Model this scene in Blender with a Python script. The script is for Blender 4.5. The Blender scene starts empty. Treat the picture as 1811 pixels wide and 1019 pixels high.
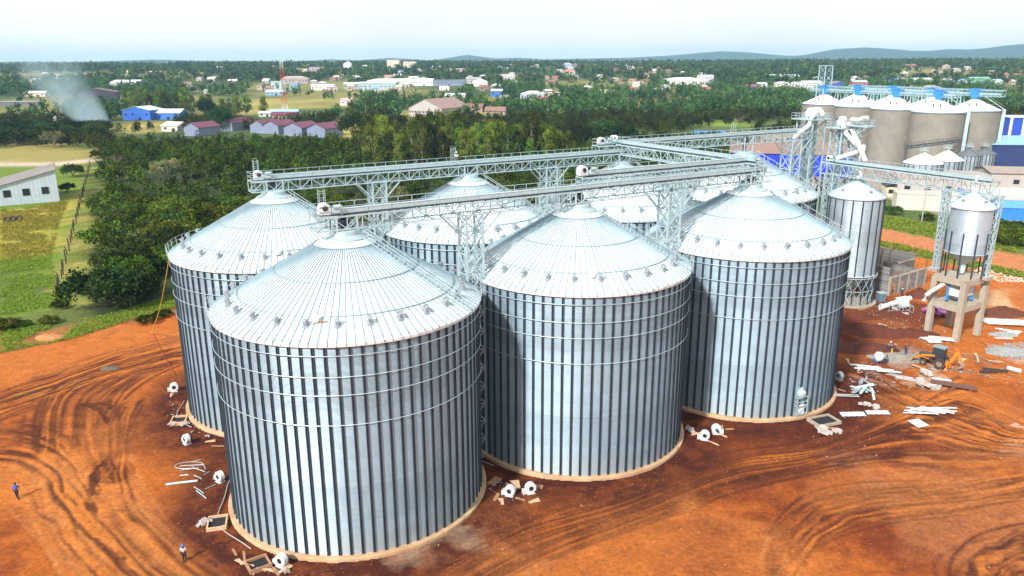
import bpy, bmesh, math, random
import numpy as np
from mathutils import Vector, Matrix
rnd = random.Random(7)
RS = np.random.RandomState(11)
PI = math.pi
sc = bpy.context.scene
C = sc.collection
# ---------------------------------------------------------------- camera
CH, CP, CR, CF = 43.2656, .2847, .0043, 1371.17
cam = bpy.data.cameras.new('camera')
cam.sensor_width = 36; cam.lens = CF / 1811 * 36
cam.clip_start = .5; cam.clip_end = 40000
camo = bpy.data.objects.new('camera', cam); C.objects.link(camo)
camo.matrix_world = Matrix.Translation((0, 0, CH)) @ Matrix.Rotation(PI/2 - CP, 4, 'X') @ Matrix.Rotation(-CR, 4, 'Z')
sc.camera = camo
# ---------------------------------------------------------------- sky and sun
SUN_EL, SUN_AZ = math.radians(38), math.radians(-146)      # azimuth clockwise from +Y
w = bpy.data.worlds.new('World'); sc.world = w; w.use_nodes = True
nt = w.node_tree; nt.nodes.clear()
wo = nt.nodes.new('ShaderNodeOutputWorld'); bg = nt.nodes.new('ShaderNodeBackground')
sky = nt.nodes.new('ShaderNodeTexSky'); sky.sky_type = 'NISHITA'; sky.sun_disc = False
sky.sun_elevation = SUN_EL; sky.sun_rotation = SUN_AZ
sky.air_density = 1.0; sky.dust_density = 2.0; sky.ozone_density = 1.0
tc = nt.nodes.new('ShaderNodeTexCoord'); mp = nt.nodes.new('ShaderNodeMapping'); mp.inputs['Scale'].default_value = (2.2, 2.2, 9)
nz = nt.nodes.new('ShaderNodeTexNoise'); nz.inputs['Scale'].default_value = 1.3; nz.inputs['Detail'].default_value = 7; nz.inputs['Roughness'].default_value = .6
rp = nt.nodes.new('ShaderNodeValToRGB'); rp.color_ramp.elements[0].position = .36; rp.color_ramp.elements[1].position = .62
rp.color_ramp.elements[0].color = (.8, .8, .8, 1); rp.color_ramp.elements[1].color = (.97, .97, .97, 1)
mx = nt.nodes.new('ShaderNodeMixRGB'); mx.inputs[2].default_value = (7.4, 7.35, 7.4, 1)
nt.links.new(tc.outputs['Generated'], mp.inputs[0]); nt.links.new(mp.outputs[0], nz.inputs['Vector'])
nt.links.new(nz.outputs['Fac'], rp.inputs[0]); nt.links.new(rp.outputs[0], mx.inputs[0])
nt.links.new(sky.outputs[0], mx.inputs[1]); nt.links.new(mx.outputs[0], bg.inputs[0]); nt.links.new(bg.outputs[0], wo.inputs[0])
bg.inputs[1].default_value = .1
sl = bpy.data.lights.new('sun', 'SUN'); sl.energy = 4.2; sl.angle = math.radians(4); sl.color = (1, .96, .90)
slo = bpy.data.objects.new('sun', sl); C.objects.link(slo)
sd = Vector((math.sin(SUN_AZ)*math.cos(SUN_EL), math.cos(SUN_AZ)*math.cos(SUN_EL), math.sin(SUN_EL)))
slo.rotation_euler = sd.to_track_quat('Z', 'Y').to_euler(); slo.location = (0, 0, 200)
sc.view_settings.view_transform = 'Standard'; sc.view_settings.look = 'None'; sc.view_settings.gamma = 1
sc.view_settings.exposure = 0.66
sc.cycles.max_bounces = 6; sc.cycles.diffuse_bounces = 2; sc.cycles.glossy_bounces = 3
sc.cycles.transmission_bounces = 2; sc.cycles.volume_bounces = 0; sc.cycles.transparent_max_bounces = 8

# ---------------------------------------------------------------- surveying helpers
def smooth(a, b, x):
    t = np.clip((x - a) / (b - a), 0, 1); return t*t*(3-2*t)
HP = np.array([(-300,106),(0,107),(100,106),(150,107.5),(300,104),(400,106),(560,107),(600,104),(640,107),(700,102),(740,105),(770,107),(830,98),(880,104),(920,103),(960,106),(1100,104),(1180,100),(1260,94),(1300,96),(1360,101),(1392,103),(1450,92),(1500,90),(1540,92),(1600,97),(1650,93),(1690,95),(1740,89),(1811,86),(2000,84),(2200,92)], float)
HAZ = (HP[:, 0]-905.5)/CF; HHT = (43 + (109-HP[:, 1])/CF*8300)
def vnoise(x, y, seed=0):
    x = np.asarray(x, float); y = np.asarray(y, float)
    xi = np.floor(x).astype(np.int64); yi = np.floor(y).astype(np.int64)
    fx = x-xi; fy = y-yi; fx = fx*fx*(3-2*fx); fy = fy*fy*(3-2*fy)
    def h(a, b):
        n = (a*374761393 + b*668265263 + seed*1442695041) & 0xffffffff
        n = ((n ^ (n >> 13)) * 1274126177) & 0xffffffff
        return ((n ^ (n >> 16)) & 0xffff)/65535.
    return (h(xi, yi)*(1-fx)+h(xi+1, yi)*fx)*(1-fy)+(h(xi, yi+1)*(1-fx)+h(xi+1, yi+1)*fx)*fy
def fbm(x, y, s, o=4, seed=0):
    x = np.asarray(x, float); y = np.asarray(y, float)
    v = 0; a = .5; t = 0
    for k in range(o):
        v = v + a*vnoise(x/s+17.3*k, y/s-9.1*k, seed+k); t += a; a *= .5; s /= 2.03
    return v/t
def terrain(x, y):
    x = np.asarray(x, float); y = np.asarray(y, float)
    r = np.hypot(x, y)
    z = 30*smooth(650, 2300, r) + 6*(fbm(x, y, 420, 3, 5)-.5)*smooth(700, 1400, r)
    z = z - 26*smooth(2500, 3600, r)
    az = np.where(y > 1, x/np.maximum(y, 1), np.where(x > 0, 1.2, -1.2))
    hh = np.interp(az, HAZ, HHT)
    z = z + (hh-6)*np.exp(-((r-8600)/1300)**2)*(1+.05*(fbm(x, y, 500, 3, 9)-.5)) + 40*smooth(3500, 5500, r)*(1-smooth(6000, 7000, r))*.5
    return z
def ray(px, py):
    X = px-905.5; Y = 509.5-py
    X, Y = X*math.cos(CR)+Y*math.sin(CR), -X*math.sin(CR)+Y*math.cos(CR)
    return np.array([X, CF*math.cos(CP)+Y*math.sin(CP), -CF*math.sin(CP)+Y*math.cos(CP)])
def at(px, py, z=0):
    d = ray(px, py); t = (z-CH)/d[2]; x, y = d[0]*t, d[1]*t
    if z == 0 and (t < 0 or y > 600):
        yy = 300*1.004**np.arange(700); t = yy/d[1]
        hit = np.nonzero(d[2]*t+CH < terrain(d[0]*t, yy))[0]; k = hit[0] if len(hit) else 699
        x, y = d[0]*t[k], yy[k]
    return float(x), float(y)
def tz(x, y): return float(terrain(x, y))
def proj(x, y, z):
    z = z-CH; d = y*np.cos(CP)-z*np.sin(CP); u = y*np.sin(CP)+z*np.cos(CP)
    d = np.where(np.abs(d) < 1e-3, 1e-3, d)
    X = CF*x/d; Y = CF*u/d
    return np.where(d > 0, 905.5+X*math.cos(CR)-Y*math.sin(CR), -9999), 509.5-(X*math.sin(CR)+Y*math.cos(CR))
def pxm(y): return CF/(y*math.cos(CP)+CH*math.sin(CP))
A = .5283; O0 = np.array([-16.1747, 73.4459]); UU = np.array([math.cos(A), math.sin(A)]); VV = np.array([-math.sin(A), math.cos(A)])
def uv(u, v): p = O0+u*UU+v*VV; return float(p[0]), float(p[1])
def inpoly(x, y, P):
    ins = np.zeros(np.shape(x), bool); n = len(P)
    for i in range(n):
        x1, y1 = P[i]; x2, y2 = P[(i+1) % n]
        c = ((y1 > y) != (y2 > y)) & (x < (x2-x1)*(y-y1)/((y2-y1) if y2 != y1 else 1e-9)+x1)
        ins ^= c
    return ins
def wpoly(pts): return [at(*p) for p in pts]

# ---------------------------------------------------------------- materials
MATS = {}
def mat(name, col, rough=.6, metal=0., var=.15, scale=3., bump=0., bscale=20., coat=0., spec=.5, dirt=None, dirts=.5):
    if name in MATS: return MATS[name]
    m = bpy.data.materials.new(name); m.use_nodes = True; n = m.node_tree; b = n.nodes['Principled BSDF']
    b.inputs['Roughness'].default_value = rough; b.inputs['Metallic'].default_value = metal
    b.inputs['Specular IOR Level'].default_value = spec
    t = n.nodes.new('ShaderNodeTexCoord'); z = n.nodes.new('ShaderNodeTexNoise')
    z.inputs['Scale'].default_value = scale; z.inputs['Detail'].default_value = 6; z.inputs['Roughness'].default_value = .65
    n.links.new(t.outputs['Object'], z.inputs['Vector'])
    r = n.nodes.new('ShaderNodeValToRGB'); r.color_ramp.elements[0].position = .3; r.color_ramp.elements[1].position = .7
    c = np.array(col[:3])
    r.color_ramp.elements[0].color = (*np.clip(c*(1-var), 0, 1), 1); r.color_ramp.elements[1].color = (*np.clip(c*(1+var), 0, 1), 1)
    n.links.new(z.outputs['Fac'], r.inputs[0]); out = r.outputs[0]
    if dirt:
        z2 = n.nodes.new('ShaderNodeTexNoise'); z2.inputs['Scale'].default_value = scale*.35; z2.inputs['Detail'].default_value = 8; z2.inputs['Roughness'].default_value = .7
        mp2 = n.nodes.new('ShaderNodeMapping'); mp2.inputs['Scale'].default_value = (1, 1, .3); mp2.inputs['Location'].default_value = (3, 7, 1)
        n.links.new(t.outputs['Object'], mp2.inputs[0]); n.links.new(mp2.outputs[0], z2.inputs['Vector'])
        r2 = n.nodes.new('ShaderNodeValToRGB'); r2.color_ramp.elements[0].position = .45; r2.color_ramp.elements[1].position = .7
        r2.color_ramp.elements[1].color = (dirts, dirts, dirts, 1)
        mm = n.nodes.new('ShaderNodeMixRGB'); mm.inputs[2].default_value = (*dirt, 1)
        n.links.new(z2.outputs['Fac'], r2.inputs[0]); n.links.new(r2.outputs[0], mm.inputs[0]); n.links.new(out, mm.inputs[1]); out = mm.outputs[0]
    n.links.new(out, b.inputs['Base Color'])
    if bump:
        z3 = n.nodes.new('ShaderNodeTexNoise'); z3.inputs['Scale'].default_value = bscale; z3.inputs['Detail'].default_value = 4
        bp = n.nodes.new('ShaderNodeBump'); bp.inputs['Strength'].default_value = bump; bp.inputs['Distance'].default_value = .1
        n.links.new(t.outputs['Object'], z3.inputs['Vector']); n.links.new(z3.outputs['Fac'], bp.inputs['Height']); n.links.new(bp.outputs[0], b.inputs['Normal'])
    MATS[name] = m; return m

def wall_mat(name, nsheet, zc=.9, col=(.33, .45, .54), pitch=.104, rough=.36):
    m = bpy.data.materials.new(name); m.use_nodes = True; n = m.node_tree; b = n.nodes['Principled BSDF']
    L = n.links.new
    t = n.nodes.new('ShaderNodeTexCoord'); s = n.nodes.new('ShaderNodeSeparateXYZ'); L(t.outputs['Object'], s.inputs[0])
    def M(op, a, bb=None):
        k = n.nodes.new('ShaderNodeMath'); k.operation = op
        for i, q in enumerate((a, bb)):
            if q is None: continue
            if isinstance(q, (int, float)): k.inputs[i].default_value = q
            else: L(q, k.inputs[i])
        return k.outputs[0]
    ang = M('ARCTAN2', s.outputs[1], s.outputs[0]); a1 = M('FLOOR', M('MULTIPLY', ang, nsheet/(2*PI)))
    zz = M('FLOOR', M('DIVIDE', s.outputs[2], zc))
    cb = n.nodes.new('ShaderNodeCombineXYZ'); L(a1, cb.inputs[0]); L(zz, cb.inputs[1])
    wn = n.nodes.new('ShaderNodeTexWhiteNoise'); wn.noise_dimensions = '2D'; L(cb.outputs[0], wn.inputs[0])
    wz = n.nodes.new('ShaderNodeTexWhiteNoise'); wz.noise_dimensions = '1D'; L(M('FLOOR', M('DIVIDE', s.outputs[2], zc*3.3)), wz.inputs['W'])
    nn = n.nodes.new('ShaderNodeTexNoise'); nn.inputs['Scale'].default_value = .35; nn.inputs['Detail'].default_value = 8; nn.inputs['Roughness'].default_value = .7; L(t.outputs['Object'], nn.inputs['Vector'])
    f = M('ADD', M('ADD', M('MULTIPLY', wn.outputs[0], .10), M('MULTIPLY', wz.outputs[0], .16)), M('MULTIPLY', nn.outputs[0], .5))
    r = n.nodes.new('ShaderNodeValToRGB'); r.color_ramp.elements[0].position = .15; r.color_ramp.elements[1].position = .62
    c = np.array(col); r.color_ramp.elements[0].color = (*(c*.74), 1); r.color_ramp.elements[1].color = (*np.minimum(c*1.28, 1), 1)
    L(f, r.inputs[0])
    # horizontal laps every course, dust near the ground
    lap = M('LESS_THAN', M('FRACT', M('DIVIDE', s.outputs[2], zc)), .05)
    m1 = n.nodes.new('ShaderNodeMixRGB'); m1.blend_type = 'MULTIPLY'; m1.inputs[2].default_value = (.86, .87, .88, 1); L(lap, m1.inputs[0]); L(r.outputs[0], m1.inputs[1])
    du = n.nodes.new('ShaderNodeMapRange'); du.inputs['From Min'].default_value = .2; du.inputs['From Max'].default_value = 3.2; du.inputs['To Min'].default_value = .8; du.inputs['To Max'].default_value = 0
    L(s.outputs[2], du.inputs['Value'])
    m2 = n.nodes.new('ShaderNodeMixRGB'); m2.inputs[2].default_value = (.42, .36, .28, 1); L(M('MULTIPLY', du.outputs[0], nn.outputs[0]), m2.inputs[0]); L(m1.outputs[0], m2.inputs[1])
    L(m2.outputs[0], b.inputs['Base Color'])
    b.inputs['Metallic'].default_value = .4
    L(M('ADD', rough-.05, M('MULTIPLY', nn.outputs[0], .15)), b.inputs['Roughness'])
    hz = M('SINE', M('MULTIPLY', s.outputs[2], 2*PI/pitch))
    bp = n.nodes.new('ShaderNodeBump'); bp.inputs['Strength'].default_value = .9; bp.inputs['Distance'].default_value = .02
    L(hz, bp.inputs['Height']); L(bp.outputs[0], b.inputs['Normal'])
    MATS[name] = m; return m

galv = mat('galvanised steel', (.42, .54, .58), .42, .3, .12, 1.5)
galvb = mat('bright galvanised steel', (.68, .75, .77), .42, .25, .06, .6, dirt=(.44, .52, .56), dirts=.5)
galvd = mat('weathered zinc stiffener', (.045, .072, .10), .5, .4, .25, 1.2)
rib_m = mat('shade toned rib zinc', (.24, .34, .39), .5, .4, .15, 1.)  # ribs darker than the roof sheets: seam shading put into the colour
vent_m = mat('dull zinc vent', (.33, .38, .42), .5, .5, .2, 4)
white = mat('white enamel', (.60, .62, .63), .35, 0, .04, 4, dirt=(.5, .36, .25), dirts=.3)
dark = mat('dark opening', (.012, .012, .014), .8, 0, .3, 4)
conc = mat('concrete', (.36, .32, .26), .85, 0, .15, 1.2, .25, 8, dirt=(.3, .22, .15), dirts=.6)
base_m = mat('stained concrete', (.46, .32, .19), .9, 0, .25, .8, .2, 6, dirt=(.40, .15, .05), dirts=.6)
tan = mat('old slipform concrete', (.225, .21, .18), .88, 0, .14, .25, .1, 3, dirt=(.15, .13, .105), dirts=.7)
paleroof = mat('white painted silo roof', (.80, .80, .79), .6, 0, .05, .8, dirt=(.55, .45, .38), dirts=.4)
lblue = mat('light blue painted steel', (.36, .52, .58), .5, .1, .12, 1)
cblue = mat('hood blue paint', (.04, .25, .62), .5, 0, .12, 1)
blue = mat('blue cladding', (.02, .06, .50), .5, 0, .10, .5)
mblue = mat('mid blue paint', (.03, .19, .58), .5, 0, .08, .5)
orange = mat('orange machine paint', (.75, .22, .02), .4, 0, .12, 5, dirt=(.35, .15, .06), dirts=.5)
black = mat('black rubber', (.025, .024, .023), .8, 0, .3, 6, dirt=(.2, .08, .03), dirts=.6)
glass = mat('tinted glass', (.03, .05, .06), .1, 0, .1, 3)
wood = mat('rough timber', (.34, .19, .10), .85, 0, .3, 5, dirt=(.3, .1, .04), dirts=.5)
woodp = mat('pale timber', (.55, .36, .22), .85, 0, .25, 5)
bark = mat('pale bark', (.22, .18, .13), .9, 0, .3, 2)
pole_m = mat('grey timber pole', (.35, .33, .30), .9, 0, .2, 2)
post_m = mat('dark fence post', (.05, .035, .025), .9, 0, .3, 3)
plastic = mat('pale plastic sacking', (.38, .38, .37), .6, 0, .2, 6, dirt=(.45, .2, .12), dirts=.7)

# ---------------------------------------------------------------- mesh builder
class MB:
    def __init__(s): s.v = []; s.f = []; s.m = []
    def add(s, vs, fs, mi=0):
        o = len(s.v); s.v += [tuple(v) for v in vs]; s.f += [tuple(i+o for i in f) for f in fs]; s.m += [mi]*len(fs)
        return s
    def box(s, c, d, rz=0, rx=0, ry=0, mi=0):
        R = Matrix.Rotation(rz, 3, 'Z') @ Matrix.Rotation(ry, 3, 'Y') @ Matrix.Rotation(rx, 3, 'X'); c = Vector(c)
        vs = [c+R @ Vector((sx*d[0]/2, sy*d[1]/2, sz*d[2]/2)) for sx in (-1, 1) for sy in (-1, 1) for sz in (-1, 1)]
        return s.add(vs, [(0, 1, 3, 2), (4, 6, 7, 5), (0, 4, 5, 1), (2, 3, 7, 6), (0, 2, 6, 4), (1, 5, 7, 3)], mi)
    def bar(s, p, q, w=.1, h=None, mi=0, n=4):
        p = Vector(p); q = Vector(q); d = q-p
        if d.length < 1e-6: return s
        d.normalize(); up = Vector((0, 0, 1)) if abs(d.z) < .95 else Vector((1, 0, 0))
        a = d.cross(up).normalized(); b = a.cross(d).normalized(); h = h or w
        if n == 4: o = [a*w/2+b*h/2, -a*w/2+b*h/2, -a*w/2-b*h/2, a*w/2-b*h/2]
        else: o = [a*w/2*math.cos(2*PI*k/n)+b*w/2*math.sin(2*PI*k/n) for k in range(n)]
        vs = [p+x for x in o]+[q+x for x in o]
        fs = [(k, (k+1) % n, (k+1) % n+n, k+n) for k in range(n)]+[tuple(range(n))[::-1], tuple(range(n, 2*n))]
        return s.add(vs, fs, mi)
    def tube(s, pts, r, n=6, closed=False, mi=0):
        m = len(pts); pts = [Vector(p) for p in pts]; vs = []
        for i, p in enumerate(pts):
            d = (pts[(i+1) % m]-pts[i-1]) if closed else (pts[min(i+1, m-1)]-pts[max(i-1, 0)])
            d.normalize(); up = Vector((0, 0, 1)) if abs(d.z) < .95 else Vector((1, 0, 0))
            a = d.cross(up).normalized(); b = a.cross(d).normalized()
            rr = r[i] if isinstance(r, (list, tuple)) else r
            vs += [p+(a*math.cos(2*PI*k/n)+b*math.sin(2*PI*k/n))*rr for k in range(n)]
        fs = []
        for i in range(m if closed else m-1):
            j = (i+1) % m
            fs += [(i*n+k, i*n+(k+1) % n, j*n+(k+1) % n, j*n+k) for k in range(n)]
        if not closed: fs += [tuple(range(n))[::-1], tuple(range((m-1)*n, m*n))]
        return s.add(vs, fs, mi)
    def lathe(s, prof, n=48, c=(0, 0, 0), mi=0, axis='z', a0=0):
        vs = []
        for r, z in prof:
            for k in range(n):
                a = a0+2*PI*k/n; x, y = r*math.cos(a), r*math.sin(a)
                p = {'z': (x, y, z), 'y': (x, z, y), 'x': (z, x, y)}[axis]
                vs.append((p[0]+c[0], p[1]+c[1], p[2]+c[2]))
        fs = []
        for i in range(len(prof)-1):
            fs += [(i*n+k, i*n+(k+1) % n, (i+1)*n+(k+1) % n, (i+1)*n+k) for k in range(n)]
        return s.add(vs, fs, mi)
    def ring(s, r, z, t, n=96, k=6, mi=0):
        return s.tube([(r*math.cos(2*PI*i/n), r*math.sin(2*PI*i/n), z) for i in range(n)], t, k, True, mi)
    def prism(s, poly, z0, z1, mi=0):
        n = len(poly); vs = [(x, y, z0) for x, y in poly]+[(x, y, z1) for x, y in poly]
        return s.add(vs, [(k, (k+1) % n, (k+1) % n+n, k+n) for k in range(n)]+[tuple(range(n))[::-1], tuple(range(n, 2*n))], mi)
    def build(s, name, mats, parent=None, smooth=False, loc=(0, 0, 0), rz=0):
        me = bpy.data.meshes.new(name); me.from_pydata(s.v, [], s.f)
        if not isinstance(mats, (list, tuple)): mats = [mats]
        for m in mats: me.materials.append(m)
        if len(mats) > 1: me.polygons.foreach_set('material_index', s.m)
        if smooth: me.shade_smooth()
        me.update()
        bm = bmesh.new(); bm.from_mesh(me); bmesh.ops.recalc_face_normals(bm, faces=bm.faces); bm.to_mesh(me); bm.free()
        o = bpy.data.objects.new(name, me); C.objects.link(o); o.location = loc; o.rotation_euler = (0, 0, rz)
        if parent: o.parent = parent
        return o
def tag(o, label=None, cat=None, group=None, kind=None):
    if label: o['label'] = label
    if cat: o['category'] = cat
    if group: o['group'] = group
    if kind: o['kind'] = kind
    return o
def thing(name, label, cat, loc=(0, 0, 0), rz=0, group=None):
    o = bpy.data.objects.new(name, None); C.objects.link(o); o.empty_display_size = .5
    o.location = loc if len(loc) == 3 else (*loc, 0); o.rotation_euler = (0, 0, rz)
    return tag(o, label, cat, group)
KIDS = {}
def dup(root, loc, rz=0, label=None, group=None, scale=None):
    r = root.copy(); C.objects.link(r); r.location = loc; r.rotation_euler = (0, 0, rz)
    if label: r['label'] = label
    if group: r['group'] = group
    if scale: r.scale = (scale, scale, scale) if isinstance(scale, (int, float)) else scale
    if root.name not in KIDS: KIDS[root.name] = [(ch, list(ch.children)) for ch in root.children]
    for ch, gs in KIDS[root.name]:
        c = ch.copy(); C.objects.link(c); c.parent = r
        for g in gs:
            d = g.copy(); C.objects.link(d); d.parent = c
    return r
# ---------------------------------------------------------------- the ground: one sheet out to the horizon
def axis(lo, hi, st, far_lo, far_hi, g=1.055):
    a = list(np.arange(lo, hi, st)); s = st; x = a[-1]
    while x < far_hi: s = min(s*g, 160); x += s; a.append(x)
    s = st; x = a[0]; b = []
    while x > far_lo: s = min(s*g, 160); x -= s; b.append(x)
    return np.array(b[::-1]+a)
gx = axis(-64, 100, .19, -11500, 11500); gy = axis(48, 126, .19, -400, 11200)
X, Y = np.meshgrid(gx, gy); Z = terrain(X, Y)
near = (Y < 900) & (np.abs(X) < 900)
PX, PY = proj(X, Y, 0*X)
def mixc(c, col, m): return c*(1-m[..., None])+np.array(col)*m[..., None]
warp = 3.
WX = X+warp*(fbm(X, Y, 9, 4, 21)-.5)*2; WY = Y+warp*(fbm(X, Y, 9, 4, 22)-.5)*2
far_ = 1+1.2*smooth(200, 700, Y); f3x, f3y = fbm(X, Y, 2.5, 3, 61)-.5, fbm(X, Y, 2.5, 3, 62)-.5
JX = [(WX-X)*far_*(.3+.45*q_)+f3x*(q_-2)*2.2 for q_ in range(5)]; JY = [(WY-Y)*far_*(.3+.45*q_)+f3y*(2-q_)*2.2 for q_ in range(5)]
n1 = fbm(X, Y, 40, 5, 1); n2 = fbm(X, Y, 6, 4, 2); n3 = fbm(X, Y, 260, 5, 3); n4 = fbm(X, Y, 1.6, 3, 4)
col = np.zeros(X.shape+(3,))+np.array([.05, .075, .022])
col = mixc(col, (.24, .21, .065), smooth(.55, .68, n3)*.75)
col = mixc(col, (.09, .13, .03), smooth(.5, .6, n1)*.6)
col = mixc(col, (.34, .15, .075), smooth(.62, .72, fbm(X, Y, 190, 5, 8))*.55*smooth(700, 1100, np.hypot(X, Y)))
col = mixc(col, (.028, .05, .018), smooth(4800, 6200, np.hypot(X, Y)))
col = mixc(col, (.30, .10, .05), smooth(.66, .72, fbm(X, Y, 300, 4, 31))*smooth(4800, 6200, np.hypot(X, Y))*.0)
def zone(pts, c, soft=None, amt=1., world=False):
    global col
    P = np.array(pts if world else wpoly(pts)); lo = P.min(0)-8; hi = P.max(0)+8
    i0, i1 = np.searchsorted(gx, lo[0]), np.searchsorted(gx, hi[0]); j0, j1 = np.searchsorted(gy, lo[1]), np.searchsorted(gy, hi[1])
    m = np.zeros(X.shape); sl_ = (slice(j0, j1), slice(i0, i1))
    for q_ in range(5): m[sl_] += .2*inpoly(X[sl_]+JX[q_][sl_], Y[sl_]+JY[q_][sl_], P)
    m *= amt
    if soft is not None: m = m*soft
    col = mixc(col, c, m)
# thicket floor
zone([(150, 560), (120, 420), (165, 300), (200, 250), (640, 240), (1240, 285), (1300, 330), (900, 560), (300, 620)], (.026, .040, .010))
# fields at the left
zone([(-200, 300), (0, 292), (165, 292), (165, 312), (150, 420), (110, 545), (-200, 600)], (.11, .17, .018))
zone([(-100, 378), (60, 366), (122, 352), (132, 362), (104, 398), (92, 452), (30, 462), (-100, 470)], (.33, .27, .045), .55+.45*smooth(.35, .55, n2))
zone([(-100, 470), (70, 458), (88, 500), (78, 540), (-100, 580)], (.07, .115, .02), .5+.5*smooth(.3, .6, n2))
zone([(96, 460), (140, 420), (150, 500), (110, 545), (80, 530)], (.30, .22, .07), smooth(.42, .55, n2)*.8)
zone([(-200, 268), (0, 262), (170, 262), (170, 290), (-200, 300)], (.24, .21, .06))
zone([(-200, 294), (0, 287), (100, 286), (172, 282), (172, 289), (100, 292), (0, 295), (-200, 304)], (.46, .38, .30))
zone([(158, 292), (178, 292), (172, 420), (150, 545), (98, 545), (120, 440)], (.24, .24, .05), .3+smooth(.35, .6, n2)*.6); zone([(154, 296), (162, 296), (143, 400), (112, 500), (98, 500), (128, 400)], (.34, .22, .09), smooth(.3, .55, n2)*.7)
# clearings in the middle distance
dry = (.30, .255, .07)
for P_ in ([(330, 182), (500, 182), (520, 206), (330, 206)], [(440, 176), (640, 174), (640, 190), (440, 196)], [(590, 212), (640, 206), (650, 245), (590, 245)],
           [(200, 214), (305, 214), (320, 232), (200, 240)], [(785, 172), (880, 170), (905, 180), (785, 182)], [(1140, 176), (1250, 180), (1260, 190), (1130, 192)],
           [(1115, 200), (1230, 205), (1250, 214), (1100, 212)], [(0, 232), (120, 240), (150, 262), (0, 262)], [(1650, 232), (1735, 228), (1740, 240), (1650, 245)],
           [(900, 240), (960, 236), (960, 262), (900, 262)], [(690, 196), (830, 192), (900, 204), (700, 212)]):
    zone(P_, dry, .5+.5*smooth(.35, .6, n1))
for P_ in ([(1215, 205), (1320, 210), (1330, 222), (1215, 222)], [(700, 174), (800, 176), (800, 184), (700, 184)], [(1300, 168), (1400, 170), (1400, 176), (1300, 176)]): zone(P_, (.16, .24, .03))
# the works yard around the old silos
zone([(1335, 238), (1560, 225), (1811, 232), (2100, 250), (2100, 372), (1811, 398), (1690, 388), (1560, 358), (1335, 330)], (.30, .25, .21))
zone([(1555, 350), (1700, 385), (1811, 398), (2100, 420), (2100, 470), (1811, 430), (1560, 380)], (.07, .11, .022))
zone([(1540, 374), (1700, 405), (1811, 430), (2100, 460), (2100, 560), (1811, 500), (1555, 450)], (.12, .15, .03))
# bare yard
yard = [at(-500, 690), at(-200, 660), at(0, 622), at(100, 606), at(160, 590), at(215, 575), at(300, 556), at(345, 525), uv(0, 48), uv(110, 48), at(1552, 432), at(1600, 448), at(1811, 494), at(2300, 620), (320, 40), (320, -380), (-320, -380), (-320, 30)]
ym = inpoly(WX, WY, yard).astype(float)
ys = smooth(.28, .55, .55*n1+.3*n2+.15*n4)
soil = mixc(np.zeros(X.shape+(3,))+np.array([.145, .031, .009]), (.375, .103, .016), ys)
soil = mixc(soil, (.36, .14, .055), smooth(.60, .72, fbm(X, Y, 22, 5, 14))*.45)
bank = inpoly(WX, WY, wpoly([(-200, 610), (0, 590), (130, 575), (215, 555), (310, 530), (310, 575), (215, 590), (130, 625), (-200, 680)])).astype(float)
col = mixc(col, (.30, .11, .035), bank*.7)
m_ = col.copy(); col = soil*ym[..., None]+m_*(1-ym[..., None])
# dark churned soil round the silo bases
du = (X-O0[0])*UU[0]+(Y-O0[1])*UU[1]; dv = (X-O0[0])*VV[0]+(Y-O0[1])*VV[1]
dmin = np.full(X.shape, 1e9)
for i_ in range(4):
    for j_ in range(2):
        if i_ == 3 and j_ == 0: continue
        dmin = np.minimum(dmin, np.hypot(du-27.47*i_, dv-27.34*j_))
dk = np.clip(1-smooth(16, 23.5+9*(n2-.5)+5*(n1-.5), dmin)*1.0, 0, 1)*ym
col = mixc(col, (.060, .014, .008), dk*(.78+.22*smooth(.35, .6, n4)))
zone([(1500, 525), (1560, 520), (1650, 540), (1640, 610), (1560, 640), (1500, 660), (1490, 560)], (.085, .016, .008), .6+.4*n2)  # darker red patch on the ground right of the third silo
zone([(1480, 640), (1620, 600), (1640, 640), (1500, 700)], (.15, .035, .013), .5)
zone([(1560, 620), (1630, 612), (1650, 640), (1590, 655), (1555, 645)], (.27, .23, .20), smooth(.3, .5, n2)*.8)
zone([(1500, 650), (1560, 655), (1590, 690), (1500, 680)], (.35, .30, .25), smooth(.45, .6, n2)*.6)
zone([(1650, 655), (1700, 665), (1700, 690), (1600, 680)], (.42, .30, .21), smooth(.35, .55, n2)*.7)
zone([(1745, 610), (1811, 606), (1860, 630), (1811, 640)], (.45, .43, .40), smooth(.3, .5, n2)*.7)
zone([(1700, 520), (1770, 515), (1790, 545), (1700, 545)], (.50, .36, .20), .7)
for P_, c_, a_ in (([(1450, 800), (1560, 760), (1700, 770), (1640, 830), (1500, 850)], (.30, .07, .02), .4), ([(660, 960), (820, 920), (860, 950), (760, 1000), (680, 1010)], (.34, .24, .16), .6),
                   ([(1480, 850), (1560, 840), (1580, 880), (1500, 890)], (.38, .19, .11), .5), ([(1750, 770), (1811, 770), (1811, 800), (1760, 800)], (.40, .30, .22), .4), ([(1480, 780), (1540, 800), (1500, 830), (1440, 810)], (.38, .17, .10), .45)):
    zone(P_, c_, smooth(.3, .6, n2), a_)
# road beyond the yard
zone([(1480, 392), (1560, 403), (1700, 432), (1811, 455), (2200, 540), (2200, 590), (1811, 484), (1700, 458), (1552, 431), (1480, 420)], (.40, .155, .062))
zone([(-60, 698), (60, 672), (140, 660), (150, 675), (70, 700), (-60, 712)], (.20, .16, .035), smooth(.42, .6, n2)*.7)
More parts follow.
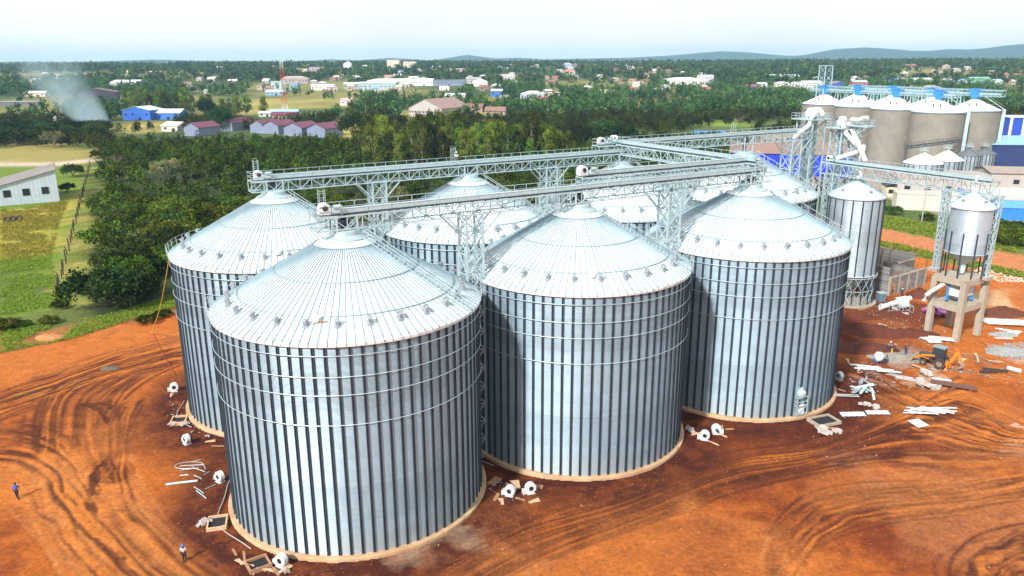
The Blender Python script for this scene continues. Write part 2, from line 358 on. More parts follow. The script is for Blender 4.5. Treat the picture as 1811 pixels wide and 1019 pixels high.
# wheel tracks, drawn as pairs of ruts
rut = np.zeros(X.shape); lay = np.zeros(X.shape)
def bez(pts, n=60):
    P = np.array([at(*p) for p in pts]); t = np.linspace(0, 1, n); k = len(P)-1
    idx = np.minimum((t*k).astype(int), k-1); f = t*k-idx
    g = lambda i: P[np.clip(i, 0, k)]
    p0, p1, p2, p3 = g(idx-1), g(idx), g(idx+1), g(idx+2); f = f[:, None]
    return .5*((2*p1)+(-p0+p2)*f+(2*p0-5*p1+4*p2-p3)*f*f+(-p0+3*p1-3*p2+p3)*f**3)
ix0, ix1 = np.searchsorted(gx, -90), np.searchsorted(gx, 150); iy0, iy1 = np.searchsorted(gy, 30), np.searchsorted(gy, 140)
def stroke(P, wd, amt, arr):
    for a, b in zip(P[:-1], P[1:]):
        x0, x1 = min(a[0], b[0])-wd*2.5, max(a[0], b[0])+wd*2.5; y0, y1 = min(a[1], b[1])-wd*2.5, max(a[1], b[1])+wd*2.5
        i0, i1 = np.searchsorted(gx, x0), np.searchsorted(gx, x1); j0, j1 = np.searchsorted(gy, y0), np.searchsorted(gy, y1)
        if i1 <= i0 or j1 <= j0: continue
        sx, sy = X[j0:j1, i0:i1], Y[j0:j1, i0:i1]; d = b-a; L2 = d@d+1e-9
        t = np.clip(((sx-a[0])*d[0]+(sy-a[1])*d[1])/L2, 0, 1)
        r = np.hypot(sx-a[0]-t*d[0], sy-a[1]-t*d[1])
        arr[j0:j1, i0:i1] = np.maximum(arr[j0:j1, i0:i1], amt*np.exp(-(r/wd)**2))
fam = [ # pairs of boundary curves in the photograph; tracks are spread between them
 ([(330, 632), (255, 668), (205, 720), (205, 800), (250, 890), (330, 975), (420, 1040)], [(330, 610), (200, 645), (90, 690), (60, 790), (110, 900), (190, 980), (260, 1050)], 11, .42),
 ([(-40, 742), (80, 750), (150, 790), (190, 850), (230, 920), (300, 985), (380, 1050)], [(-40, 860), (20, 880), (60, 930), (110, 990), (150, 1050)], 9, .45),
 ([(330, 590), (200, 622), (80, 662), (-60, 705)], [(330, 640), (220, 665), (100, 705), (-60, 760)], 6, .38),
 ([(120, 715), (175, 740), (185, 790), (150, 850), (120, 900)], [(260, 700), (230, 760), (225, 840), (260, 930)], 5, .35),
 ([(860, 1040), (1000, 970), (1180, 900), (1330, 850), (1520, 825), (1811, 840)], [(760, 1010), (900, 940), (1100, 880), (1290, 812), (1480, 780), (1640, 700), (1700, 660)], 9, .33),
 ([(1350, 1040), (1370, 940), (1440, 880), (1560, 860), (1700, 850), (1840, 830)], [(1400, 1040), (1450, 960), (1560, 920), (1700, 900), (1840, 880)], 6, .36),
 ([(1690, 1040), (1700, 1000), (1760, 950), (1840, 920)], [(1760, 1040), (1780, 1010), (1840, 980)], 3, .35),
 ([(1500, 640), (1560, 665), (1620, 700), (1690, 700)], [(1490, 690), (1560, 705), (1620, 730), (1700, 760), (1811, 800)], 5, .40),
 ([(1560, 770), (1640, 780), (1730, 800), (1840, 810)], [(1640, 690), (1720, 700), (1811, 740), (1860, 760)], 4, .30)]
for fi, (ca, cb_, n_, am) in enumerate(fam):
    Pa, Pb = bez(ca), bez(cb_)
    for k in range(2*n_):
        t = (k+rnd.random()*1.6)/(2*n_); P = Pa*(1-t)+Pb*t
        wob = np.array([rnd.uniform(-1, 1), rnd.uniform(-1, 1)])*1.3; ph = rnd.random()*6
        P = P+wob*np.sin(np.linspace(0, 4, len(P))[:, None]+ph)
        s0 = int(rnd.random()*18); s1 = len(P)-int(rnd.random()*18); P = P[s0:s1]
        T = np.gradient(P, axis=0); T /= np.linalg.norm(T, axis=1)[:, None]+1e-9; N = np.stack([-T[:, 1], T[:, 0]], 1)
        gw = rnd.uniform(.85, 1.05); a = am*rnd.uniform(.5, 1.25); ww = rnd.uniform(.15, .34)
        for s in (-1, 1): stroke(P+N*gw*s, ww, a, rut)
        if rnd.random() < .35: stroke(P, 1.5, a*.55, lay)
tr = np.zeros(X.shape); tw = np.zeros(X.shape)
for fi, (ca, cb_, n_, am) in enumerate(fam):
    Pa, Pb = bez(ca, 90), bez(cb_, 90); S_ = np.linspace(0, 89, 900); i0 = np.minimum(S_.astype(int), 88); f0 = (S_-i0)[:, None]
    Pa = Pa[i0]*(1-f0)+Pb[i0]*0+Pa[i0+1]*f0; Pb = Pb[i0]*(1-f0)+Pb[i0+1]*f0
    wd = float(np.median(np.linalg.norm(Pb-Pa, axis=1))); nt_ = int(wd/.07)+10; t_ = np.linspace(-.06, 1.06, nt_)[None, :]; sv = np.linspace(0, 1, 900)[:, None]
    P = Pa[:, None]*(1-t_[..., None])+Pb[:, None]*t_[..., None]
    tt = t_*wd+1.6*(fbm(sv*9+0*t_, t_*3+0*sv, 1., 2, 90+fi)-.5)
    v = (vnoise(tt/.34, 0*tt+fi, 5)*1.5+vnoise(tt/.55, sv*3+0*tt, 6)*1.5+vnoise(tt/1.2, sv*2.+0*tt, 7)+vnoise(tt/4., sv*2+0*tt, 8)*.7)/4.7-.5
    am2 = smooth(.36, .62, fbm(sv*14+0*t_, tt/2.2, 1., 3, 33+fi)); ed = smooth(-.06, .08, t_)*(1-smooth(.92, 1.06, t_))*smooth(0, .05, sv)*(1-smooth(.95, 1, sv))
    gi = np.clip(np.searchsorted(gx, P[..., 0]), 1, len(gx)-1); gi -= (P[..., 0]-gx[gi-1] < gx[gi]-P[..., 0]); gj = np.clip(np.searchsorted(gy, P[..., 1]), 1, len(gy)-1); gj -= (P[..., 1]-gy[gj-1] < gy[gj]-P[..., 1])
    t1 = np.zeros(X.shape); w1 = np.zeros(X.shape); np.add.at(t1, (gj, gi), v*6.*(.35+.65*am2)*ed); np.add.at(w1, (gj, gi), 1); q1 = t1/np.maximum(w1, 1)
    tr = np.where(np.abs(q1) > np.abs(tr)*.8, q1, tr)
tr = np.clip(tr*(.6+.8*fbm(X, Y, 5, 3, 91)), -1, 1)*ym
rn = .55+.9*fbm(X, Y, 3, 3, 44)
lightrut = smooth(.5, .56, fbm(X, Y, 14, 3, 66))
rutm = np.clip(rut*rn, 0, .9)*ym
rl = smooth(.47, .53, fbm(X, Y, 17, 3, 66))
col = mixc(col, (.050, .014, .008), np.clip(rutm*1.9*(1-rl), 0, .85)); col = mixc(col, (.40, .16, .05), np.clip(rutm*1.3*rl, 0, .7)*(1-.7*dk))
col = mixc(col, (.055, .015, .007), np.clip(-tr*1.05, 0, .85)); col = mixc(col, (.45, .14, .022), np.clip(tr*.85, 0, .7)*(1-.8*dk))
# pale dry crust between the tracks at the far left
col = mixc(col, (.36, .12, .030), smooth(.52, .64, fbm(X, Y, 12, 4, 77))*ym*.4*(1-dk))
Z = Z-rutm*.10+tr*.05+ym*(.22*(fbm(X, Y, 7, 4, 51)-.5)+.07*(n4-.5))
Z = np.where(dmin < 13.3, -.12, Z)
nv = X.size; ny_, nx_ = X.shape
me = bpy.data.meshes.new('ground')
me.vertices.add(nv); me.vertices.foreach_set('co', np.stack([X, Y, Z], -1).astype(np.float32).ravel())
ii = np.arange(nv).reshape(ny_, nx_)
q = np.stack([ii[:-1, :-1], ii[:-1, 1:], ii[1:, 1:], ii[1:, :-1]], -1).reshape(-1, 4)
me.loops.add(q.size); me.loops.foreach_set('vertex_index', q.astype(np.int32).ravel())
me.polygons.add(len(q)); me.polygons.foreach_set('loop_start', (np.arange(len(q))*4).astype(np.int32)); me.polygons.foreach_set('loop_total', np.full(len(q), 4, np.int32))
me.update(); me.shade_smooth()
ca_ = me.color_attributes.new('soil', 'FLOAT_COLOR', 'POINT')
ca_.data.foreach_set('color', np.concatenate([np.clip(col, 0, 1), np.ones(X.shape+(1,))], -1).astype(np.float32).ravel())
gm = bpy.data.materials.new('ground'); gm.use_nodes = True; n = gm.node_tree; b = n.nodes['Principled BSDF']; L = n.links.new
at_ = n.nodes.new('ShaderNodeVertexColor'); at_.layer_name = 'soil'
t = n.nodes.new('ShaderNodeTexCoord')
def noi(s, d=5, ro=.6):
    k = n.nodes.new('ShaderNodeTexNoise'); k.inputs['Scale'].default_value = s; k.inputs['Detail'].default_value = d; k.inputs['Roughness'].default_value = ro; L(t.outputs['Object'], k.inputs['Vector']); return k.outputs['Fac']
fine = noi(2.2, 8, .75); clod = noi(.5, 6, .7)
r1 = n.nodes.new('ShaderNodeMapRange'); r1.inputs['From Min'].default_value = .32; r1.inputs['From Max'].default_value = .68; r1.inputs['To Min'].default_value = .62; r1.inputs['To Max'].default_value = 1.38; L(fine, r1.inputs[0])
r2 = n.nodes.new('ShaderNodeMapRange'); r2.inputs['From Min'].default_value = .3; r2.inputs['From Max'].default_value = .7; r2.inputs['To Min'].default_value = .75; r2.inputs['To Max'].default_value = 1.25; L(clod, r2.inputs[0])
mu = n.nodes.new('ShaderNodeMath'); mu.operation = 'MULTIPLY'; L(r1.outputs[0], mu.inputs[0]); L(r2.outputs[0], mu.inputs[1])
vm = n.nodes.new('ShaderNodeVectorMath'); vm.operation = 'SCALE'; L(at_.outputs['Color'], vm.inputs[0]); L(mu.outputs[0], vm.inputs['Scale'])
vo = n.nodes.new('ShaderNodeTexVoronoi'); vo.inputs['Scale'].default_value = 1.7; L(t.outputs['Object'], vo.inputs['Vector'])
lt = n.nodes.new('ShaderNodeMath'); lt.operation = 'LESS_THAN'; lt.inputs[1].default_value = .10; L(vo.outputs['Distance'], lt.inputs[0])
l2 = n.nodes.new('ShaderNodeMath'); l2.operation = 'MULTIPLY'; l2.inputs[1].default_value = .5; L(lt.outputs[0], l2.inputs[0])
mxx = n.nodes.new('ShaderNodeMixRGB'); mxx.inputs[2].default_value = (.40, .18, .09, 1); L(l2.outputs[0], mxx.inputs[0]); L(vm.outputs[0], mxx.inputs[1])
cd = n.nodes.new('ShaderNodeSeparateXYZ'); L(t.outputs['Object'], cd.inputs[0])
L(mxx.outputs[0], b.inputs['Base Color']); b.inputs['Roughness'].default_value = .95; b.inputs['Specular IOR Level'].default_value = .15
bp = n.nodes.new('ShaderNodeBump'); bp.inputs['Strength'].default_value = .7; bp.inputs['Distance'].default_value = .12; L(fine, bp.inputs['Height']); L(bp.outputs[0], b.inputs['Normal'])
me.materials.append(gm)
ground = bpy.data.objects.new('ground', me); C.objects.link(ground); tag(ground, kind='structure')
del PX, PY, WX, WY, soil, m_
# ================================================================ the large grain silos
R0, HW = 12.8, 20.5
def cone_z(r): return HW+.38+(R0-r)*6.07/10.7
SW = wall_mat('corrugated silo wall', 26, 1.1)
NS, NR, NV = 78, 104, 26
def make_silo():
    t = thing('grain_silo', '', 'silo')
    m = MB(); m.lathe([(0, -.3), (13.35, -.3), (13.35, .28), (13.3, .34), (12.75, .36)], 128); m.build('foundation_ring', base_m, t)
    m = MB(); m.lathe([(R0, .3), (R0, HW)], 156); m.build('wall', SW, t, True)
    prof = [(-.125, 0), (-.125, .12), (-.055, .12), (-.045, .03), (.045, .03), (.055, .12), (.125, .12), (.125, 0)]
    m = MB(); vs = [(R0+.005+a, b_, z) for z in (.3, HW-.05) for b_, a in prof]; k = len(prof)
    m.add(vs, [(i, i+1, i+1+k, i+k) for i in range(k-1)]+[tuple(range(k)), tuple(range(k, 2*k))])
    st = m.build('stiffener', galvd, t)
    for i in range(1, NS):
        s = st.copy(); C.objects.link(s); s.parent = t; s.rotation_euler = (0, 0, 2*PI*i/NS)
    for i, z in enumerate((19.67, 17.77, 16.1, 13.31)):
        m = MB(); m.ring(13.0, z, .032, 110, 5)
        for a in range(0, NS, 2):
            c, s_ = math.cos(2*PI*a/NS), math.sin(2*PI*a/NS); m.bar((12.9*c, 12.9*s_, z-.02), (13.0*c, 13.0*s_, z-.02), .05)
        m.build('wind_ring', galv, t)
    m = MB(); rr = [13.02, 10.4, 6.9, 3.0, 2.1]
    m.lathe([(r, cone_z(r)) for r in rr], NR)
    m.lathe([(13.02, cone_z(13.02)), (13.06, cone_z(13.02)-.04), (13.06, cone_z(13.02)-.28), (12.82, cone_z(13.02)-.3)], NR)
    for i in range(NR):
        a = 2*PI*i/NR; c, s_ = math.cos(a), math.sin(a)
        for r1, r2 in ((13.02, 2.95), ):
            m.bar((r1*c, r1*s_, cone_z(r1)+.03), (r2*c, r2*s_, cone_z(r2)+.03), .07 if i % 4 else .09, .09, 1)
        m.bar((13.07*c, 13.07*s_, cone_z(13.02)-.27), (13.07*c, 13.07*s_, cone_z(13.02)+.04), .05, .04, 1)
    m.build('roof', [galvb, rib_m], t)
    for r in (10.4, 6.9, 3.0):
        m = MB(); m.ring(r, cone_z(r)+.09, .045, 104, 4); m.build('roof_ring', rib_m, t)
    m = MB(); m.lathe([(2.15, cone_z(2.1)-.02), (2.15, cone_z(2.1)+.10), (1.5, 27.33), (1.45, 27.75), (1.2, 27.8), (0, 27.82)], 48); m.build('peak_cap', galv, t, False)
    m = MB(); zz = cone_z(13.02)
    for r, z in ((13.2, zz+1.02), (13.2, zz+.55)): m.ring(r, z, .02, 104, 4)
    for i in range(52):
        a = 2*PI*(i+.5)/52; c, s_ = math.cos(a), math.sin(a); m.bar((13.12*c, 13.12*s_, zz-.1), (13.2*c, 13.2*s_, zz+1.02), .045)
    m.build('guard_rail', galv, t)
    # roof vent: riser, hood
    m = MB(); m.box((11.3, 0, cone_z(11.3)+.1), (.6, .55, .08), ry=.55); m.lathe([(.2, -.1), (.2, .42)], 10, (11.3, 0, cone_z(11.3)+.1))
    m.box((11.40, 0, cone_z(11.3)+.55), (.46, .34, .26), ry=.5); m.box((11.25, 0, cone_z(11.3)+.66), (.26, .52, .08), ry=-.3)
    v = m.build('roof_vent', vent_m, t)
    for i in range(1, NV):
        s = v.copy(); C.objects.link(s); s.parent = t; s.rotation_euler = (0, 0, 2*PI*i/NV)
    return t
def ladder_roof(t, ang, r1=12.9, r2=2.3, hatch=True):
    c, s = math.cos(ang), math.sin(ang); m = MB(); nx, ny = -s, c
    for o in (-.35, .35):
        m.bar((r1*c+nx*o, r1*s+ny*o, cone_z(r1)+.22), (r2*c+nx*o, r2*s+ny*o, cone_z(r2)+.22), .07)
        m.bar((r1*c+nx*o, r1*s+ny*o, cone_z(r1)+1.0), (r2*c+nx*o, r2*s+ny*o, cone_z(r2)+1.0), .05)
    k = 26
    for i in range(k):
        r = r1+(r2-r1)*i/(k-1); z = cone_z(r)+.24
        m.bar((r*c-nx*.35, r*s-ny*.35, z), (r*c+nx*.35, r*s+ny*.35, z), .12, .05)
        if i % 4 == 0:
            for o in (-.35, .35): m.bar((r*c+nx*o, r*s+ny*o, z), (r*c+nx*o, r*s+ny*o, z+.78), .05)
    m.build('roof_ladder', galv, t)
def hatch(t, ang):
    c, s = math.cos(ang), math.sin(ang); r = 10.75; m = MB(); z = cone_z(r)
    m.lathe([(.42, 0), (.42, .35), (.36, .42), (0, .45)], 16, (r*c, r*s, z)); m.build('inspection_hatch', galvb, t)
silo0 = make_silo()
FR, BK = -A-PI/2+.0, 0
SL = [('front', 0, 0, 'nearest, largest looking corrugated silo, its whole wall and concrete ring in view'),
      ('front', 1, 0, 'front middle corrugated silo with a dark shaded left flank'),
      ('front', 2, 0, 'front row corrugated silo with a small steel cage at its foot, closest to the loader'),
      ('back', 0, 1, 'leftmost corrugated silo, half behind the nearest one, rope hanging from its eave'),
      ('back', 1, 1, 'second silo of the back row, roof seen between the two conveyor bridges left of centre'),
      ('back', 2, 1, 'back row silo under the corner where the conveyor bridges meet'),
      ('back', 3, 1, 'partly hidden back row silo beside the tall elevator tower')]
silos = []
for k, (row, i, j, lab) in enumerate(SL):
    x, y = uv(27.47*i, 27.34*j); rz = rnd.random()*.04
    s = silo0 if k == 0 else dup(silo0, (x, y, 0), rz, lab)
    if k == 0: s.location = (x, y, 0); s['label'] = lab
    s['group'] = 'large corrugated grain silos'; silos.append(s)
for k, s in enumerate(silos):
    ladder_roof(s, A-.85 if k != 2 and k != 6 else A-.55)
    hatch(s, -1.62+.1*k)
# steel cage (access platform) at the foot of the third silo
def cage():
    x, y = at(1412, 738); t = thing('hoist_cage', 'small steel cage with a motor standing on the ring of the third front silo', 'cage', (x, y, .3), math.atan2(y-uv(54.94, 0)[1], x-uv(54.94, 0)[0])+PI/2)
    m = MB()
    for sx in (-.8, .8):
        for sy in (-.45, .45): m.bar((sx, sy, 0), (sx, sy, 2.6), .09)
    for z in (.3, 1.4, 2.0, 2.6):
        for sy in (-.45, .45): m.bar((-.8, sy, z), (.8, sy, z), .08)
        for sx in (-.8, .8): m.bar((sx, -.45, z), (sx, .45, z), .08)
    m.bar((-.8, -.45, .3), (.8, -.45, 1.4), .06); m.build('frame', galv, t)
    m = MB(); m.lathe([(.1, 0), (.62, .8), (.62, 1.2), (.3, 1.5), (.25, 1.9)], 14, (0, 0, 2.0)); m.build('hopper', galv, t)
    m = MB(); m.box((.05, -.1, .75), (.8, .55, .75)); m.lathe([(.22, -.4), (.22, .4)], 12, (.1, -.1, 1.3), axis='x'); m.build('motor', white, t)
cage()
# ================================================================ bridges, towers
def truss_frame(m, L, w_, d, top=0, bay=1.5, x0=0, mi=0):
    for sy in (-w_/2, w_/2):
        m.bar((x0, sy, top), (x0+L, sy, top), .13, .16); m.bar((x0, sy, top-d), (x0+L, sy, top-d), .12)
        n_ = max(1, int(round(L/bay))); b_ = L/n_
        for i in range(n_+1):
            m.bar((x0+i*b_, sy, top), (x0+i*b_, sy, top-d), .08)
            if i < n_: m.bar((x0+i*b_, sy, top if i % 2 else top-d), (x0+(i+1)*b_, sy, top-d if i % 2 else top), .075)
    for i in range(n_+1):
        m.bar((x0+i*b_, -w_/2, top-d), (x0+i*b_, w_/2, top-d), .07)
        if i < n_: m.bar((x0+i*b_, -w_/2, top-d), (x0+(i+1)*b_, w_/2, top-d), .05)
def rail(m, pts, h=1.1, step=1.5, t=.05):
    for a, b_ in zip(pts[:-1], pts[1:]):
        a, b_ = Vector(a), Vector(b_); L_ = (b_-a).length; k = max(1, int(L_/step))
        for z in (h, h*.55): m.bar(a+Vector((0, 0, z)), b_+Vector((0, 0, z)), t)
        m.bar(a+Vector((0, 0, .08)), b_+Vector((0, 0, .08)), .03, .12)
        for i in range(k+1): p = a+(b_-a)*(i/k); m.bar(p, p+Vector((0, 0, h)), t)
def drum(t, x, y, z, sgn=-1):
    m = MB(); n_ = 14
    for s in (-1, 1): pass
    prof = [(.52*math.cos(PI*k/12), .52*math.sin(PI*k/12)) for k in range(13)]
    vs = []; 
    for yy in (-.38, .38): vs += [(p[0], yy, p[1]+.55) for p in prof]+[(-.52, yy, 0), (.52, yy, 0)]
    k = 15; fs = [(i, i+1, i+1+k, i+k) for i in range(12)]+[(12, 13, 13+k, 12+k), (14, 0, k, 14+k), tuple(range(k)), tuple(range(k, 2*k))]
    m.add([(v[0]*1.05+x, v[1]+y, v[2]+z) for v in vs], fs); d = m.build('drive_head', white, t)
    m = MB(); m.lathe([(.06, -.45), (.26, -.45), (.26, -.41)], 14, (x, y, z+.6), axis='y'); m.build('inspection_port', dark, d)
    m = MB(); m.box((x+1.0*sgn*-1, y-.55, z+.35), (.7, .4, .4)); m.lathe([(.18, -.35), (.18, .35)], 10, (x-1.0*sgn, y-.75, z+.75), axis='x'); m.build('motor', galv, d)
def bridge(label, p, ang, L, w_=2.0, d=1.25, drive=1.2, casing_y=-.55, casing_z=.12, rails=(1, 1), group='conveyor bridges above the silos', inset=(0, 0)):
    t = thing('conveyor_bridge', label, 'conveyor bridge', p, ang, group)
    m = MB(); truss_frame(m, L, w_, d); m.build('truss', galv, t)
    m = MB(); m.box((L/2, .42, .10), (L, w_*.5, .05))
    for i in range(int(L/1.5)): m.bar((i*1.5+.2, -w_/2, .03), (i*1.5+.2, w_/2, .03), .1)
    m.build('walkway', mat('grating', (.24, .30, .32), .6, .2, .1, 2), t)
    m = MB()
    if rails[1]: rail(m, [(0, -w_/2, 0), (0, w_/2, 0), (L, w_/2, 0)])
    if rails[0]: rail(m, [(0, -w_/2, 0), (2.6, -w_/2, 0)])
    m.build('handrail', galv, t)
    a, b_ = drive+.4, L-.6
    m = MB(); m.box(((a+b_)/2, casing_y, casing_z+.38), (b_-a, .42, .38)); m.box(((a+b_)/2, casing_y, casing_z+.59), (b_-a, .5, .04))
    for i in range(int((b_-a)/2.4)): m.box((a+1.2+i*2.4, casing_y, casing_z+.42), (.07, .52, .46))
    m.build('conveyor_casing', galv, t)
    m = MB(); m.box(((a+b_)/2, casing_y-.08, casing_z+.03), (b_-a, .3, .1)); m.build('casing_gap_strip', galvd, t)  # dark strip along the gap under the casing
    if drive > 0: drum(t, drive-.2, casing_y, casing_z+.2)
    return t
ZD = 29.2
x_, y_ = uv(-3.0, 0); bridge('long conveyor bridge over the three front silos', (x_, y_, ZD), A, 60.5)
x_, y_ = uv(-2.8, 27.34); bridge('long conveyor bridge over the back row of silos at the left', (x_, y_, ZD-.1), A, 61)
x_, y_ = uv(28.1, .75); bridge('upper conveyor stacked on the front bridge, between the second and third front silos', (x_, y_, ZD+1.25), A, 29, 1.3, .5, .6, 0, .1, (0, 1))
x_, y_ = uv(50.5, 28.2); bridge('upper conveyor bridge running from the back row corner to the elevator tower', (x_, y_, ZD+1.15), A, 49.5, 1.8, 1.3, 1.0, -.35)
x_, y_ = uv(54.9, 29.2); bridge('cross conveyor bridge joining the back row corner to the third front silo', (x_, y_, ZD+1.25), A-PI/2, 30.5, 1.5, 1.5, .5, -.3)
x_, y_ = uv(100.6, 24.5); bridge('raised conveyor bridge over the two hopper silos at the right', (x_, y_, 25.0), A-PI/2, 31.5, 2.0, 2.0, 1.6, -.4, .12, (1, 1))
# peak stands: a short frame carrying the bridge on each roof cap
def stand(u, v, lab, zt=ZD-1.25):
    x, y = uv(u, v); t = thing('roof_stand', lab, 'stand', (x, y, 27.3), A, 'stands on the silo peaks'); h = zt-27.3
    m = MB()
    for sx in (-1.0, 1.0):
        for sy in (-1.0, 1.0): m.bar((sx, sy, -.1), (sx, sy, h+1.2), .16); m.box((sx, sy, -.05), (.32, .32, .1))
    for z in (0.1, h): 
        for s in (-1, 1): m.bar((-1, s, z), (1, s, z), .13); m.bar((s, -1, z), (s, 1, z), .13)
    for s in (-1, 1): m.bar((-1, s, .1), (1, s, h+1.1), .07); m.bar((s, -1, h+1.1), (s, 1, .1), .07)
    m.build('frame', galv, t)
    m = MB(); m.lathe([(.32, .3), (.32, h+.9), (.6, h+1.2)], 12); m.box((0, 0, h+.5), (.9, .9, .6)); m.build('inlet_spout', galvd, t)
    m = MB(); m.box((.75, -.75, .25), (.3, .3, .35)); m.box((-.8, .1, .25), (.3, .3, .4)); m.box((.1, -1.05, .3), (.25, .2, .4)); m.build('valve_box', white, t)
    m = MB()
    for sx in (-.28, .28):
        for k in (0, .5): m.bar((-1.6+sx, 1.1+k, .3), (-1.6+sx, 1.1+k, h+3.6), .05)
    for z in np.arange(.5, h+3.6, .6): m.bar((-1.88, 1.1, z), (-1.32, 1.1, z), .04); m.bar((-1.88, 1.6, z+.3), (-1.32, 1.6, z+.3), .035)
    m.build('caged_ladder', galv, t)
for i, (u, v, lab) in enumerate([(0, 0, 'steel stand on the peak of the nearest silo'), (27.47, 0, 'steel stand on the peak of the front middle silo'), (54.9, 0, 'steel stand on the peak of the third front silo'),
        (0, 27.34, 'steel stand on the peak of the far left silo'), (27.47, 27.34, 'steel stand on the peak of the second back row silo'), (54.9, 27.34, 'steel stand on the peak of the corner silo'), (82.4, 27.34, 'steel stand on the peak of the silo beside the elevator tower')]):
    stand(u, v, lab, ZD-1.25 if i < 6 else ZD)
def lattice(name, lab, x, y, z0, z1, s0, s1, rz=A, bay=2.2, brace=True, group=None, m_=galv, leg=.2, cat='lattice tower'):
    t = thing(name, lab, cat, (x, y, z0), rz, group); h = z1-z0; n_ = max(1, int(round(h/bay)))
    S = lambda z: s0+(s1-s0)*z/h
    for sx in (-1, 1):
        for sy in (-1, 1):
            m = MB(); m.bar((sx*s0, sy*s0, 0), (sx*s1, sy*s1, h), leg); m.box((sx*s0, sy*s0, .05), (.5, .5, .1)); m.build('leg', m_, t)
    m = MB()
    for i in range(n_+1):
        z = h*i/n_; s = S(z)
        for k in (-1, 1): m.bar((-s, k*s, z), (s, k*s, z), .11); m.bar((k*s, -s, z), (k*s, s, z), .11)
        if i < n_:
            zb = h*(i+1)/n_; sb = S(zb)
            for k in (-1, 1):
                m.bar((-s, k*s, z), (sb, k*sb, zb), .1); m.bar((s, k*s, z), (-sb, k*sb, zb), .1)
                m.bar((k*s, -s, z), (k*sb, sb, zb), .1); m.bar((k*s, s, z), (k*sb, -sb, zb), .1)
    m.build('bracing', m_, t)
    if brace:
        for sx in (-1, 1):
            for sy in (-1, 1): m = MB(); m.bar((sx*s1, sy*s1, h-2.2), (sx*(s1+2.2), sy*s1, h), .14); m.build('knee_brace', m_, t)
    m = MB(); m.box((0, 0, -.2), (2*s0+1, 2*s0+1, .5)); m.build('footing', conc, t)
    return t
for u, v, lab in ((13.7, 0, 'lattice tower in the gap between the nearest and the front middle silo'), (41.2, 0, 'lattice tower in the gap between the middle and third front silos'),
                  (13.7, 27.34, 'lattice tower behind the nearest silo carrying the back bridge'), (41.2, 27.34, 'lattice tower carrying the back bridge beside the corner silo'), (68.6, 27.34, 'lattice tower carrying the bridge between the last two back silos')):
    x, y = uv(u, v); lattice('support_tower', lab, x, y, 0, ZD-1.25, .95, .95, group='bridge support towers')
x, y = uv(54.9, 13.7); lattice('support_tower', 'lattice tower under the middle of the cross bridge', x, y, 0, ZD-.1, .8, .8, A, group='bridge support towers')
x, y = uv(95.2, 27.8); lattice('support_tower', 'lattice tower in front of the blue warehouse wall carrying the bridge end', x, y, 0, ZD-.2, 1.2, 1.2, A, 2.6, group='bridge support towers')
# bucket elevators
def spout(t, pts, r=.42):
    m = MB(); m.tube([Vector(p) for p in pts], r, 12); m.build('spout', white, t)
def elevator(lab, u, v, zt, s, spouts, boots=2):
    x, y = uv(u, v); t = lattice('elevator_tower', lab, x, y, 0, zt, s*1.05, s, A, 3.0, False, 'bucket elevator towers', leg=.26)
    t['category'] = 'elevator tower'
    for k in range(boots):
        xx = (k-(boots-1)/2)*1.5
        for yy in (-.4, .4):
            m = MB(); m.box((xx, yy, zt/2+.5), (.55, .42, zt+1)); m.build('elevator_leg', galv, t)
        m = MB(); m.lathe([(.0, -.4), (.62, -.4), (.62, .4), (0, .4)], 18, (xx, -.1, zt+1.6), axis='x'); m.box((xx, 0, zt+1.1), (.75, 1.5, .9)); hd = m.build('elevator_head', white, t, False)
        m = MB(); m.box((xx+.55, .3, zt+1.5), (.35, .5, .45)); m.lathe([(.2, -.4), (.2, .4)], 10, (xx+.2, 1.0, zt+1.6), axis='y'); m.build('motor', galvd, hd)
    m = MB(); S = s+.75; m.box((0, 0, zt+.06), (2*S+.4, 2*S, .1)); m.build('platform', galv, t)
    m = MB(); rail(m, [(-S-.2, -S, zt+.1), (S+.2, -S, zt+.1), (S+.2, S, zt+.1), (-S-.2, S, zt+.1), (-S-.2, -S, zt+.1)], 1.1, 1.1, .05); m.build('handrail', galv, t)
    for z in np.arange(6, zt-2, 6.):
        m = MB(); m.box((0, s+.45, z), (2*s, .8, .08)); rail(m, [(-s, s+.85, z), (s, s+.85, z)], 1., 1.2, .045); m.build('landing', galv, t)
    m = MB()
    for o in (-.3, .3): m.bar((s*.5+o, s+.12, 0), (s*.5+o, s+.12, zt+1), .06)
    for z in np.arange(.4, zt, .45): m.bar((s*.5-.3, s+.12, z), (s*.5+.3, s+.12, z), .035)
    m.build('ladder', galv, t)
    for p in spouts: spout(t, p)
    return t
elevator('tallest bucket elevator tower with white spouts and railed top platform', 102.0, 29.4, 32.4, 1.8,
         [[(-.5, -1, 33.6), (-1.9, -1.4, 32.8), (-2.6, -1.6, 31.5), (-6.2, -1.8, 29.9), (-7.0, -1.8, 29.2)], [(.6, -.6, 33.8), (.7, -1.0, 34.3), (.4, -1.6, 33.9), (.6, -1.9, 33.3)]])
elevator('lower bucket elevator tower with two white spouts dropping to the right hand bridge', 104.2, 24.4, 31.0, 1.2,
         [[(-.6, -.5, 32.0), (-1.1, -2.0, 30.2), (.1, -4.4, 27.6), (.0, -4.6, 27.2), (-3.5, -2.2, 25.8)], [(.3, -1.0, 32.0), (.2, -2.4, 30.6), (-2.2, -6.8, 26.8), (-2.9, -8.0, 25.8)], [(1.0, -4.4, 28.0), (-1.6, -6.0, 25.9)]], 1)
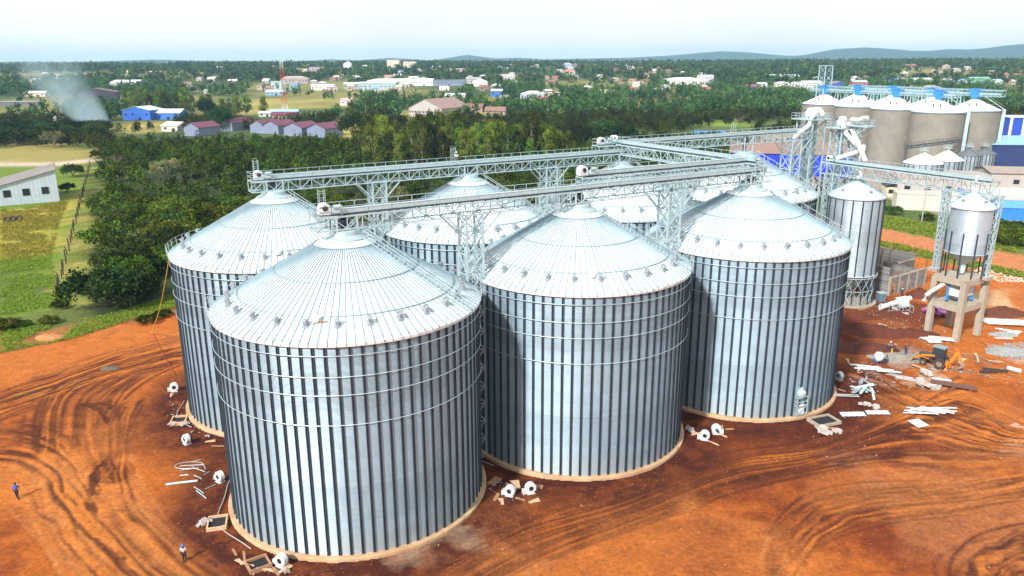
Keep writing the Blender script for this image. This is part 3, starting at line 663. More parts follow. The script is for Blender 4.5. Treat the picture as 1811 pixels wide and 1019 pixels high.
def side_platform():
    x, y = uv(104.6, 20.6); t = thing('work_platform', 'small railed platform with white gearbox bolted beside the lower elevator head', 'platform', (x, y, 31.6), A)
    m = MB(); m.box((0, 0, .0), (2.4, 4.6, .12)); m.build('deck', galv, t)
    m = MB(); rail(m, [(1.2, 2.3, .05), (1.2, -2.3, .05), (-1.2, -2.3, .05), (-1.2, 2.3, .05)], 1.1, 1.1, .05); m.build('handrail', galv, t)
    m = MB(); m.tube([(0, 2.2, 1.1), (0, .6, 1.1), (.1, -.2, 1.5), (.1, -1.2, 1.6)], .36, 10); m.build('transfer_spout', white, t)
    m = MB()
    for sx in (-1, 1):
        m.bar((sx, -2.0, 0), (sx, 2.3, -3), .12); m.bar((sx, 2.3, -3), (sx, 2.3, 0), .12)
    m.build('bracket', galv, t)
    x, y = uv(104.6, 21.2)
    lattice('support_tower', 'slim lattice tower under the small railed platform at the lower elevator', x, y, 0, 31.4, .55, .55, A, 2.4, False, 'bridge support towers', leg=.14)
side_platform()
# ================================================================ hopper silos
def hopper_silo(lab, x, y, z0, zw, zc, ze, za, R, nl, nst, dark_st=True, leglen=None, nring=12):
    t = thing('hopper_silo', lab, 'hopper silo', (x, y, z0), A, 'hopper bottom silos')
    wm = wall_mat('hopper wall %.1f' % R, nl, .85, (.44, .53, .60), .11, .33)
    m = MB(); m.lathe([(R, zw-z0), (R, ze-z0)], 72); m.build('wall', wm, t, True)
    m = MB(); m.lathe([(R, zw-z0), (.45, zc-z0), (.45, zc-z0-.6)], 36); m.build('hopper_cone', galv, t)
    m = MB(); n_ = 3*nl; m.lathe([(R+.25, ze-z0-.05), (.45, za-z0)], n_); m.lathe([(R+.25, ze-z0-.05), (R+.25, ze-z0-.3), (R, ze-z0-.3)], n_)
    for i in range(n_):
        a = 2*PI*i/n_; m.bar(((R+.25)*math.cos(a), (R+.25)*math.sin(a), ze-z0), (.45*math.cos(a), .45*math.sin(a), za-z0+.03), .05, .07, 1)
    m.build('roof', [galvb, rib_m], t)
    m = MB(); m.lathe([(.55, za-z0-.1), (.55, za-z0+.5), (0, za-z0+.55)], 16); m.build('peak_cap', white, t)
    for i in range(nst):
        a = 2*PI*(i+.5)/nst; c, s = math.cos(a), math.sin(a)
        m = MB(); top = ze if (leglen is None) else (zw+leglen if i % 2 == 0 or True else ze)
        if leglen is not None and i in (int(nst*.80), int(nst*.93)): top = ze
        m.bar(((R+.06)*c, (R+.06)*s, 0), ((R+.06)*c, (R+.06)*s, top-z0), .17); m.build('leg', galvd, t)
    m = MB()
    k = nst; hh = zw-z0
    for i in range(k if leglen is None else 0):
        a, b_ = 2*PI*(i+.5)/k, 2*PI*(i+1.5)/k; q = R+.08
        for z1_, z2_ in ((.1, hh*.5), (hh*.5, hh)):
            m.bar((q*math.cos(a), q*math.sin(a), z1_), (q*math.cos(b_), q*math.sin(b_), z2_), .08); m.bar((q*math.cos(b_), q*math.sin(b_), z1_), (q*math.cos(a), q*math.sin(a), z2_), .08)
    for z in ((.15, hh*.5, hh) if leglen is None else (hh, )): m.ring(R+.05, z, .07, 36, 4)
    m.build('leg_bracing', galv, t)
    m = MB(); zz = ze-z0
    for z in (.5, .95): m.ring(R+.32, zz+z, .02, 40, 4)
    for i in range(20): a = 2*PI*i/20; m.bar(((R+.3)*math.cos(a), (R+.3)*math.sin(a), zz-.2), ((R+.32)*math.cos(a), (R+.32)*math.sin(a), zz+.95), .04)
    m.build('guard_rail', galv, t)
    for a in (-1.9, -1.0, .2, 1.6, 3.0):
        r = R*.78; z = ze-z0+(R-r)/(R-.45)*(za-ze); m = MB(); m.lathe([(.14, 0), (.14, .35)], 8, (r*math.cos(a), r*math.sin(a), z)); m.box((r*math.cos(a)+.08, r*math.sin(a), z+.45), (.4, .4, .2), ry=.3); m.build('roof_vent', vent_m, t)
    if leglen is None:
        for z in (zw-z0, ): m = MB(); m.ring(R+.35, z, .05, 60, 4); m.ring(R+.35, z-.35, .04, 60, 4); m.build('wind_ring', galvb, t)
    m = MB(); m.lathe([(.5, zc-z0-.5), (.35, zc-z0-1.2), (.3, max(.3, zc-z0-1.9))], 12); m.build('outlet', galvb, t)
    return t
hx, hy = 62.4, 139.0
hopper_silo('larger hopper silo with braced legs beside the unfinished block building', hx, hy, 0, 5.7, 1.9, 19.9, 22.7, 4.65, 12, 18)
m = MB(); m.lathe([(0, -.2), (5.4, -.2), (5.4, .25), (0, .25)], 48); tag(m.build('concrete_pad', conc, None, loc=(hx, hy, 0)), 'round concrete pad under the larger hopper silo', 'pad')
FRc = (72.2, 120.0)
hopper_silo('small hopper silo standing high on the concrete frame', FRc[0], FRc[1], 10.05, 13.9, 11.9, 21.3, 23.5, 3.0, 8, 10, leglen=3.4)
# the concrete frame tower
def frame_tower():
    t = thing('concrete_tower', 'two storey bare concrete frame carrying the small hopper silo', 'concrete frame', (*FRc, 0), 0)
    fl, ff, fr = np.array(at(1640, 588)), np.array(at(1690, 604)), np.array(at(1727, 592)); fb = fl+fr-ff
    cs = [c-np.array(FRc) for c in (fl, ff, fr, fb)]; cen = sum(cs)/4; cs = [c*1.0 for c in cs]
    ang = math.atan2(*(cs[2]-cs[1])[::-1])
    for c in cs:
        m = MB(); m.box((c[0], c[1], 4.8), (.85, .85, 9.8), rz=ang); m.build('column', conc, t)
    for z in (5.2, 9.45):
        m = MB()
        for i in range(4):
            a, b_ = cs[i], cs[(i+1) % 4]; m.bar((a[0], a[1], z), (b_[0], b_[1], z), .6, .85)
        m.build('ring_beam', conc, t)
    for z in (5.62, 9.92):
        m = MB(); P = [tuple(cen+(c-cen)*1.10) for c in cs]; m.prism(P, z-.09, z+.13); m.build('slab', conc, t)
    b = thing('weighing_hopper', 'white box hopper with blue clamps on the lower slab of the concrete frame', 'hopper', (FRc[0]+cen[0]-.3, FRc[1]+cen[1]-.9, 5.75), ang)
    m = MB(); m.box((0, 0, 2.35), (3.3, 2.3, 2.3)); m.lathe([(1.5, 1.4), (.5, .5)], 4, a0=PI/4)
    for i in range(-3, 4): m.box((i*.45, -1.17, 2.35), (.07, .07, 1.9))
    m.build('bin', white, b)
    for sx in (-1.75, 1.75):
        for sy in (-1, 1): m = MB(); m.box((sx, sy*1.0, 1.7), (.28, .28, 2.6)); m.box((sx, sy, 2.9), (.5, .5, .25)); m.box((sx, sy, .5), (.5, .5, .2)); m.build('load_clamp', cblue, b)
    d = thing('discharge_pipe', 'white bent discharge pipe leaving the left side of the concrete frame', 'pipe', (FRc[0]-3.2, FRc[1]-.6, 0), 0)
    m = MB(); m.tube([(1.2, .4, 9.0), (-.2, 0, 8.4), (-2.2, -.4, 7.3), (-2.6, -.5, 7.0), (-2.8, -.5, 6.1)], .3, 12); m.build('pipe', white, d)
    m = MB(); m.lathe([(.42, 0), (.42, .15)], 12, (-2.8, -.5, 6.05)); m.build('flange', galv, d)
frame_tower()
x, y = uv(100.3, .4); lattice('support_tower', 'tall lattice leg left of the small hopper silo, standing on the frame slab', x, y, 10.05, 23.0, .32, .5, A-PI/2, 1.6, False, 'bridge support towers', leg=.11)
x, y = uv(101.9, -6.9)
t = lattice('support_tower', 'lattice leg right of the small hopper silo at the bridge end', x, y, 10.05, 23.0, .32, .5, A-PI/2, 1.6, False, 'bridge support towers', leg=.11)
x, y = uv(100.6, 22.5); lattice('support_tower', 'lattice tower under the right hand bridge next to the elevators', x, y, 0, 23.0, .9, .9, A, 2.4, False, 'bridge support towers')
for k, (u, v, lab, z) in enumerate([(100.4, 16.5, 'pale spout dropping from the bridge onto the larger hopper silo', 22.9), (100.2, -4.1, 'pale spout dropping from the bridge onto the small hopper silo', 23.7)]):
    x, y = uv(u, v); t = thing('drop_spout', lab, 'spout', (x, y, z), A, 'drop spouts under the right hand bridge')
    m = MB(); m.tube([(0, 0, 2.2), (0, 0, .9), (0, 0, .1)], [.3, .26, .35], 10); m.build('tube', white, t); m = MB(); m.lathe([(.45, -.05), (.45, .12)], 12, (0, 0, .1)); m.build('flange', galv, t)
# ================================================================ old concrete silos
def old_silos():
    d_ = np.array([168., 312.]); step = np.array([-7.1, 20.3]); per = np.array([19.2, 9.0])
    k = 0; R = 9.6; hoods = []
    lab = ['nearest and widest tan concrete silo, service duct down its right edge', 'tan concrete silo, second from the right in the near row', 'tan concrete silo behind the lower elevator tower, third in the near row', 'tan concrete silo behind the tallest elevator tower, far left of the group',
           'tan concrete silo at the right end of the far row, inclined ladder on its roof', 'white roofed silo peeking between the two nearest tan silos', 'white roofed silo peeking behind the middle of the tan silos', 'far row tan silo almost hidden behind the others']
    for j in (0, 1):
        for i in range(4):
            c = d_+step*i+per*j; t = thing('concrete_silo', lab[k], 'silo', (float(c[0]), float(c[1]), 0), 0, 'old tan concrete silos'); k += 1
            m = MB(); m.lathe([(R, 0), (R, 23.3)], 72); m.build('wall', tan, t, True)
            m = MB(); m.lathe([(R+.25, 23.25), (R+.25, 23.65), (R+.1, 23.7)], 72); m.lathe([(R+.25, 23.25), (R, 23.2)], 72); m.build('eave_band', rib_m, t)
            m = MB(); m.lathe([(R+.12, 23.68), (2.0, 27.3), (1.8, 27.6), (0, 27.7)], 72); m.build('roof', paleroof, t, False)
            for a in (-2.4, -2.0, -1.0, .4): m = MB(); r = 6.0 if a != -1.0 else 4.5; z = 23.7+(R-r)*.47; m.lathe([(.22, -.1), (.22, 1.0), (.35, 1.05), (.35, 1.3), (0, 1.3)], 10, (r*math.cos(a), r*math.sin(a), z)); m.build('roof_vent', galvd, t)
            if (j, i) in ((0, 0), (1, 0)):
                a = -.42; c_, s_ = math.cos(a), math.sin(a); m = MB(); m.box(((R+.8)*c_, (R+.8)*s_, 12), (1.3, 1.3, 24), rz=a)
                m.build('service_duct', galv, t); m = MB(); m.bar(((R+.8)*c_, (R+.8)*s_, 24), (3*c_, 3*s_, 29), .35); m.bar(((R+.8)*c_, (R+.8)*s_, 25), (3*c_, 3*s_, 30), .1); m.build('roof_ladder', galv, t)
    a = math.atan2(step[1], step[0])
    for j, lab in ((0, 'pale blue truss gallery with blue hoods above the near row of tan silos'), (1, 'pale blue truss gallery above the far row of tan silos')):
        p = d_+per*j-step/np.linalg.norm(step)*(8 if j == 0 else 12); Lq = 82
        t = thing('truss_gallery', lab, 'conveyor bridge', (float(p[0]), float(p[1]), 31.6), a, 'truss galleries over the tan silos')
        m = MB(); truss_frame(m, Lq, 2.2, 2.6, 0, 2.2); truss_frame(m, Lq, 2.2, .3, 0, 4); 
        for i in range(int(Lq/2.2)):
            m.bar((i*2.2, -1.1, 0), (i*2.2+2.2, 1.1, 0), .12)
        m.build('truss', lblue, t)
        m = MB(); m.box((Lq/2, 0, -2.3), (Lq, 1.6, .12)); m.box((Lq/2, .2, -1.6), (Lq-2, .6, .7)); m.build('conveyor', lblue, t)
        for i in range(4):
            s = (8 if j == 0 else 12)+21.5*i; m = MB()
            m.add([(s-1.1, -1.3, -3.6), (s+1.1, -1.3, -3.6), (s+1.1, 1.3, -3.6), (s-1.1, 1.3, -3.6), (s-1.9, -1.8, -.2), (s+1.9, -1.8, -.2), (s+1.9, 1.8, -.2), (s-1.9, 1.8, -.2)], [(0, 1, 5, 4), (1, 2, 6, 5), (2, 3, 7, 6), (3, 0, 4, 7), (0, 1, 2, 3), (4, 5, 6, 7)])
            m.box((s, 0, .1), (4.2, 4.0, .3)); m.build('hood', cblue, t)
            for q in (s+7, s+13):
                m = MB()
                for sy in (-.9, .9): m.bar((q-.5, sy, -2.6), (q-1.2, sy, -6.8), .22); m.bar((q+.5, sy, -2.6), (q+1.2, sy, -6.8), .22)
                if i < 3: m.build('trestle', lblue, t)
    p = d_+step*3.0; x, y = float(p[0]), float(p[1])
    t = lattice('elevator_tower', 'pale blue lattice head house tower rising above the far end of the tan silos', x, y+2, 26, 40.5, 2.3, 2.0, a, 3.4, False, 'bucket elevator towers', lblue, .32, cat='elevator tower')
    m = MB(); m.box((0, 0, 14.6), (4.6, 4.4, .3)); m.build('platform', lblue, t); m = MB(); m.box((0, 0, 8), (1, 1, 12.5)); m.box((0, 0, 11), (1.8, 1.4, 2)); m.build('elevator_leg', galvd, t)
old_silos()
# small steel silos in front of them
for px, py, half, ez, az, lab in ((1642, 340, 32, 9.2, 12.4, 'nearest small steel silo with a rust streak on its roof'), (1682, 330, 27, 8.8, 12.0, 'second small steel silo, paler, right of the rust streaked one'),
                             (1719, 313, 20, 7.9, 10.1, 'third small steel silo, dark roof, beside the blue shed'), (1746, 307, 18, 7.4, 9.4, 'fourth small steel silo, dark roof, at the shed corner')):
    x, y = at(px, py); R = half/pxm(y); y += R
    t = thing('small_silo', lab, 'silo', (x, y, 0), 0, 'small steel silos in front of the tan silos')
    wm_ = wall_mat('small silo wall', 10, .9, (.30, .36, .40)) if 'small silo wall' not in MATS else MATS['small silo wall']
    m = MB(); m.lathe([(R, 0), (R, ez)], 48); m.build('wall', wm_, t, True)
    dk_ = R < 4.6
    rm_ = mat('grey zinc roof', (.16, .19, .21), .5, .3, .12, 1) if dk_ else mat('pale zinc roof', (.55, .60, .60), .5, .2, .1, 1, dirt=(.42, .30, .16), dirts=.6 if half == 32 else .1)
    m = MB(); m.lathe([(R+.2, ez-.1), (.6, az), (.6, az+.6), (0, az+.6)], 30); 
    for i in range(30): a = 2*PI*i/30; m.bar(((R+.2)*math.cos(a), (R+.2)*math.sin(a), ez), (.6*math.cos(a), .6*math.sin(a), az+.05), .1)
    m.build('roof', rm_, t)
    for i in range(20):
        a = 2*PI*i/20; m = MB(); m.box(((R+.05)*math.cos(a), (R+.05)*math.sin(a), ez/2), (.12, .3, ez), rz=a); m.build('stiffener', galvd, t)
    m = MB(); m.box((0, 0, az+.9), (2.4, 1.8, .2)); rail(m, [(-1.2, -.9, az+.9), (1.2, -.9, az+.9), (1.2, .9, az+.9), (-1.2, .9, az+.9)], 1., 1.2, .08); m.build('peak_platform', galv, t)
p0 = at(1612, 330); t = thing('access_bridge', 'thin steel catwalk linking the peaks of the small steel silos', 'catwalk', (p0[0]-2, p0[1]+4, 13.6), .62)
m = MB(); truss_frame(m, 40, 1.2, .8, 0, 2.5); rail(m, [(0, .6, 0), (40, .6, 0)], 1.1, 2.5, .08); m.build('truss', galvd, t)
m = MB()
for s in (0, .6): m.bar((0, -s, -.8), (0, -s, -13.6), .16)
m.build('leg', galvd, t)
# ================================================================ buildings
FOOT = []   # footprints to keep trees off: x, y, half width, depth
def facade(m, w_, h, z0, dep, wins, mi=1):
    pass
def bld(name, lab, pl, pr, pb, h, dep, roof='gable', rc=(.5, .5, .5), wc=(.6, .6, .58), ridge='x', rise=1.6, wins=None, rz=0, group=None, door=True, cat='building', ov=.5, grow=0):
    xl, yl = at(pl, pb); xr, yr = at(pr, pb); x = (xl+xr)/2; y = (yl+yr)/2; w_ = abs(xr-xl)
    z = tz(x, y) if y > 560 else 0
    t = thing(name, lab, cat, (x, y, z), rz, group)
    wk = 'painted wall %.2f %.2f %.2f' % wc; rk = 'roof sheet %.2f %.2f %.2f' % rc
    wm_ = mat(wk, wc, .8, 0, .12, .4, dirt=tuple(c*.6 for c in wc), dirts=.35); rm_ = mat(rk, rc, .55, 0, .14, .3, dirt=tuple(c*.65+.02 for c in rc), dirts=.4)
    m = MB(); hw = w_/2
    if roof == 'gable' and ridge == 'y':
        m.add([(-hw, 0, -1), (hw, 0, -1), (hw, 0, h), (0, 0, h+rise), (-hw, 0, h), (-hw, dep, -1), (hw, dep, -1), (hw, dep, h), (0, dep, h+rise), (-hw, dep, h)], [(0, 1, 2, 3, 4), (5, 6, 7, 8, 9), (0, 4, 9, 5), (1, 2, 7, 6)])
    elif roof == 'gable':
        m.add([(-hw, 0, -1), (-hw, dep, -1), (-hw, dep, h), (-hw, dep/2, h+rise), (-hw, 0, h), (hw, 0, -1), (hw, dep, -1), (hw, dep, h), (hw, dep/2, h+rise), (hw, 0, h)], [(0, 1, 2, 3, 4), (5, 6, 7, 8, 9), (0, 4, 9, 5), (1, 2, 7, 6)])
    else: m.box((0, dep/2, h/2-.5), (w_, dep, h+1))
    m.build('wall', wm_, t)
    m = MB(); th = .18
    def slab(a, b_, c_, d_): 
        n_ = (Vector(b_)-Vector(a)).cross(Vector(c_)-Vector(a)).normalized(); n_ = n_ if n_.z > 0 else -n_; o = n_*th; V4 = [Vector(k) for k in (a, b_, c_, d_)]
        m.add([v+n_*.02 for v in V4]+[v+o for v in V4], [(0, 1, 2, 3), (4, 5, 6, 7), (0, 1, 5, 4), (1, 2, 6, 5), (2, 3, 7, 6), (3, 0, 4, 7)])
    if roof == 'gable' and ridge == 'y':
        k = rise/hw
        slab((-hw-ov, -ov, h-ov*k), (0, -ov, h+rise), (0, dep+ov, h+rise), (-hw-ov, dep+ov, h-ov*k)); slab((hw+ov, -ov, h-ov*k), (0, -ov, h+rise), (0, dep+ov, h+rise), (hw+ov, dep+ov, h-ov*k))
    elif roof == 'gable':
        k = rise/(dep/2)
        slab((-hw-ov, -ov, h-ov*k), (hw+ov, -ov, h-ov*k), (hw+ov, dep/2, h+rise), (-hw-ov, dep/2, h+rise)); slab((-hw-ov, dep+ov, h-ov*k), (hw+ov, dep+ov, h-ov*k), (hw+ov, dep/2, h+rise), (-hw-ov, dep/2, h+rise))
    elif roof == 'hip':
        q = min(hw, dep/2)*.9
        a = [(-hw-ov, -ov, h), (hw+ov, -ov, h), (hw+ov, dep+ov, h), (-hw-ov, dep+ov, h), (-hw+q, dep/2, h+rise), (hw-q, dep/2, h+rise)]
        m.add(a, [(0, 1, 5, 4), (1, 2, 5), (2, 3, 4, 5), (3, 0, 4), (0, 1, 2, 3)])
    elif roof == 'arch':
        n_ = 10; pr_ = [(-hw*math.cos(PI*i/n_), h+rise*math.sin(PI*i/n_)) for i in range(n_+1)]
        for a, b_ in zip(pr_[:-1], pr_[1:]): m.add([(a[0], -ov, a[1]), (b_[0], -ov, b_[1]), (b_[0], dep+ov, b_[1]), (a[0], dep+ov, a[1])], [(0, 1, 2, 3)])
        m.add([(p[0], 0, p[1]) for p in pr_], [tuple(range(n_+1))]); m.add([(p[0], dep, p[1]) for p in pr_], [tuple(range(n_+1))])
    else: m.box((0, dep/2, h+.2), (w_+2*ov, dep+2*ov, .4))
    m.build('roof', rm_, t)
    nw = wins if wins is not None else max(1, int(w_/5))
    wh = min(1.4, h*.4)
    rows = max(1, int(h/3.4)) if h > 6.5 and wins != 0 and name in ('office_block', 'apartment_block') else 1
    for r_ in range(rows):
        for i in range(nw):
            xx = -hw+(i+.5)*w_/nw
            if door and r_ == 0 and i == nw//2: continue
            zc = (r_+.58)*h/rows; m = MB(); m.box((xx, -.02, zc), (min(1.8, w_/nw*.5), .1, wh)); m.build('window', dark, t)
    if door and h < 12:
        m = MB(); m.box((-hw+(nw//2+.5)*w_/nw, -.03, min(2.2, h*.7)/2), (min(2.4, w_*.2), .12, min(2.2, h*.7))); m.build('door', dark, t)
    FOOT.append((x, y, hw+2, dep)); return t
white_c = (.72, .73, .72); grey_c = (.42, .43, .42)
# --- near and named buildings
t = bld('warehouse', 'large blue walled warehouse with a brown roof behind the elevator towers', 1292, 1500, 311, 8.4, 26, 'gable', (.24, .15, .12), (.008, .035, .55), 'x', 3.2, 0, -.28, door=False)
for i in range(7):
    m = MB(); m.box((-26+i*8.6, -.06, 4.0), (.25, .12, 8)); m.build('rib', dark, t)
bld('office', 'small white office with a flat bright blue roof edge near the conveyor', 1232, 1282, 247, 3.6, 10, 'flat', (.02, .17, .62), (.75, .75, .74), wins=6, rz=-.1, ov=.9)
bld('open_shed', 'low dark roofed open shed right of the small white office', 1290, 1342, 246, 2.6, 10, 'flat', (.10, .09, .09), (.12, .11, .10), wins=0, door=False, rz=-.05)
bld('workshop', 'long flat roofed workshop with a grey brown roof behind the right hand bridge', 1590, 1760, 352, 6.0, 22, 'flat', (.36, .31, .26), (.42, .38, .34), wins=5, rz=-.22, ov=.1, door=False)
bld('workshop', 'plain grey end building with one arched window right of the workshop', 1752, 1836, 342, 6.6, 16, 'gable', (.30, .25, .21), (.40, .37, .34), 'x', 1.2, 1, -.2, door=False)
bld('boundary_building', 'long white low building with a pipe run, left of the small hopper silo', 1588, 1700, 373, 4.6, 6, 'flat', (.50, .46, .42), (.56, .54, .46), wins=0, rz=-.25, ov=.1, door=False)
bld('guard_house', 'cream guard house under a black curved carport roof', 1566, 1606, 349, 3.2, 6, 'arch', (.03, .03, .035), (.60, .52, .36), 'y', 1.3, 2, -.2, ov=.6)
t = bld('factory_block', 'long bright blue factory block at the right edge behind the small hopper silo', 1738, 1900, 397, 6.4, 22, 'flat', (.45, .44, .42), (.03, .20, .62), wins=0, rz=-.24, ov=.05, door=False)
m = MB(); m.box((0, -.1, 5.3), (22, .2, 2.0)); m.build('fascia', mat('pale blue fascia', (.13, .36, .74), .6, 0, .08, .5), t)
m = MB(); m.box((0, -.35, .5), (22, .5, .9)); m.build('plinth', conc, t)
t = bld('silo_shed', 'dark blue shed with a light blue sheet roof at the right edge', 1738, 1850, 303, 10.5, 22, 'gable', (.22, .42, .62), (.02, .035, .13), 'x', 2.5, 0, -.1, door=False)
t = bld('tower_block', 'tall blue cladding block with white pilasters at the right edge', 1779, 1850, 262, 15, 14, 'flat', (.45, .58, .66), (.015, .06, .42), wins=0, rz=-.15, door=False)
for i in range(4): m = MB(); m.box((-9+i*6.0, -.2, 8), (1.2, .5, 14.5)); m.build('pilaster', white, t)
bld('plant_room', 'dark machinery house between the small steel silos and the blue shed', 1702, 1760, 300, 6, 8, 'gable', (.05, .12, .32), (.06, .06, .08), 'x', 1.2, 0, 0, door=False)
for i, px in enumerate((1757, 1772, 1786)):
    x, y = at(px, 386); t = thing('storage_cabinet', 'white gabled steel cabinet beside the blue factory wall', 'cabinet', (x, y, 0), -.2, 'white cabinets along the blue factory wall')
    m = MB(); m.box((0, 0, 1.3), (1.7, 1.5, 2.6)); m.add([(-.95, -.85, 2.6), (.95, -.85, 2.6), (.95, .85, 2.6), (-.95, .85, 2.6), (0, -.85, 3.1), (0, .85, 3.1)], [(0, 1, 4), (2, 3, 5), (0, 4, 5, 3), (1, 2, 5, 4), (0, 1, 2, 3)]); m.build('body', white, t)
    m = MB(); m.box((0, -.78, 1.9), (.9, .06, .4)); m.build('vent_panel', dark, t)
for i in range(3):
    x, y = at(1798+i*14, 386+i*3); t = thing('pipe_rack', 'grey steel pipe rack frame standing against the blue factory wall', 'pipe rack', (x, y, 0), -.2, 'pipe racks along the blue factory wall')
    m = MB(); 
    for s in (-.5, .5): m.box((s, 0, 1.9), (.2, .2, 3.8))
    m.box((0, 0, 3.7), (1.6, .2, .2)); m.box((0, 0, 2.2), (1.6, .15, .15)); m.build('frame', galv, t); m = MB(); m.bar((-1.2, 0, 3.95), (1.2, 0, 3.95), .22, mi=0, n=8); m.build('pipe', mat('red pipe', (.4, .04, .03), .5), t)
# left barn
def barn():
    x1_, y1_ = at(106, 356); x0_, y0_ = at(-90, 372); ang = math.atan2(y0_-y1_, x0_-x1_); L_ = math.hypot(x0_-x1_, y0_-y1_)
    t = thing('barn', 'white sheet metal barn with a sloping grey roof and four barred windows', 'barn', (x1_, y1_, 0), ang)
    hR = 10.2; hL = 10.2-.245*L_; dep = -19; m = MB()
    m.add([(0, 0, -.5), (L_, 0, -.5), (L_, 0, hL), (0, 0, hR), (0, dep, -.5), (L_, dep, -.5), (L_, dep, hL), (0, dep, hR)], [(0, 1, 2, 3), (4, 5, 6, 7), (0, 3, 7, 4), (1, 2, 6, 5)])
    for i in range(1, int(L_/1.1)): zt = hR-.245*i*1.1; m.box((i*1.1, .015, zt/2), (.05, .05, zt))
    m.build('wall', mat('barn sheet', (.46, .55, .62), .6, 0, .1, .5, dirt=(.42, .42, .40), dirts=.5), t)
    m = MB(); m.add([(-.4, .5, hR+.2), (L_, .5, hL+.12), (L_, dep-.5, hL+.12), (-.4, dep-.5, hR+.2), (-.4, .5, hR+.02), (L_, .5, hL-.06), (L_, dep-.5, hL-.06), (-.4, dep-.5, hR+.02)], [(0, 1, 2, 3), (4, 5, 6, 7), (0, 1, 5, 4), (1, 2, 6, 5), (2, 3, 7, 6), (3, 0, 4, 7)])
    m.build('roof', mat('barn roof', (.20, .18, .175), .7, 0, .12, .5, dirt=(.13, .11, .10), dirts=.6), t)
    m = MB(); m.box((-.4, dep/2, hR+.1), (.25, -dep+1, .4)); m.build('barge_board', mat('rusty barge board', (.25, .06, .05), .7), t)
    for s, zc in ((3.6, 3.9), (8.9, 3.8), (14.1, 3.7), (19.2, 3.6)):
        m = MB(); m.box((s, .06, zc), (2.0, .1, 2.2)); f = m.build('window', dark, t); m = MB()
        for k in range(5): m.box((s-.8+k*.4, .14, zc), (.06, .05, 2.2))
        for k in range(3): m.box((s, .16, zc-.8+k*.8), (2.0, .05, .06))
        m.build('bars', galvd, f)
    FOOT.append(((x1_+x0_)/2, (y1_+y0_)/2, L_/2, 20))
barn()
# yard behind the thicket at the left
bld('shed', 'blue fronted shed with red trim and a pale gable roof, beside the smoke', 216, 268, 213, 7.6, 20, 'gable', (.50, .60, .62), (.03, .13, .55), 'y', 2.6, 4, -.12)
bld('shed', 'long pale roofed shed with blue side walls, right of the red trimmed shed', 262, 320, 212, 5.2, 14, 'gable', (.74, .80, .82), (.05, .18, .58), 'x', 2.6, 4, -.06)
bld('shed', 'low cream roofed shed in front of the maroon roofs', 284, 316, 233, 3.6, 13, 'gable', (.74, .70, .56), (.62, .60, .52), 'x', 2.2, 2, -.25)
bld('hut', 'tiny cream hut among the dark orchard trees', 96, 112, 217, 3.2, 5, 'gable', (.5, .5, .44), (.6, .58, .45), 'x', 1.4, 1)
bld('shed', 'ruined white low walls among the orchard trees at the left edge', 4, 36, 224, 2.2, 6, 'flat', (.4, .4, .38), (.7, .7, .66), wins=3)
MR = (.135, .028, .065)
for i, (pl, pr, pb, lab) in enumerate([(322, 356, 241, 'leftmost maroon roofed shed, its long slope facing the thicket'), (388, 414, 232, 'maroon roofed shed second from the left, half behind a bush'), (440, 470, 236, 'maroon roofed shed behind the round crowned tree'),
        (462, 496, 237, 'maroon roofed shed with grey side wall, third from the right end'), (499, 538, 241, 'maroon roofed shed with grey side wall, next to last at right'), (540, 579, 243, 'maroon roofed shed at the right end of the saw tooth row')]):
    x, y = at((pl+pr)/2, pb); t = bld('shed', lab, pl, pr, pb, 5.2, 18, 'gable', MR, (.19, .23, .33), 'y', 2.8, 0, -.42, 'maroon roofed sheds in a saw tooth row', False)
bld('shed', 'long maroon roofed shed behind the saw tooth row, below the red and white mast', 482, 524, 213, 4, 9, 'gable', MR, (.38, .30, .26), 'x', 2.2, 3, -.05, None, False)
bld('shed', 'sky blue roofed shed at the foot of the red and white mast', 476, 526, 206, 3.2, 10, 'gable', (.28, .55, .72), (.5, .55, .6), 'x', 2., 3, -.03)
bld('shed', 'white roofed little shed left of the mast', 458, 478, 207, 3, 8, 'gable', (.72, .74, .74), (.5, .5, .5), 'x', 1.2, 2)
bld('hall', 'burnt looking dark open hall behind the smoke', 133, 205, 181, 10, 34, 'gable', (.13, .055, .09), (.045, .04, .06), 'y', 4, 0, .35, door=False)
bld('hall', 'white long roofed hall left of centre on the wooded slope', 194, 243, 158, 9, 40, 'gable', (.7, .72, .7), (.42, .42, .46), 'x', 3, 5)
bld('shed', 'grey roofed long canopy at the left edge above the orchard', 0, 68, 188, 4, 10, 'flat', (.33, .33, .35), (.14, .13, .13), wins=0, rz=.06, door=False)
bld('house', 'white roofed long house above the canopy at the left edge', 42, 82, 171, 4, 10, 'gable', (.62, .58, .52), (.6, .5, .42), 'x', 2, 4)
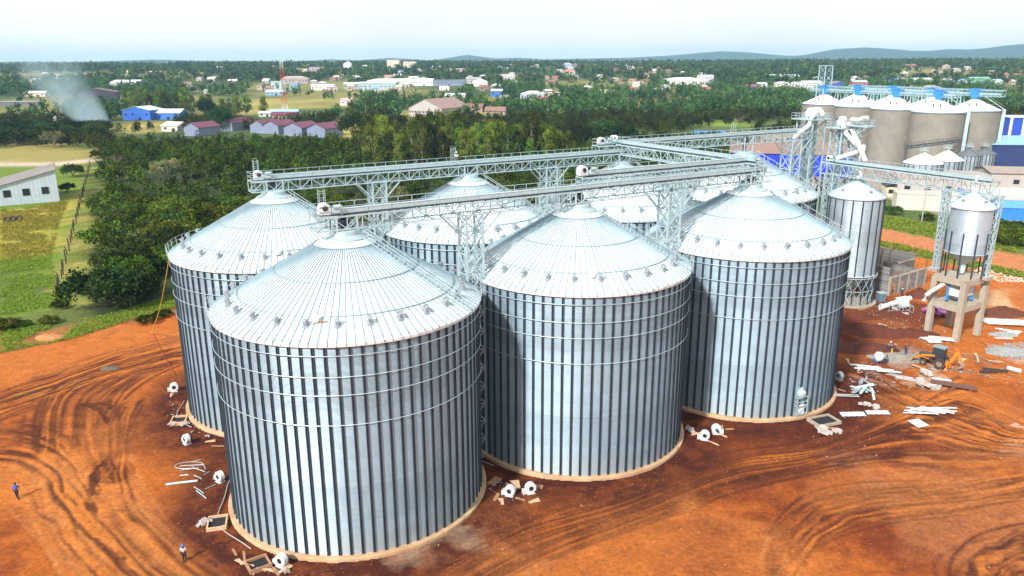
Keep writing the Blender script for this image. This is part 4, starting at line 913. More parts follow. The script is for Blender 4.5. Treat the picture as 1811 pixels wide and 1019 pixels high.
# middle distance
t = bld('hall', 'big brown roofed hall with a grey gable front above the eucalyptus grove', 716, 788, 208, 7.2, 40, 'gable', (.27, .17, .15), (.42, .39, .37), 'y', 7, 12, -.55, door=False)
bld('house', 'brown roofed house right of the big brown hall', 822, 853, 199, 4.2, 13, 'gable', (.20, .10, .075), (.35, .26, .2), 'x', 3, 3, -.1)
bld('house', 'second brown roofed house, further right of the big brown hall', 858, 893, 206, 4.2, 13, 'gable', (.24, .13, .10), (.4, .3, .22), 'x', 3, 3, -.1)
for (pl, pr, pb, h, dep, rf, rc, wc, rid, ri, lab, nm) in [
  (650, 740, 152, 7, 30, 'hip', (.80, .80, .72), (.6, .6, .5), 'x', 3, 'long white hip roofed factory in the middle of the town', 'factory'),
  (636, 700, 160, 9, 30, 'arch', (.42, .50, .52), (.34, .43, .47), 'x', 2, 'rounded blue grey hangar in front of the long white factory', 'factory'),
  (608, 640, 158, 7, 26, 'gable', (.55, .62, .64), (.30, .34, .36), 'x', 2, 'blue grey workshop left of the rounded hangar', 'factory'),
  (734, 766, 152, 8, 26, 'arch', (.85, .85, .82), (.8, .8, .78), 'x', 2, 'bright white round roofed shed right of the long factory', 'factory'),
  (766, 822, 152, 8, 20, 'flat', (.22, .26, .33), (.20, .24, .34), 'x', 2, 'dark blue grey block row right of the white round roof', 'factory'),
  (824, 850, 149, 7, 26, 'gable', (.33, .31, .30), (.4, .4, .4), 'x', 3, 'grey roofed shed joined to a white gable', 'factory'),
  (838, 862, 153, 7, 20, 'gable', (.86, .86, .85), (.85, .85, .84), 'y', 4, 'white gabled hall facing the camera in the middle of the town', 'factory'),
  (787, 822, 176, 4.2, 16, 'gable', (.55, .66, .68), (.5, .45, .38), 'x', 2, 'pale blue roofed school block in a clearing', 'house'),
  (777, 794, 160, 5, 12, 'flat', (.8, .78, .7), (.8, .78, .7), 'x', 2, 'cream square house behind the pale blue roofed block', 'house'),
  (868, 888, 172, 7, 14, 'gable', (.50, .46, .50), (.05, .15, .45), 'x', 2, 'two storey house with a blue painted front', 'house'),
  (882, 900, 177, 4, 12, 'flat', (.4, .45, .5), (.45, .42, .4), 'x', 2, 'grey flat building beside the blue fronted house', 'house'),
  (920, 962, 176, 6, 20, 'hip', (.66, .68, .70), (.4, .45, .55), 'x', 3, 'pale hip roofed building with blue windows right of centre', 'house'),
  (941, 966, 181, 4, 12, 'gable', (.52, .13, .22), (.5, .4, .35), 'x', 2, 'pink red roofed low house right of centre', 'house'),
  (968, 990, 171, 4, 12, 'flat', (.60, .55, .45), (.6, .5, .4), 'x', 2, 'cream flat roofed house beside the pink roof', 'house'),
  (995, 1017, 134, 8, 16, 'hip', (.50, .17, .10), (.55, .45, .4), 'x', 4, 'red tiled house below the ridge', 'house'),
  (995, 1012, 122, 10, 16, 'hip', (.30, .34, .46), (.35, .38, .5), 'x', 4, 'blue grey villa on the ridge above the red tiled house', 'house'),
  (1054, 1090, 168, 5, 16, 'flat', (.60, .56, .46), (.55, .5, .4), 'x', 2, 'cream long building with dark windows', 'house'),
  (1120, 1138, 154, 5, 14, 'gable', (.60, .52, .46), (.75, .72, .7), 'x', 2, 'cream gabled house left of the white hall', 'house'),
  (1112, 1124, 163, 4.4, 10, 'gable', (.55, .10, .10), (.8, .78, .76), 'x', 2, 'little white house with a bright red roof', 'house'),
  (1172, 1248, 150, 7, 46, 'hip', (.90, .91, .88), (.7, .7, .66), 'x', 3, 'very large bright white roofed hall right of centre', 'hall'),
  (1234, 1262, 149, 9, 20, 'gable', (.36, .36, .40), (.5, .46, .5), 'x', 4, 'grey villa with dormers beside the large white hall', 'house'),
  (1305, 1337, 161, 5.5, 16, 'gable', (.40, .05, .16), (.12, .2, .55), 'x', 2, 'purple red roofed building with a blue front', 'house'),
  (1322, 1337, 164, 3, 8, 'flat', (.10, .25, .7), (.1, .25, .7), 'x', 2, 'small bright blue kiosk in front of the purple red roof', 'house'),
  (1340, 1357, 155, 4.5, 14, 'gable', (.62, .64, .62), (.5, .5, .5), 'x', 2, 'pale roofed house right of the purple red roof', 'house'),
  (1358, 1385, 141, 5, 22, 'arch', (.34, .40, .38), (.3, .35, .33), 'x', 3, 'grey green round roofed shed', 'hall'),
  (1388, 1414, 141, 5, 22, 'arch', (.34, .46, .50), (.3, .36, .38), 'x', 3, 'blue green round roofed shed', 'hall'),
  (1372, 1397, 154, 5, 14, 'hip', (.58, .56, .48), (.7, .66, .6), 'x', 2, 'cream walled house with a pale hip roof', 'house'),
  (1402, 1426, 155, 5, 14, 'gable', (.70, .71, .68), (.75, .75, .72), 'x', 2, 'white roofed house left of the pale blue lattice head house', 'house'),
  (1422, 1458, 157, 7, 24, 'gable', (.46, .47, .47), (.72, .70, .72), 'x', 3, 'grey roofed white factory behind the pale blue lattice head house', 'factory'),
  (1474, 1498, 158, 7, 18, 'gable', (.20, .16, .17), (.05, .12, .5), 'y', 3, 'dark roofed shed with a blue gable behind the lattice head house', 'factory'),
  (1416, 1450, 165, 4, 10, 'gable', (.80, .78, .74), (.6, .6, .6), 'x', 1, 'long narrow white roof just above the tan silos', 'shed'),
  (1507, 1534, 158, 9, 16, 'gable', (.42, .62, .74), (.42, .12, .10), 'x', 2, 'red brick building with a pale blue roof', 'factory'),
  (1578, 1597, 149, 5, 14, 'gable', (.03, .20, .62), (.1, .2, .4), 'x', 2, 'low building with a bright blue roof', 'shed'),
  (1612, 1652, 147, 5, 16, 'gable', (.55, .68, .62), (.5, .52, .45), 'x', 2, 'long mint green roofed building', 'shed'),
  (1600, 1628, 161, 5, 14, 'hip', (.26, .13, .12), (.4, .3, .26), 'x', 2, 'brown tiled long house behind the tan silos', 'house'),
  (1632, 1665, 162, 5, 16, 'hip', (.42, .33, .25), (.5, .44, .36), 'x', 2, 'tan hip roofed house right of the brown tiled one', 'house'),
  (1714, 1754, 147, 6, 20, 'gable', (.16, .42, .32), (.12, .28, .2), 'x', 2, 'green roofed long shed at the upper right', 'factory'),
  (1724, 1760, 159, 8, 24, 'gable', (.10, .26, .17), (.05, .16, .09), 'y', 4, 'dark green gabled hangar at the upper right', 'factory'),
  (1757, 1776, 150, 5, 20, 'gable', (.35, .60, .62), (.3, .4, .4), 'x', 2, 'teal roofed annex right of the green hangar', 'factory'),
  (1668, 1688, 153, 7, 16, 'gable', (.34, .33, .36), (.45, .42, .42), 'x', 3, 'grey roofed house left of the green roofs', 'house'),
  (480, 498, 161, 12, 14, 'flat', (.50, .66, .66), (.42, .56, .58), 'x', 2, 'pale turquoise box building behind the mast', 'factory'),
  (470, 500, 169, 4, 14, 'gable', (.75, .78, .78), (.2, .4, .6), 'x', 2, 'white roofed low shed left behind the mast', 'shed'),
  (498, 545, 149, 8, 24, 'hip', (.34, .29, .27), (.36, .3, .28), 'x', 4, 'brown hip roofed hall behind the mast', 'hall'),
  (513, 528, 162, 11, 14, 'flat', (.34, .44, .52), (.26, .36, .5), 'x', 2, 'blue grey box building right of the mast', 'factory'),
  (550, 590, 160, 6, 16, 'gable', (.66, .64, .58), (.66, .64, .6), 'x', 2, 'long cream roofed shop row right of the mast', 'shop'),
  (602, 622, 187, 5, 12, 'gable', (.50, .34, .34), (.8, .76, .78), 'x', 2, 'pinkish roofed white house beside a dark tree', 'house'),
  (525, 545, 133, 12, 12, 'flat', (.6, .56, .5), (.6, .52, .46), 'x', 2, 'cream three storey block on the wooded slope', 'office_block'),
  (548, 572, 132, 14, 12, 'flat', (.62, .6, .56), (.5, .42, .44), 'x', 2, 'pink grey office block on the wooded slope', 'office_block'),
  (685, 706, 124, 22, 18, 'flat', (.72, .66, .55), (.72, .60, .48), 'x', 2, 'beige multi storey block in the far town, left of its twin', 'office_block'),
  (713, 736, 122, 17, 18, 'flat', (.72, .64, .5), (.66, .54, .44), 'x', 2, 'beige multi storey block with a pale roof, right of its twin', 'office_block'),
  (608, 621, 125, 15, 14, 'gable', (.88, .88, .88), (.86, .86, .86), 'y', 5, 'white church like hall in the far town', 'church'),
  (790, 828, 128, 7, 16, 'flat', (.62, .54, .52), (.6, .42, .38), 'x', 2, 'long pinkish row building in the far town', 'office_block'),
  (680, 702, 143, 7, 16, 'gable', (.45, .24, .22), (.5, .35, .3), 'x', 2, 'brick red roofed school in the far town', 'house')]:
    if rf == 'arch' and rid == 'x': rf2 = 'gable' if nm != 'factory' else 'gable'
    else: rf2 = rf
    bld(nm, lab, pl, pr, pb, h, dep, rf2, rc, wc, rid, ri, None, rnd.uniform(-.12, .12), 'town buildings among the trees', cat={'house': 'house', 'church': 'church'}.get(nm, 'building'))
# the many small houses of the distant town
HC = [('white', (.62, .62, .60), (.36, .35, .32)), ('red', (.30, .11, .08), (.26, .20, .16)), ('grey', (.40, .40, .41), (.5, .46, .42)), ('cream', (.46, .40, .31), (.42, .36, .3)), ('brown', (.28, .17, .13), (.42, .34, .28)), ('blue', (.20, .36, .56), (.5, .5, .5))]
def spots(n_, x0, x1, y0, y1, wts):
    for _ in range(n_):
        px, py = rnd.uniform(x0, x1), rnd.uniform(y0, y1); x, y = at(px, py)
        if any(abs(x-f[0]) < f[2]+9 and -14 < y-f[1] < f[3]+14 for f in FOOT): continue
        c = rnd.choices(HC, wts)[0]; wpx = rnd.uniform(8, 14)*pxm(y)
        bld('house', 'small %s roofed house %s' % (c[0], ('on the far ridge ' if py < 128 else 'in mid town ' if py < 146 else 'at the near town edge ')+('at the left' if px < 330 else 'behind the mast' if px < 620 else 'left of centre' if px < 800 else 'just right of centre' if px < 1000 else 'above the dark tree clump' if px < 1190 else 'left of the head house' if px < 1460 else 'above the tan silos' if px < 1650 else 'at the right')), px-wpx/2, px+wpx/2, py, rnd.uniform(3.6, 6.5), rnd.uniform(9, 13), rnd.choice(['gable', 'hip', 'gable']), c[1], c[2], 'x', rnd.uniform(1.5, 3), 2, rnd.uniform(-.4, .4), '%s roofed houses of the distant town' % c[0], cat='house')
spots(46, 560, 960, 118, 166, (6, 1, 3, 3, 1, 1))
spots(34, 1000, 1190, 114, 130, (1, 8, 1, 2, 2, 0))
spots(38, 960, 1480, 128, 168, (4, 2, 3, 3, 2, 1))
spots(50, 1460, 1811, 112, 158, (3, 4, 2, 4, 4, 1))
spots(30, 320, 600, 118, 168, (5, 2, 3, 3, 2, 0))
spots(10, 20, 320, 120, 160, (3, 2, 2, 2, 1, 0))
# masts
def mast(lab, px, py, h, s0, s1, band, name='radio_mast', mcol=None):
    x, y = at(px, py); z = tz(x, y) if y > 560 else 0; n_ = 14
    t = thing(name, lab, 'mast', (x, y, z), .3); red = mat('red mast paint', (.45, .05, .03), .5, 0, .1, 1)
    seg = MB(); 
    for i in range(n_):
        za, zb = h*i/n_, h*(i+1)/n_; a, b_ = s0+(s1-s0)*i/n_, s0+(s1-s0)*(i+1)/n_; mi = 1 if band and (i//3) % 2 == 1 else 0; wd = .22 if h < 70 else .35
        for sx in (-1, 1):
            for sy in (-1, 1): seg.bar((sx*a, sy*a, za), (sx*b_, sy*b_, zb), wd, mi=mi)
        for k in (-1, 1):
            seg.bar((-a, k*a, za), (b_, k*b_, zb), wd*.6, mi=mi); seg.bar((k*a, a, za), (k*b_, -b_, zb), wd*.6, mi=mi); seg.bar((a, k*a, za), (-b_, k*b_, zb), wd*.6, mi=mi)
            seg.bar((-a, k*a, za), (a, k*a, za), wd*.6, mi=mi)
    seg.build('lattice', [white, red], t)
    m = MB(); m.bar((0, 0, h), (0, 0, h*1.06), .2)
    for a in range(3): c, s = math.cos(a*2.1), math.sin(a*2.1); m.box((c*1.3, s*1.3, h-1.5), (.4, .4, 2.4), rz=a*2.1)
    m.lathe([(.8, -.2), (.8, .2)], 14, (0, -s1-.4, h*.66), axis='y'); m.build('antenna', white, t)
x, y = at(514-12, 207)
mast('red and white lattice radio mast beside the sky blue roofed shed', 513-8, 204, 45, 2.6, 1.0, True)
mast('thin pale radio mast on the skyline left of centre', 653, 112, 62, 1.0, .5, False)
mast('faint thin mast on the skyline above the red and white mast', 511, 110, 45, .8, .4, False)
x, y = at(439, 111); t = thing('water_tower', 'tiny water tower on the skyline at the left', 'water tower', (x, y, tz(x, y)), 0)
m = MB(); m.lathe([(1.2, 0), (1.0, 12), (6, 18), (6, 20), (0, 21)], 16); m.build('tank', tan, t)
# utility poles
for px, pb, h, lab in ((1630, 392, 11.5, 'tall pale utility pole in front of the white low building'), (1664, 398, 8, 'shorter thin pole right of the tall pale one'), (560, 222, 9, 'utility pole beside the maroon sheds'), (648, 212, 11, 'pale pole above the eucalyptus grove'), (710, 184, 10, 'thin pole in the green field'), (800, 196, 9, 'thin pole beside the parked buses'), (762, 268, 15, 'tall thin pole standing in the eucalyptus grove')):
    x, y = at(px, pb); t = thing('utility_pole', lab, 'pole', (x, y, tz(x, y) if y > 560 else 0), .4)
    m = MB(); m.tube([(0, 0, -.5), (0, 0, h)], [.17, .11], 8); m.build('pole', pole_m, t); m = MB(); m.box((0, 0, h-.6), (1.8, .12, .12)); m.build('crossarm', pole_m, t)
# ---------------------------------------------------------------- vehicles
def car(lab, x, y, rz, colr, kind='car', z=0):
    t = thing('parked_car' if kind == 'car' else kind, lab, 'car' if kind in ('car', 'pickup_truck') else 'bus', (x, y, z), rz)
    pm = mat('car paint %.2f %.2f' % colr[:2], colr, .3, .1, .05, 1); W_ = 1.75; 
    if kind == 'bus':
        m = MB(); m.box((0, 0, 1.7), (9.5, 2.4, 2.5)); m.build('body', pm, t); m = MB(); m.box((0, 0, 2.1), (9.0, 2.46, .8)); m.box((4.72, 0, 1.9), (.1, 2.1, 1.1)); m.build('window_band', glass, t); xs = (-3, 3); wr = .5; wy = 1.15
    else:
        pr = [(-2.2, .35), (2.2, .35), (2.25, .75), (1.2, .95), (.6, 1.45), (-1.1 if kind == 'car' else -.3, 1.48), (-1.7 if kind == 'car' else -.6, .98), (-2.2, .9)]
        m = MB(); k = len(pr); m.add([(a, s*W_/2, b_) for s in (-1, 1) for a, b_ in pr], [tuple(range(k)), tuple(range(k, 2*k))]+[(i, (i+1) % k, (i+1) % k+k, i+k) for i in range(k)]); m.build('body', pm, t)
        m = MB(); m.add([(a, s*(W_/2+.01), b_) for s in (-1, 1) for a, b_ in ((1.0, .98), (.55, 1.38), (-.3, 1.4), (-.55, .98))], [(0, 1, 2, 3), (4, 5, 6, 7)]); m.add([(1.24, -.7, .98), (1.24, .7, .98), (.66, .65, 1.44), (.66, -.65, 1.44)], [(0, 1, 2, 3)]); m.build('window', glass, t)
        for s in (-.6, .6): m = MB(); m.box((2.22, s, .68), (.08, .3, .16)); m.build('headlight', white, t)
        xs = (-1.35, 1.4); wr = .34; wy = W_/2-.05
    for a in xs:
        for s in (-1, 1): m = MB(); m.lathe([(0, -.12), (wr, -.12), (wr, .12), (0, .12)], 16, (a, s*wy, wr), axis='y'); wh = m.build('wheel', black, t)
    return t
x, y = at(1656, 557); car('purple pink pickup parked behind the legs of the concrete frame', x, y, 2.2, (.42, .10, .36), 'pickup_truck')
for px, pb, c_, lab in ((1376, 233, (.08, .08, .09), 'dark car left of the white one beside the tan silos'), (1392, 232, (.8, .8, .8), 'white car parked beside the tan silos'), (1402, 232, (.55, .55, .45), 'beige car right of the white one beside the tan silos'), (1362, 239, (.75, .76, .76), 'white car parked nearer, left of the tan silos')):
    x, y = at(px, pb); car(lab, x, y, .1, c_)
for px, pb, c_, lab in ((800, 201, (.82, .82, .82), 'white bus, left of two parked in front of the brown hall'), (815, 203, (.80, .80, .80), 'white bus with its side to the grove, right of two'), (808, 197, (.7, .25, .3), 'white and red bus parked behind the two white ones')):
    x, y = at(px, pb); car(lab, x, y, .15, c_, 'bus', tz(x, y) if y > 560 else 0)
# ================================================================ vegetation
def leafmat(name, c, dry=None):
    m = bpy.data.materials.new(name); m.use_nodes = True; n = m.node_tree; n.nodes.clear(); L = n.links.new
    o = n.nodes.new('ShaderNodeOutputMaterial'); d = n.nodes.new('ShaderNodeBsdfDiffuse'); tr = n.nodes.new('ShaderNodeBsdfTranslucent'); mx_ = n.nodes.new('ShaderNodeMixShader')
    oi = n.nodes.new('ShaderNodeObjectInfo'); vc = n.nodes.new('ShaderNodeVertexColor'); vc.layer_name = 'tint'
    hs = n.nodes.new('ShaderNodeHueSaturation'); hs.inputs['Color'].default_value = (*c, 1)
    mr = n.nodes.new('ShaderNodeMapRange'); mr.inputs['To Min'].default_value = .45; mr.inputs['To Max'].default_value = .52; L(oi.outputs['Random'], mr.inputs[0]); L(mr.outputs[0], hs.inputs['Hue'])
    m2 = n.nodes.new('ShaderNodeMath'); m2.operation = 'FRACT'; m3 = n.nodes.new('ShaderNodeMath'); m3.operation = 'MULTIPLY'; m3.inputs[1].default_value = 7.31; L(oi.outputs['Random'], m3.inputs[0]); L(m3.outputs[0], m2.inputs[0])
    mv = n.nodes.new('ShaderNodeMapRange'); mv.inputs['To Min'].default_value = .35; mv.inputs['To Max'].default_value = 1.75; L(m2.outputs[0], mv.inputs[0]); L(mv.outputs[0], hs.inputs['Value'])
    mu = n.nodes.new('ShaderNodeMixRGB'); mu.blend_type = 'MULTIPLY'; mu.inputs[0].default_value = 1; L(hs.outputs[0], mu.inputs[1]); L(vc.outputs[0], mu.inputs[2])
    L(mu.outputs[0], d.inputs[0]); L(mu.outputs[0], tr.inputs[0]); mx_.inputs[0].default_value = .12; L(d.outputs[0], mx_.inputs[1]); L(tr.outputs[0], mx_.inputs[2]); L(mx_.outputs[0], o.inputs[0])
    return m
LM = {'dark': leafmat('dark leaves', (.022, .045, .011)), 'bush': leafmat('bush leaves', (.048, .080, .009)), 'euc': leafmat('eucalyptus leaves', (.075, .125, .018)), 'pale': leafmat('grey green leaves', (.105, .125, .055)), 'dry': leafmat('bare twigs', (.16, .13, .11)), 'far': leafmat('far leaves', (.034, .062, .017))}
def quads_mesh(name, cen, nrm_rand, size, tint, material, rs):
    n_ = len(cen); a = rs.normal(size=(n_, 3)); b_ = rs.normal(size=(n_, 3)); a /= np.linalg.norm(a, axis=1)[:, None]
    b_ -= (a*b_).sum(1)[:, None]*a; b_ /= np.linalg.norm(b_, axis=1)[:, None]
    a *= size[:, None]; b_ *= (size*rs.uniform(.45, .9, n_))[:, None]
    V_ = np.stack([cen+a, cen+b_, cen-a, cen-b_], 1).reshape(-1, 3)
    me_ = bpy.data.meshes.new(name); me_.vertices.add(4*n_); me_.vertices.foreach_set('co', V_.astype(np.float32).ravel())
    me_.loops.add(4*n_); me_.loops.foreach_set('vertex_index', np.arange(4*n_, dtype=np.int32)); me_.polygons.add(n_)
    me_.polygons.foreach_set('loop_start', (np.arange(n_)*4).astype(np.int32)); me_.polygons.foreach_set('loop_total', np.full(n_, 4, np.int32)); me_.update()
    cl = me_.color_attributes.new('tint', 'FLOAT_COLOR', 'CORNER'); T_ = np.concatenate([np.repeat(tint, 4, 0), np.ones((4*n_, 1))], 1); cl.data.foreach_set('color', T_.astype(np.float32).ravel())
    me_.materials.append(material); return me_
def crown_pts(kind, R, H, z0, nc, nl, rs):
    C_ = []; 
    for k in range(nc):
        th = rs.uniform(0, 2*PI)
        if kind == 'umbrella': r = R*math.sqrt(rs.uniform(.02, 1)); z = z0+H*(.45+.45*(1-(r/R)**2))+rs.normal()*.12*H; cr = R*rs.uniform(.16, .28); fl = .5
        elif kind == 'tall': u = rs.uniform(0, 1); z = z0+H*u; r = R*(.35+.65*math.sin(PI*min(1, u*.85+.12)))*rs.uniform(.25, 1); cr = R*rs.uniform(.22, .42); fl = 1.2
        else:
            v = rs.normal(size=3); v /= np.linalg.norm(v); q_ = rs.uniform(.45, 1)**.6; r = None
            if v[2] < -.35: v[2] *= -.6
            p = np.array([R*v[0]*q_, R*v[1]*q_, z0+H*.46+H*.5*v[2]*q_]); cr = R*rs.uniform(.18, .34); fl = .8
        if kind in ('umbrella', 'tall'): p = np.array([r*math.cos(th), r*math.sin(th), z])
        C_.append((p, cr, fl))
    pts, tn = [], []
    for p, cr, fl in C_:
        v = rs.normal(size=(nl, 3)); v /= np.linalg.norm(v, axis=1)[:, None]; v *= (rs.uniform(.15, 1, nl)**.45)[:, None]*cr; v[:, 2] *= fl
        pts.append(p+v); b_ = rs.uniform(.5, 1.6); hue = rs.uniform(-.12, .2); tn.append(np.clip(np.array([[b_*(1+hue), b_, b_*(1-hue)]])*rs.uniform(.75, 1.25, (nl, 1)), 0, 3))
    return np.concatenate(pts), np.concatenate(tn), C_
PROTO = {}
def tree_proto(key, kind, R, H, z0, nc, nl, leaf, lm, name, cat, trunk=.22, bm=bark, seed=1):
    rs = np.random.RandomState(seed); P_, T_, C_ = crown_pts(kind, R, H, z0, nc, nl, rs)
    me_ = quads_mesh('crown', P_, None, rs.uniform(.6, 1.3, len(P_))*leaf, T_, LM[lm], rs)
    m = MB(); lean = rs.normal(size=2)*.3; m.tube([(0, 0, -.3), (lean[0]*.4, lean[1]*.4, z0*.6), (lean[0], lean[1], z0+H*.35), (lean[0]*.8, lean[1]*.8, z0+H*.7)], [trunk, trunk*.8, trunk*.55, trunk*.2], 6)
    for k in range(7):
        p, cr, _ = C_[rs.randint(len(C_))]; zb = z0*rs.uniform(.35, .9)+.2
        m.tube([(lean[0]*.4, lean[1]*.4, zb), (p[0]*.5, p[1]*.5, (zb+p[2])/2+.3), tuple(p)], [trunk*.5, trunk*.35, trunk*.1], 5)
    tm = bpy.data.meshes.new('trunk'); tm.from_pydata(m.v, [], m.f); tm.materials.append(bm); tm.shade_smooth()
    PROTO[key] = (me_, tm, name, cat)
for s in range(5): tree_proto(('bush', s), 'dense', 3.6+.5*s, 4.2+.3*s, .5, 46, 66, .27, 'bush', 'bush_tree', 'tree', .16, seed=s)
for s in range(2): tree_proto(('bushd', s), 'dense', 4.4+s, 5.0, .6, 52, 72, .27, 'dark', 'bush_tree', 'tree', .2, seed=20+s)
for s in range(2): tree_proto(('umb', s), 'umbrella', 4.6+.6*s, 3.2, 2.6, 36, 60, .18, 'pale', 'acacia_tree', 'tree', .2, seed=30+s)
for s in range(4): tree_proto(('euc', s), 'tall', 3.2+.4*s, 10+1.5*s, 3.5, 54, 80, .25, 'euc', 'eucalyptus_tree', 'tree', .22, mat('white bark', (.42, .38, .31), .8), seed=40+s)
for s in range(3): tree_proto(('big', s), 'dense', 6.4+.6*s, 10+s, 1.4, 72, 90, .30, 'dark', 'broadleaf_tree', 'tree', .4, seed=50+s)
tree_proto(('dry', 0), 'umbrella', 4.2, 3.5, 1.6, 26, 40, .10, 'dry', 'bare_bush', 'bush', .2, seed=60)
NT = 0
def tree(key, x, y, lab, group, sc_=1., rz=None, zs=1.):
    global NT; NT += 1
    me_, tm, name, cat = PROTO[key]; z = tz(x, y) if y > 600 else 0
    t = thing(name, lab, cat, (x, y, z), rnd.uniform(0, 6.28) if rz is None else rz, group); t.scale = (sc_, sc_, sc_*zs)
    for nm, d in (('crown', me_), ('trunk', tm)):
        o = bpy.data.objects.new(nm, d); C.objects.link(o); o.parent = t
    return t
CLEAR = []    # circles and polygons kept free of trees
def blocked(x, y, r=0):
    if any(abs(x-f[0]) < f[2]+r and -max(6, .05*y)-r < y-f[1] < f[3]+r for f in FOOT): return True
    return any(inpoly(np.array([x]), np.array([y]), P_)[0] for P_ in CLEARP)
CLEARP = [wpoly(p) for p in ([(-200, 262), (165, 262), (176, 300), (168, 420), (128, 560), (-300, 600)], [(1335, 240), (1560, 225), (1811, 235), (2300, 250), (2300, 400), (1690, 398), (1560, 375), (1335, 330)],
          [(335, 184), (640, 176), (640, 190), (520, 205), (335, 205)], [(592, 214), (640, 208), (650, 243), (592, 243)], [(205, 216), (300, 216), (320, 230), (205, 238)], [(900, 242), (955, 238), (955, 258), (900, 258)], [(1215, 226), (1335, 226), (1335, 262), (1215, 250)],
          [(700, 172), (870, 170), (905, 180), (705, 186)], [(1290, 255), (1420, 250), (1420, 320), (1290, 320)], [(1480, 392), (1811, 452), (2300, 540), (2300, 600), (1811, 486), (1480, 424)])]
def gridpts(poly_px, sp, jit=.45):
    P_ = wpoly(poly_px); xs = [p[0] for p in P_]; ys = [p[1] for p in P_]; out = []
    y = min(ys); r = 0
    while y < max(ys):
        x = min(xs)+(r % 2)*sp/2
        while x < max(xs):
            a, b_ = x+rnd.uniform(-jit, jit)*sp, y+rnd.uniform(-jit, jit)*sp
            if inpoly(np.array([a]), np.array([b_]), P_)[0]: out.append((a, b_))
            x += sp
        y += sp*.87; r += 1
    return out
placed = []
def ok(x, y, r):
    if blocked(x, y, 1.5): return False
    u = (x-O0[0])*UU[0]+(y-O0[1])*UU[1]; v = (x-O0[0])*VV[0]+(y-O0[1])*VV[1]
    if -22 < u < 125 and v < 47: return False
    return all((x-p[0])**2+(y-p[1])**2 > (r+p[2])**2*.45 for p in placed)
def put(key, px, py, lab, group=None, s=1., zs=1., r=3.5):
    x, y = at(px, py); placed.append((x, y, r*s)); return tree(key, x, y, lab, group, s, None, zs)
# single trees one can point at
put(('bushd', 1), 190, 544, 'large very dark rounded tree at the lower left edge of the thicket', None, 1.25, 1.05, 6)
put(('bushd', 0), 232, 540, 'dark tree between the lower left thicket corner and the leftmost silo', None, 1.0, 1, 5)
put(('bushd', 0), 119, 340, 'small lone dark tree beside the barn corner', None, .62, .9, 3)
put(('bushd', 1), 130, 313, 'lone dark tree on the lawn behind the barn beside the pale track', None, .85, 1., 4)
put(('umb', 1), 298, 330, 'pale grey green acacia standing out of the dark thicket', None, 1.35, 1.2, 5)
put(('umb', 0), 96, 262, 'spreading acacia in the dry field behind the barn', None, 1.25, 1.2, 5)
put(('big', 0), 392, 232, 'tall dense dark tree beside the maroon sheds', None, 1.15, 1.3, 6)
put(('big', 1), 625, 250, 'dark rounded tree at the left end of the eucalyptus grove', None, 1.15, 1.15, 6)
put(('euc', 3), 622, 226, 'lighter topped tree behind the dark rounded one at the grove end', None, .9, 1, 4)
for px, py, s in ((975, 262, 1.1), (1020, 268, 1.15), (1062, 262, 1.2), (1100, 270, .95)): put(('big', px % 3), px, py, 'tall dark broadleaf tree of the clump right of the grove, '+{975: 'leftmost', 1020: 'second', 1062: 'third', 1100: 'rightmost'}[px], 'dark clump behind the corner silo', s, 1.15, 6)
for px, py, s in ((1135, 268, .8), (1170, 262, .9), (1205, 272, .75), (1240, 262, .7), (1262, 255, .6)): put(('big', px % 3), px, py, 'bushy tree left of the small white office, '+{1135: 'farthest left', 1170: 'second from the left', 1205: 'middle one', 1240: 'fourth from the left', 1262: 'touching the office'}[px], 'trees left of the small white office', s, .9, 5)
for px, py in ((1098, 300), (1128, 296)): put(('bush', 1), px, py, 'low light green shrub beside the corner silo peak', 'shrubs beside the corner silo', .9)
put(('dry', 0), 1090, 205, 'leafless grey tree in the mid distance behind the dark clump', None, 1.4)
put(('dry', 0), 1308, 222, 'leafless grey bush beyond the small white office', None, 1.5)
put(('dry', 0), 205, 300, 'bare grey twiggy tree at the thicket left side', None, 1.2)
# palms: two small fan palms beside the maroon sheds
def palm(px, py, lab):
    x, y = at(px, py); t = thing('palm_tree', lab, 'palm', (x, y, 0), 1); m = MB(); m.tube([(0, 0, 0), (.1, 0, 3), (0, .1, 5)], [.3, .22, .2], 7); m.build('trunk', bark, t)
    m = MB()
    for k in range(22):
        a = k*2.4; el = .9-.06*k; c, s = math.cos(a), math.sin(a); p = []
        for q in range(6): r = q*.65; p.append((c*r, s*r, 5+r*math.sin(el)-.09*r*r))
        for i in range(5):
            wv = .35*(1-i/6); a_, b_ = p[i], p[i+1]; m.add([(a_[0]-s*wv, a_[1]+c*wv, a_[2]-.15), a_, b_, (b_[0]-s*wv, b_[1]+c*wv, b_[2]-.15)], [(0, 1, 2, 3)]); m.add([(a_[0]+s*wv, a_[1]-c*wv, a_[2]-.15), a_, b_, (b_[0]+s*wv, b_[1]-c*wv, b_[2]-.15)], [(0, 1, 2, 3)])
    m.build('fronds', mat('palm fronds', (.05, .09, .02), .7, 0, .3, 1), t)
palm(584, 252, 'small palm with drooping fronds right of the maroon sheds')
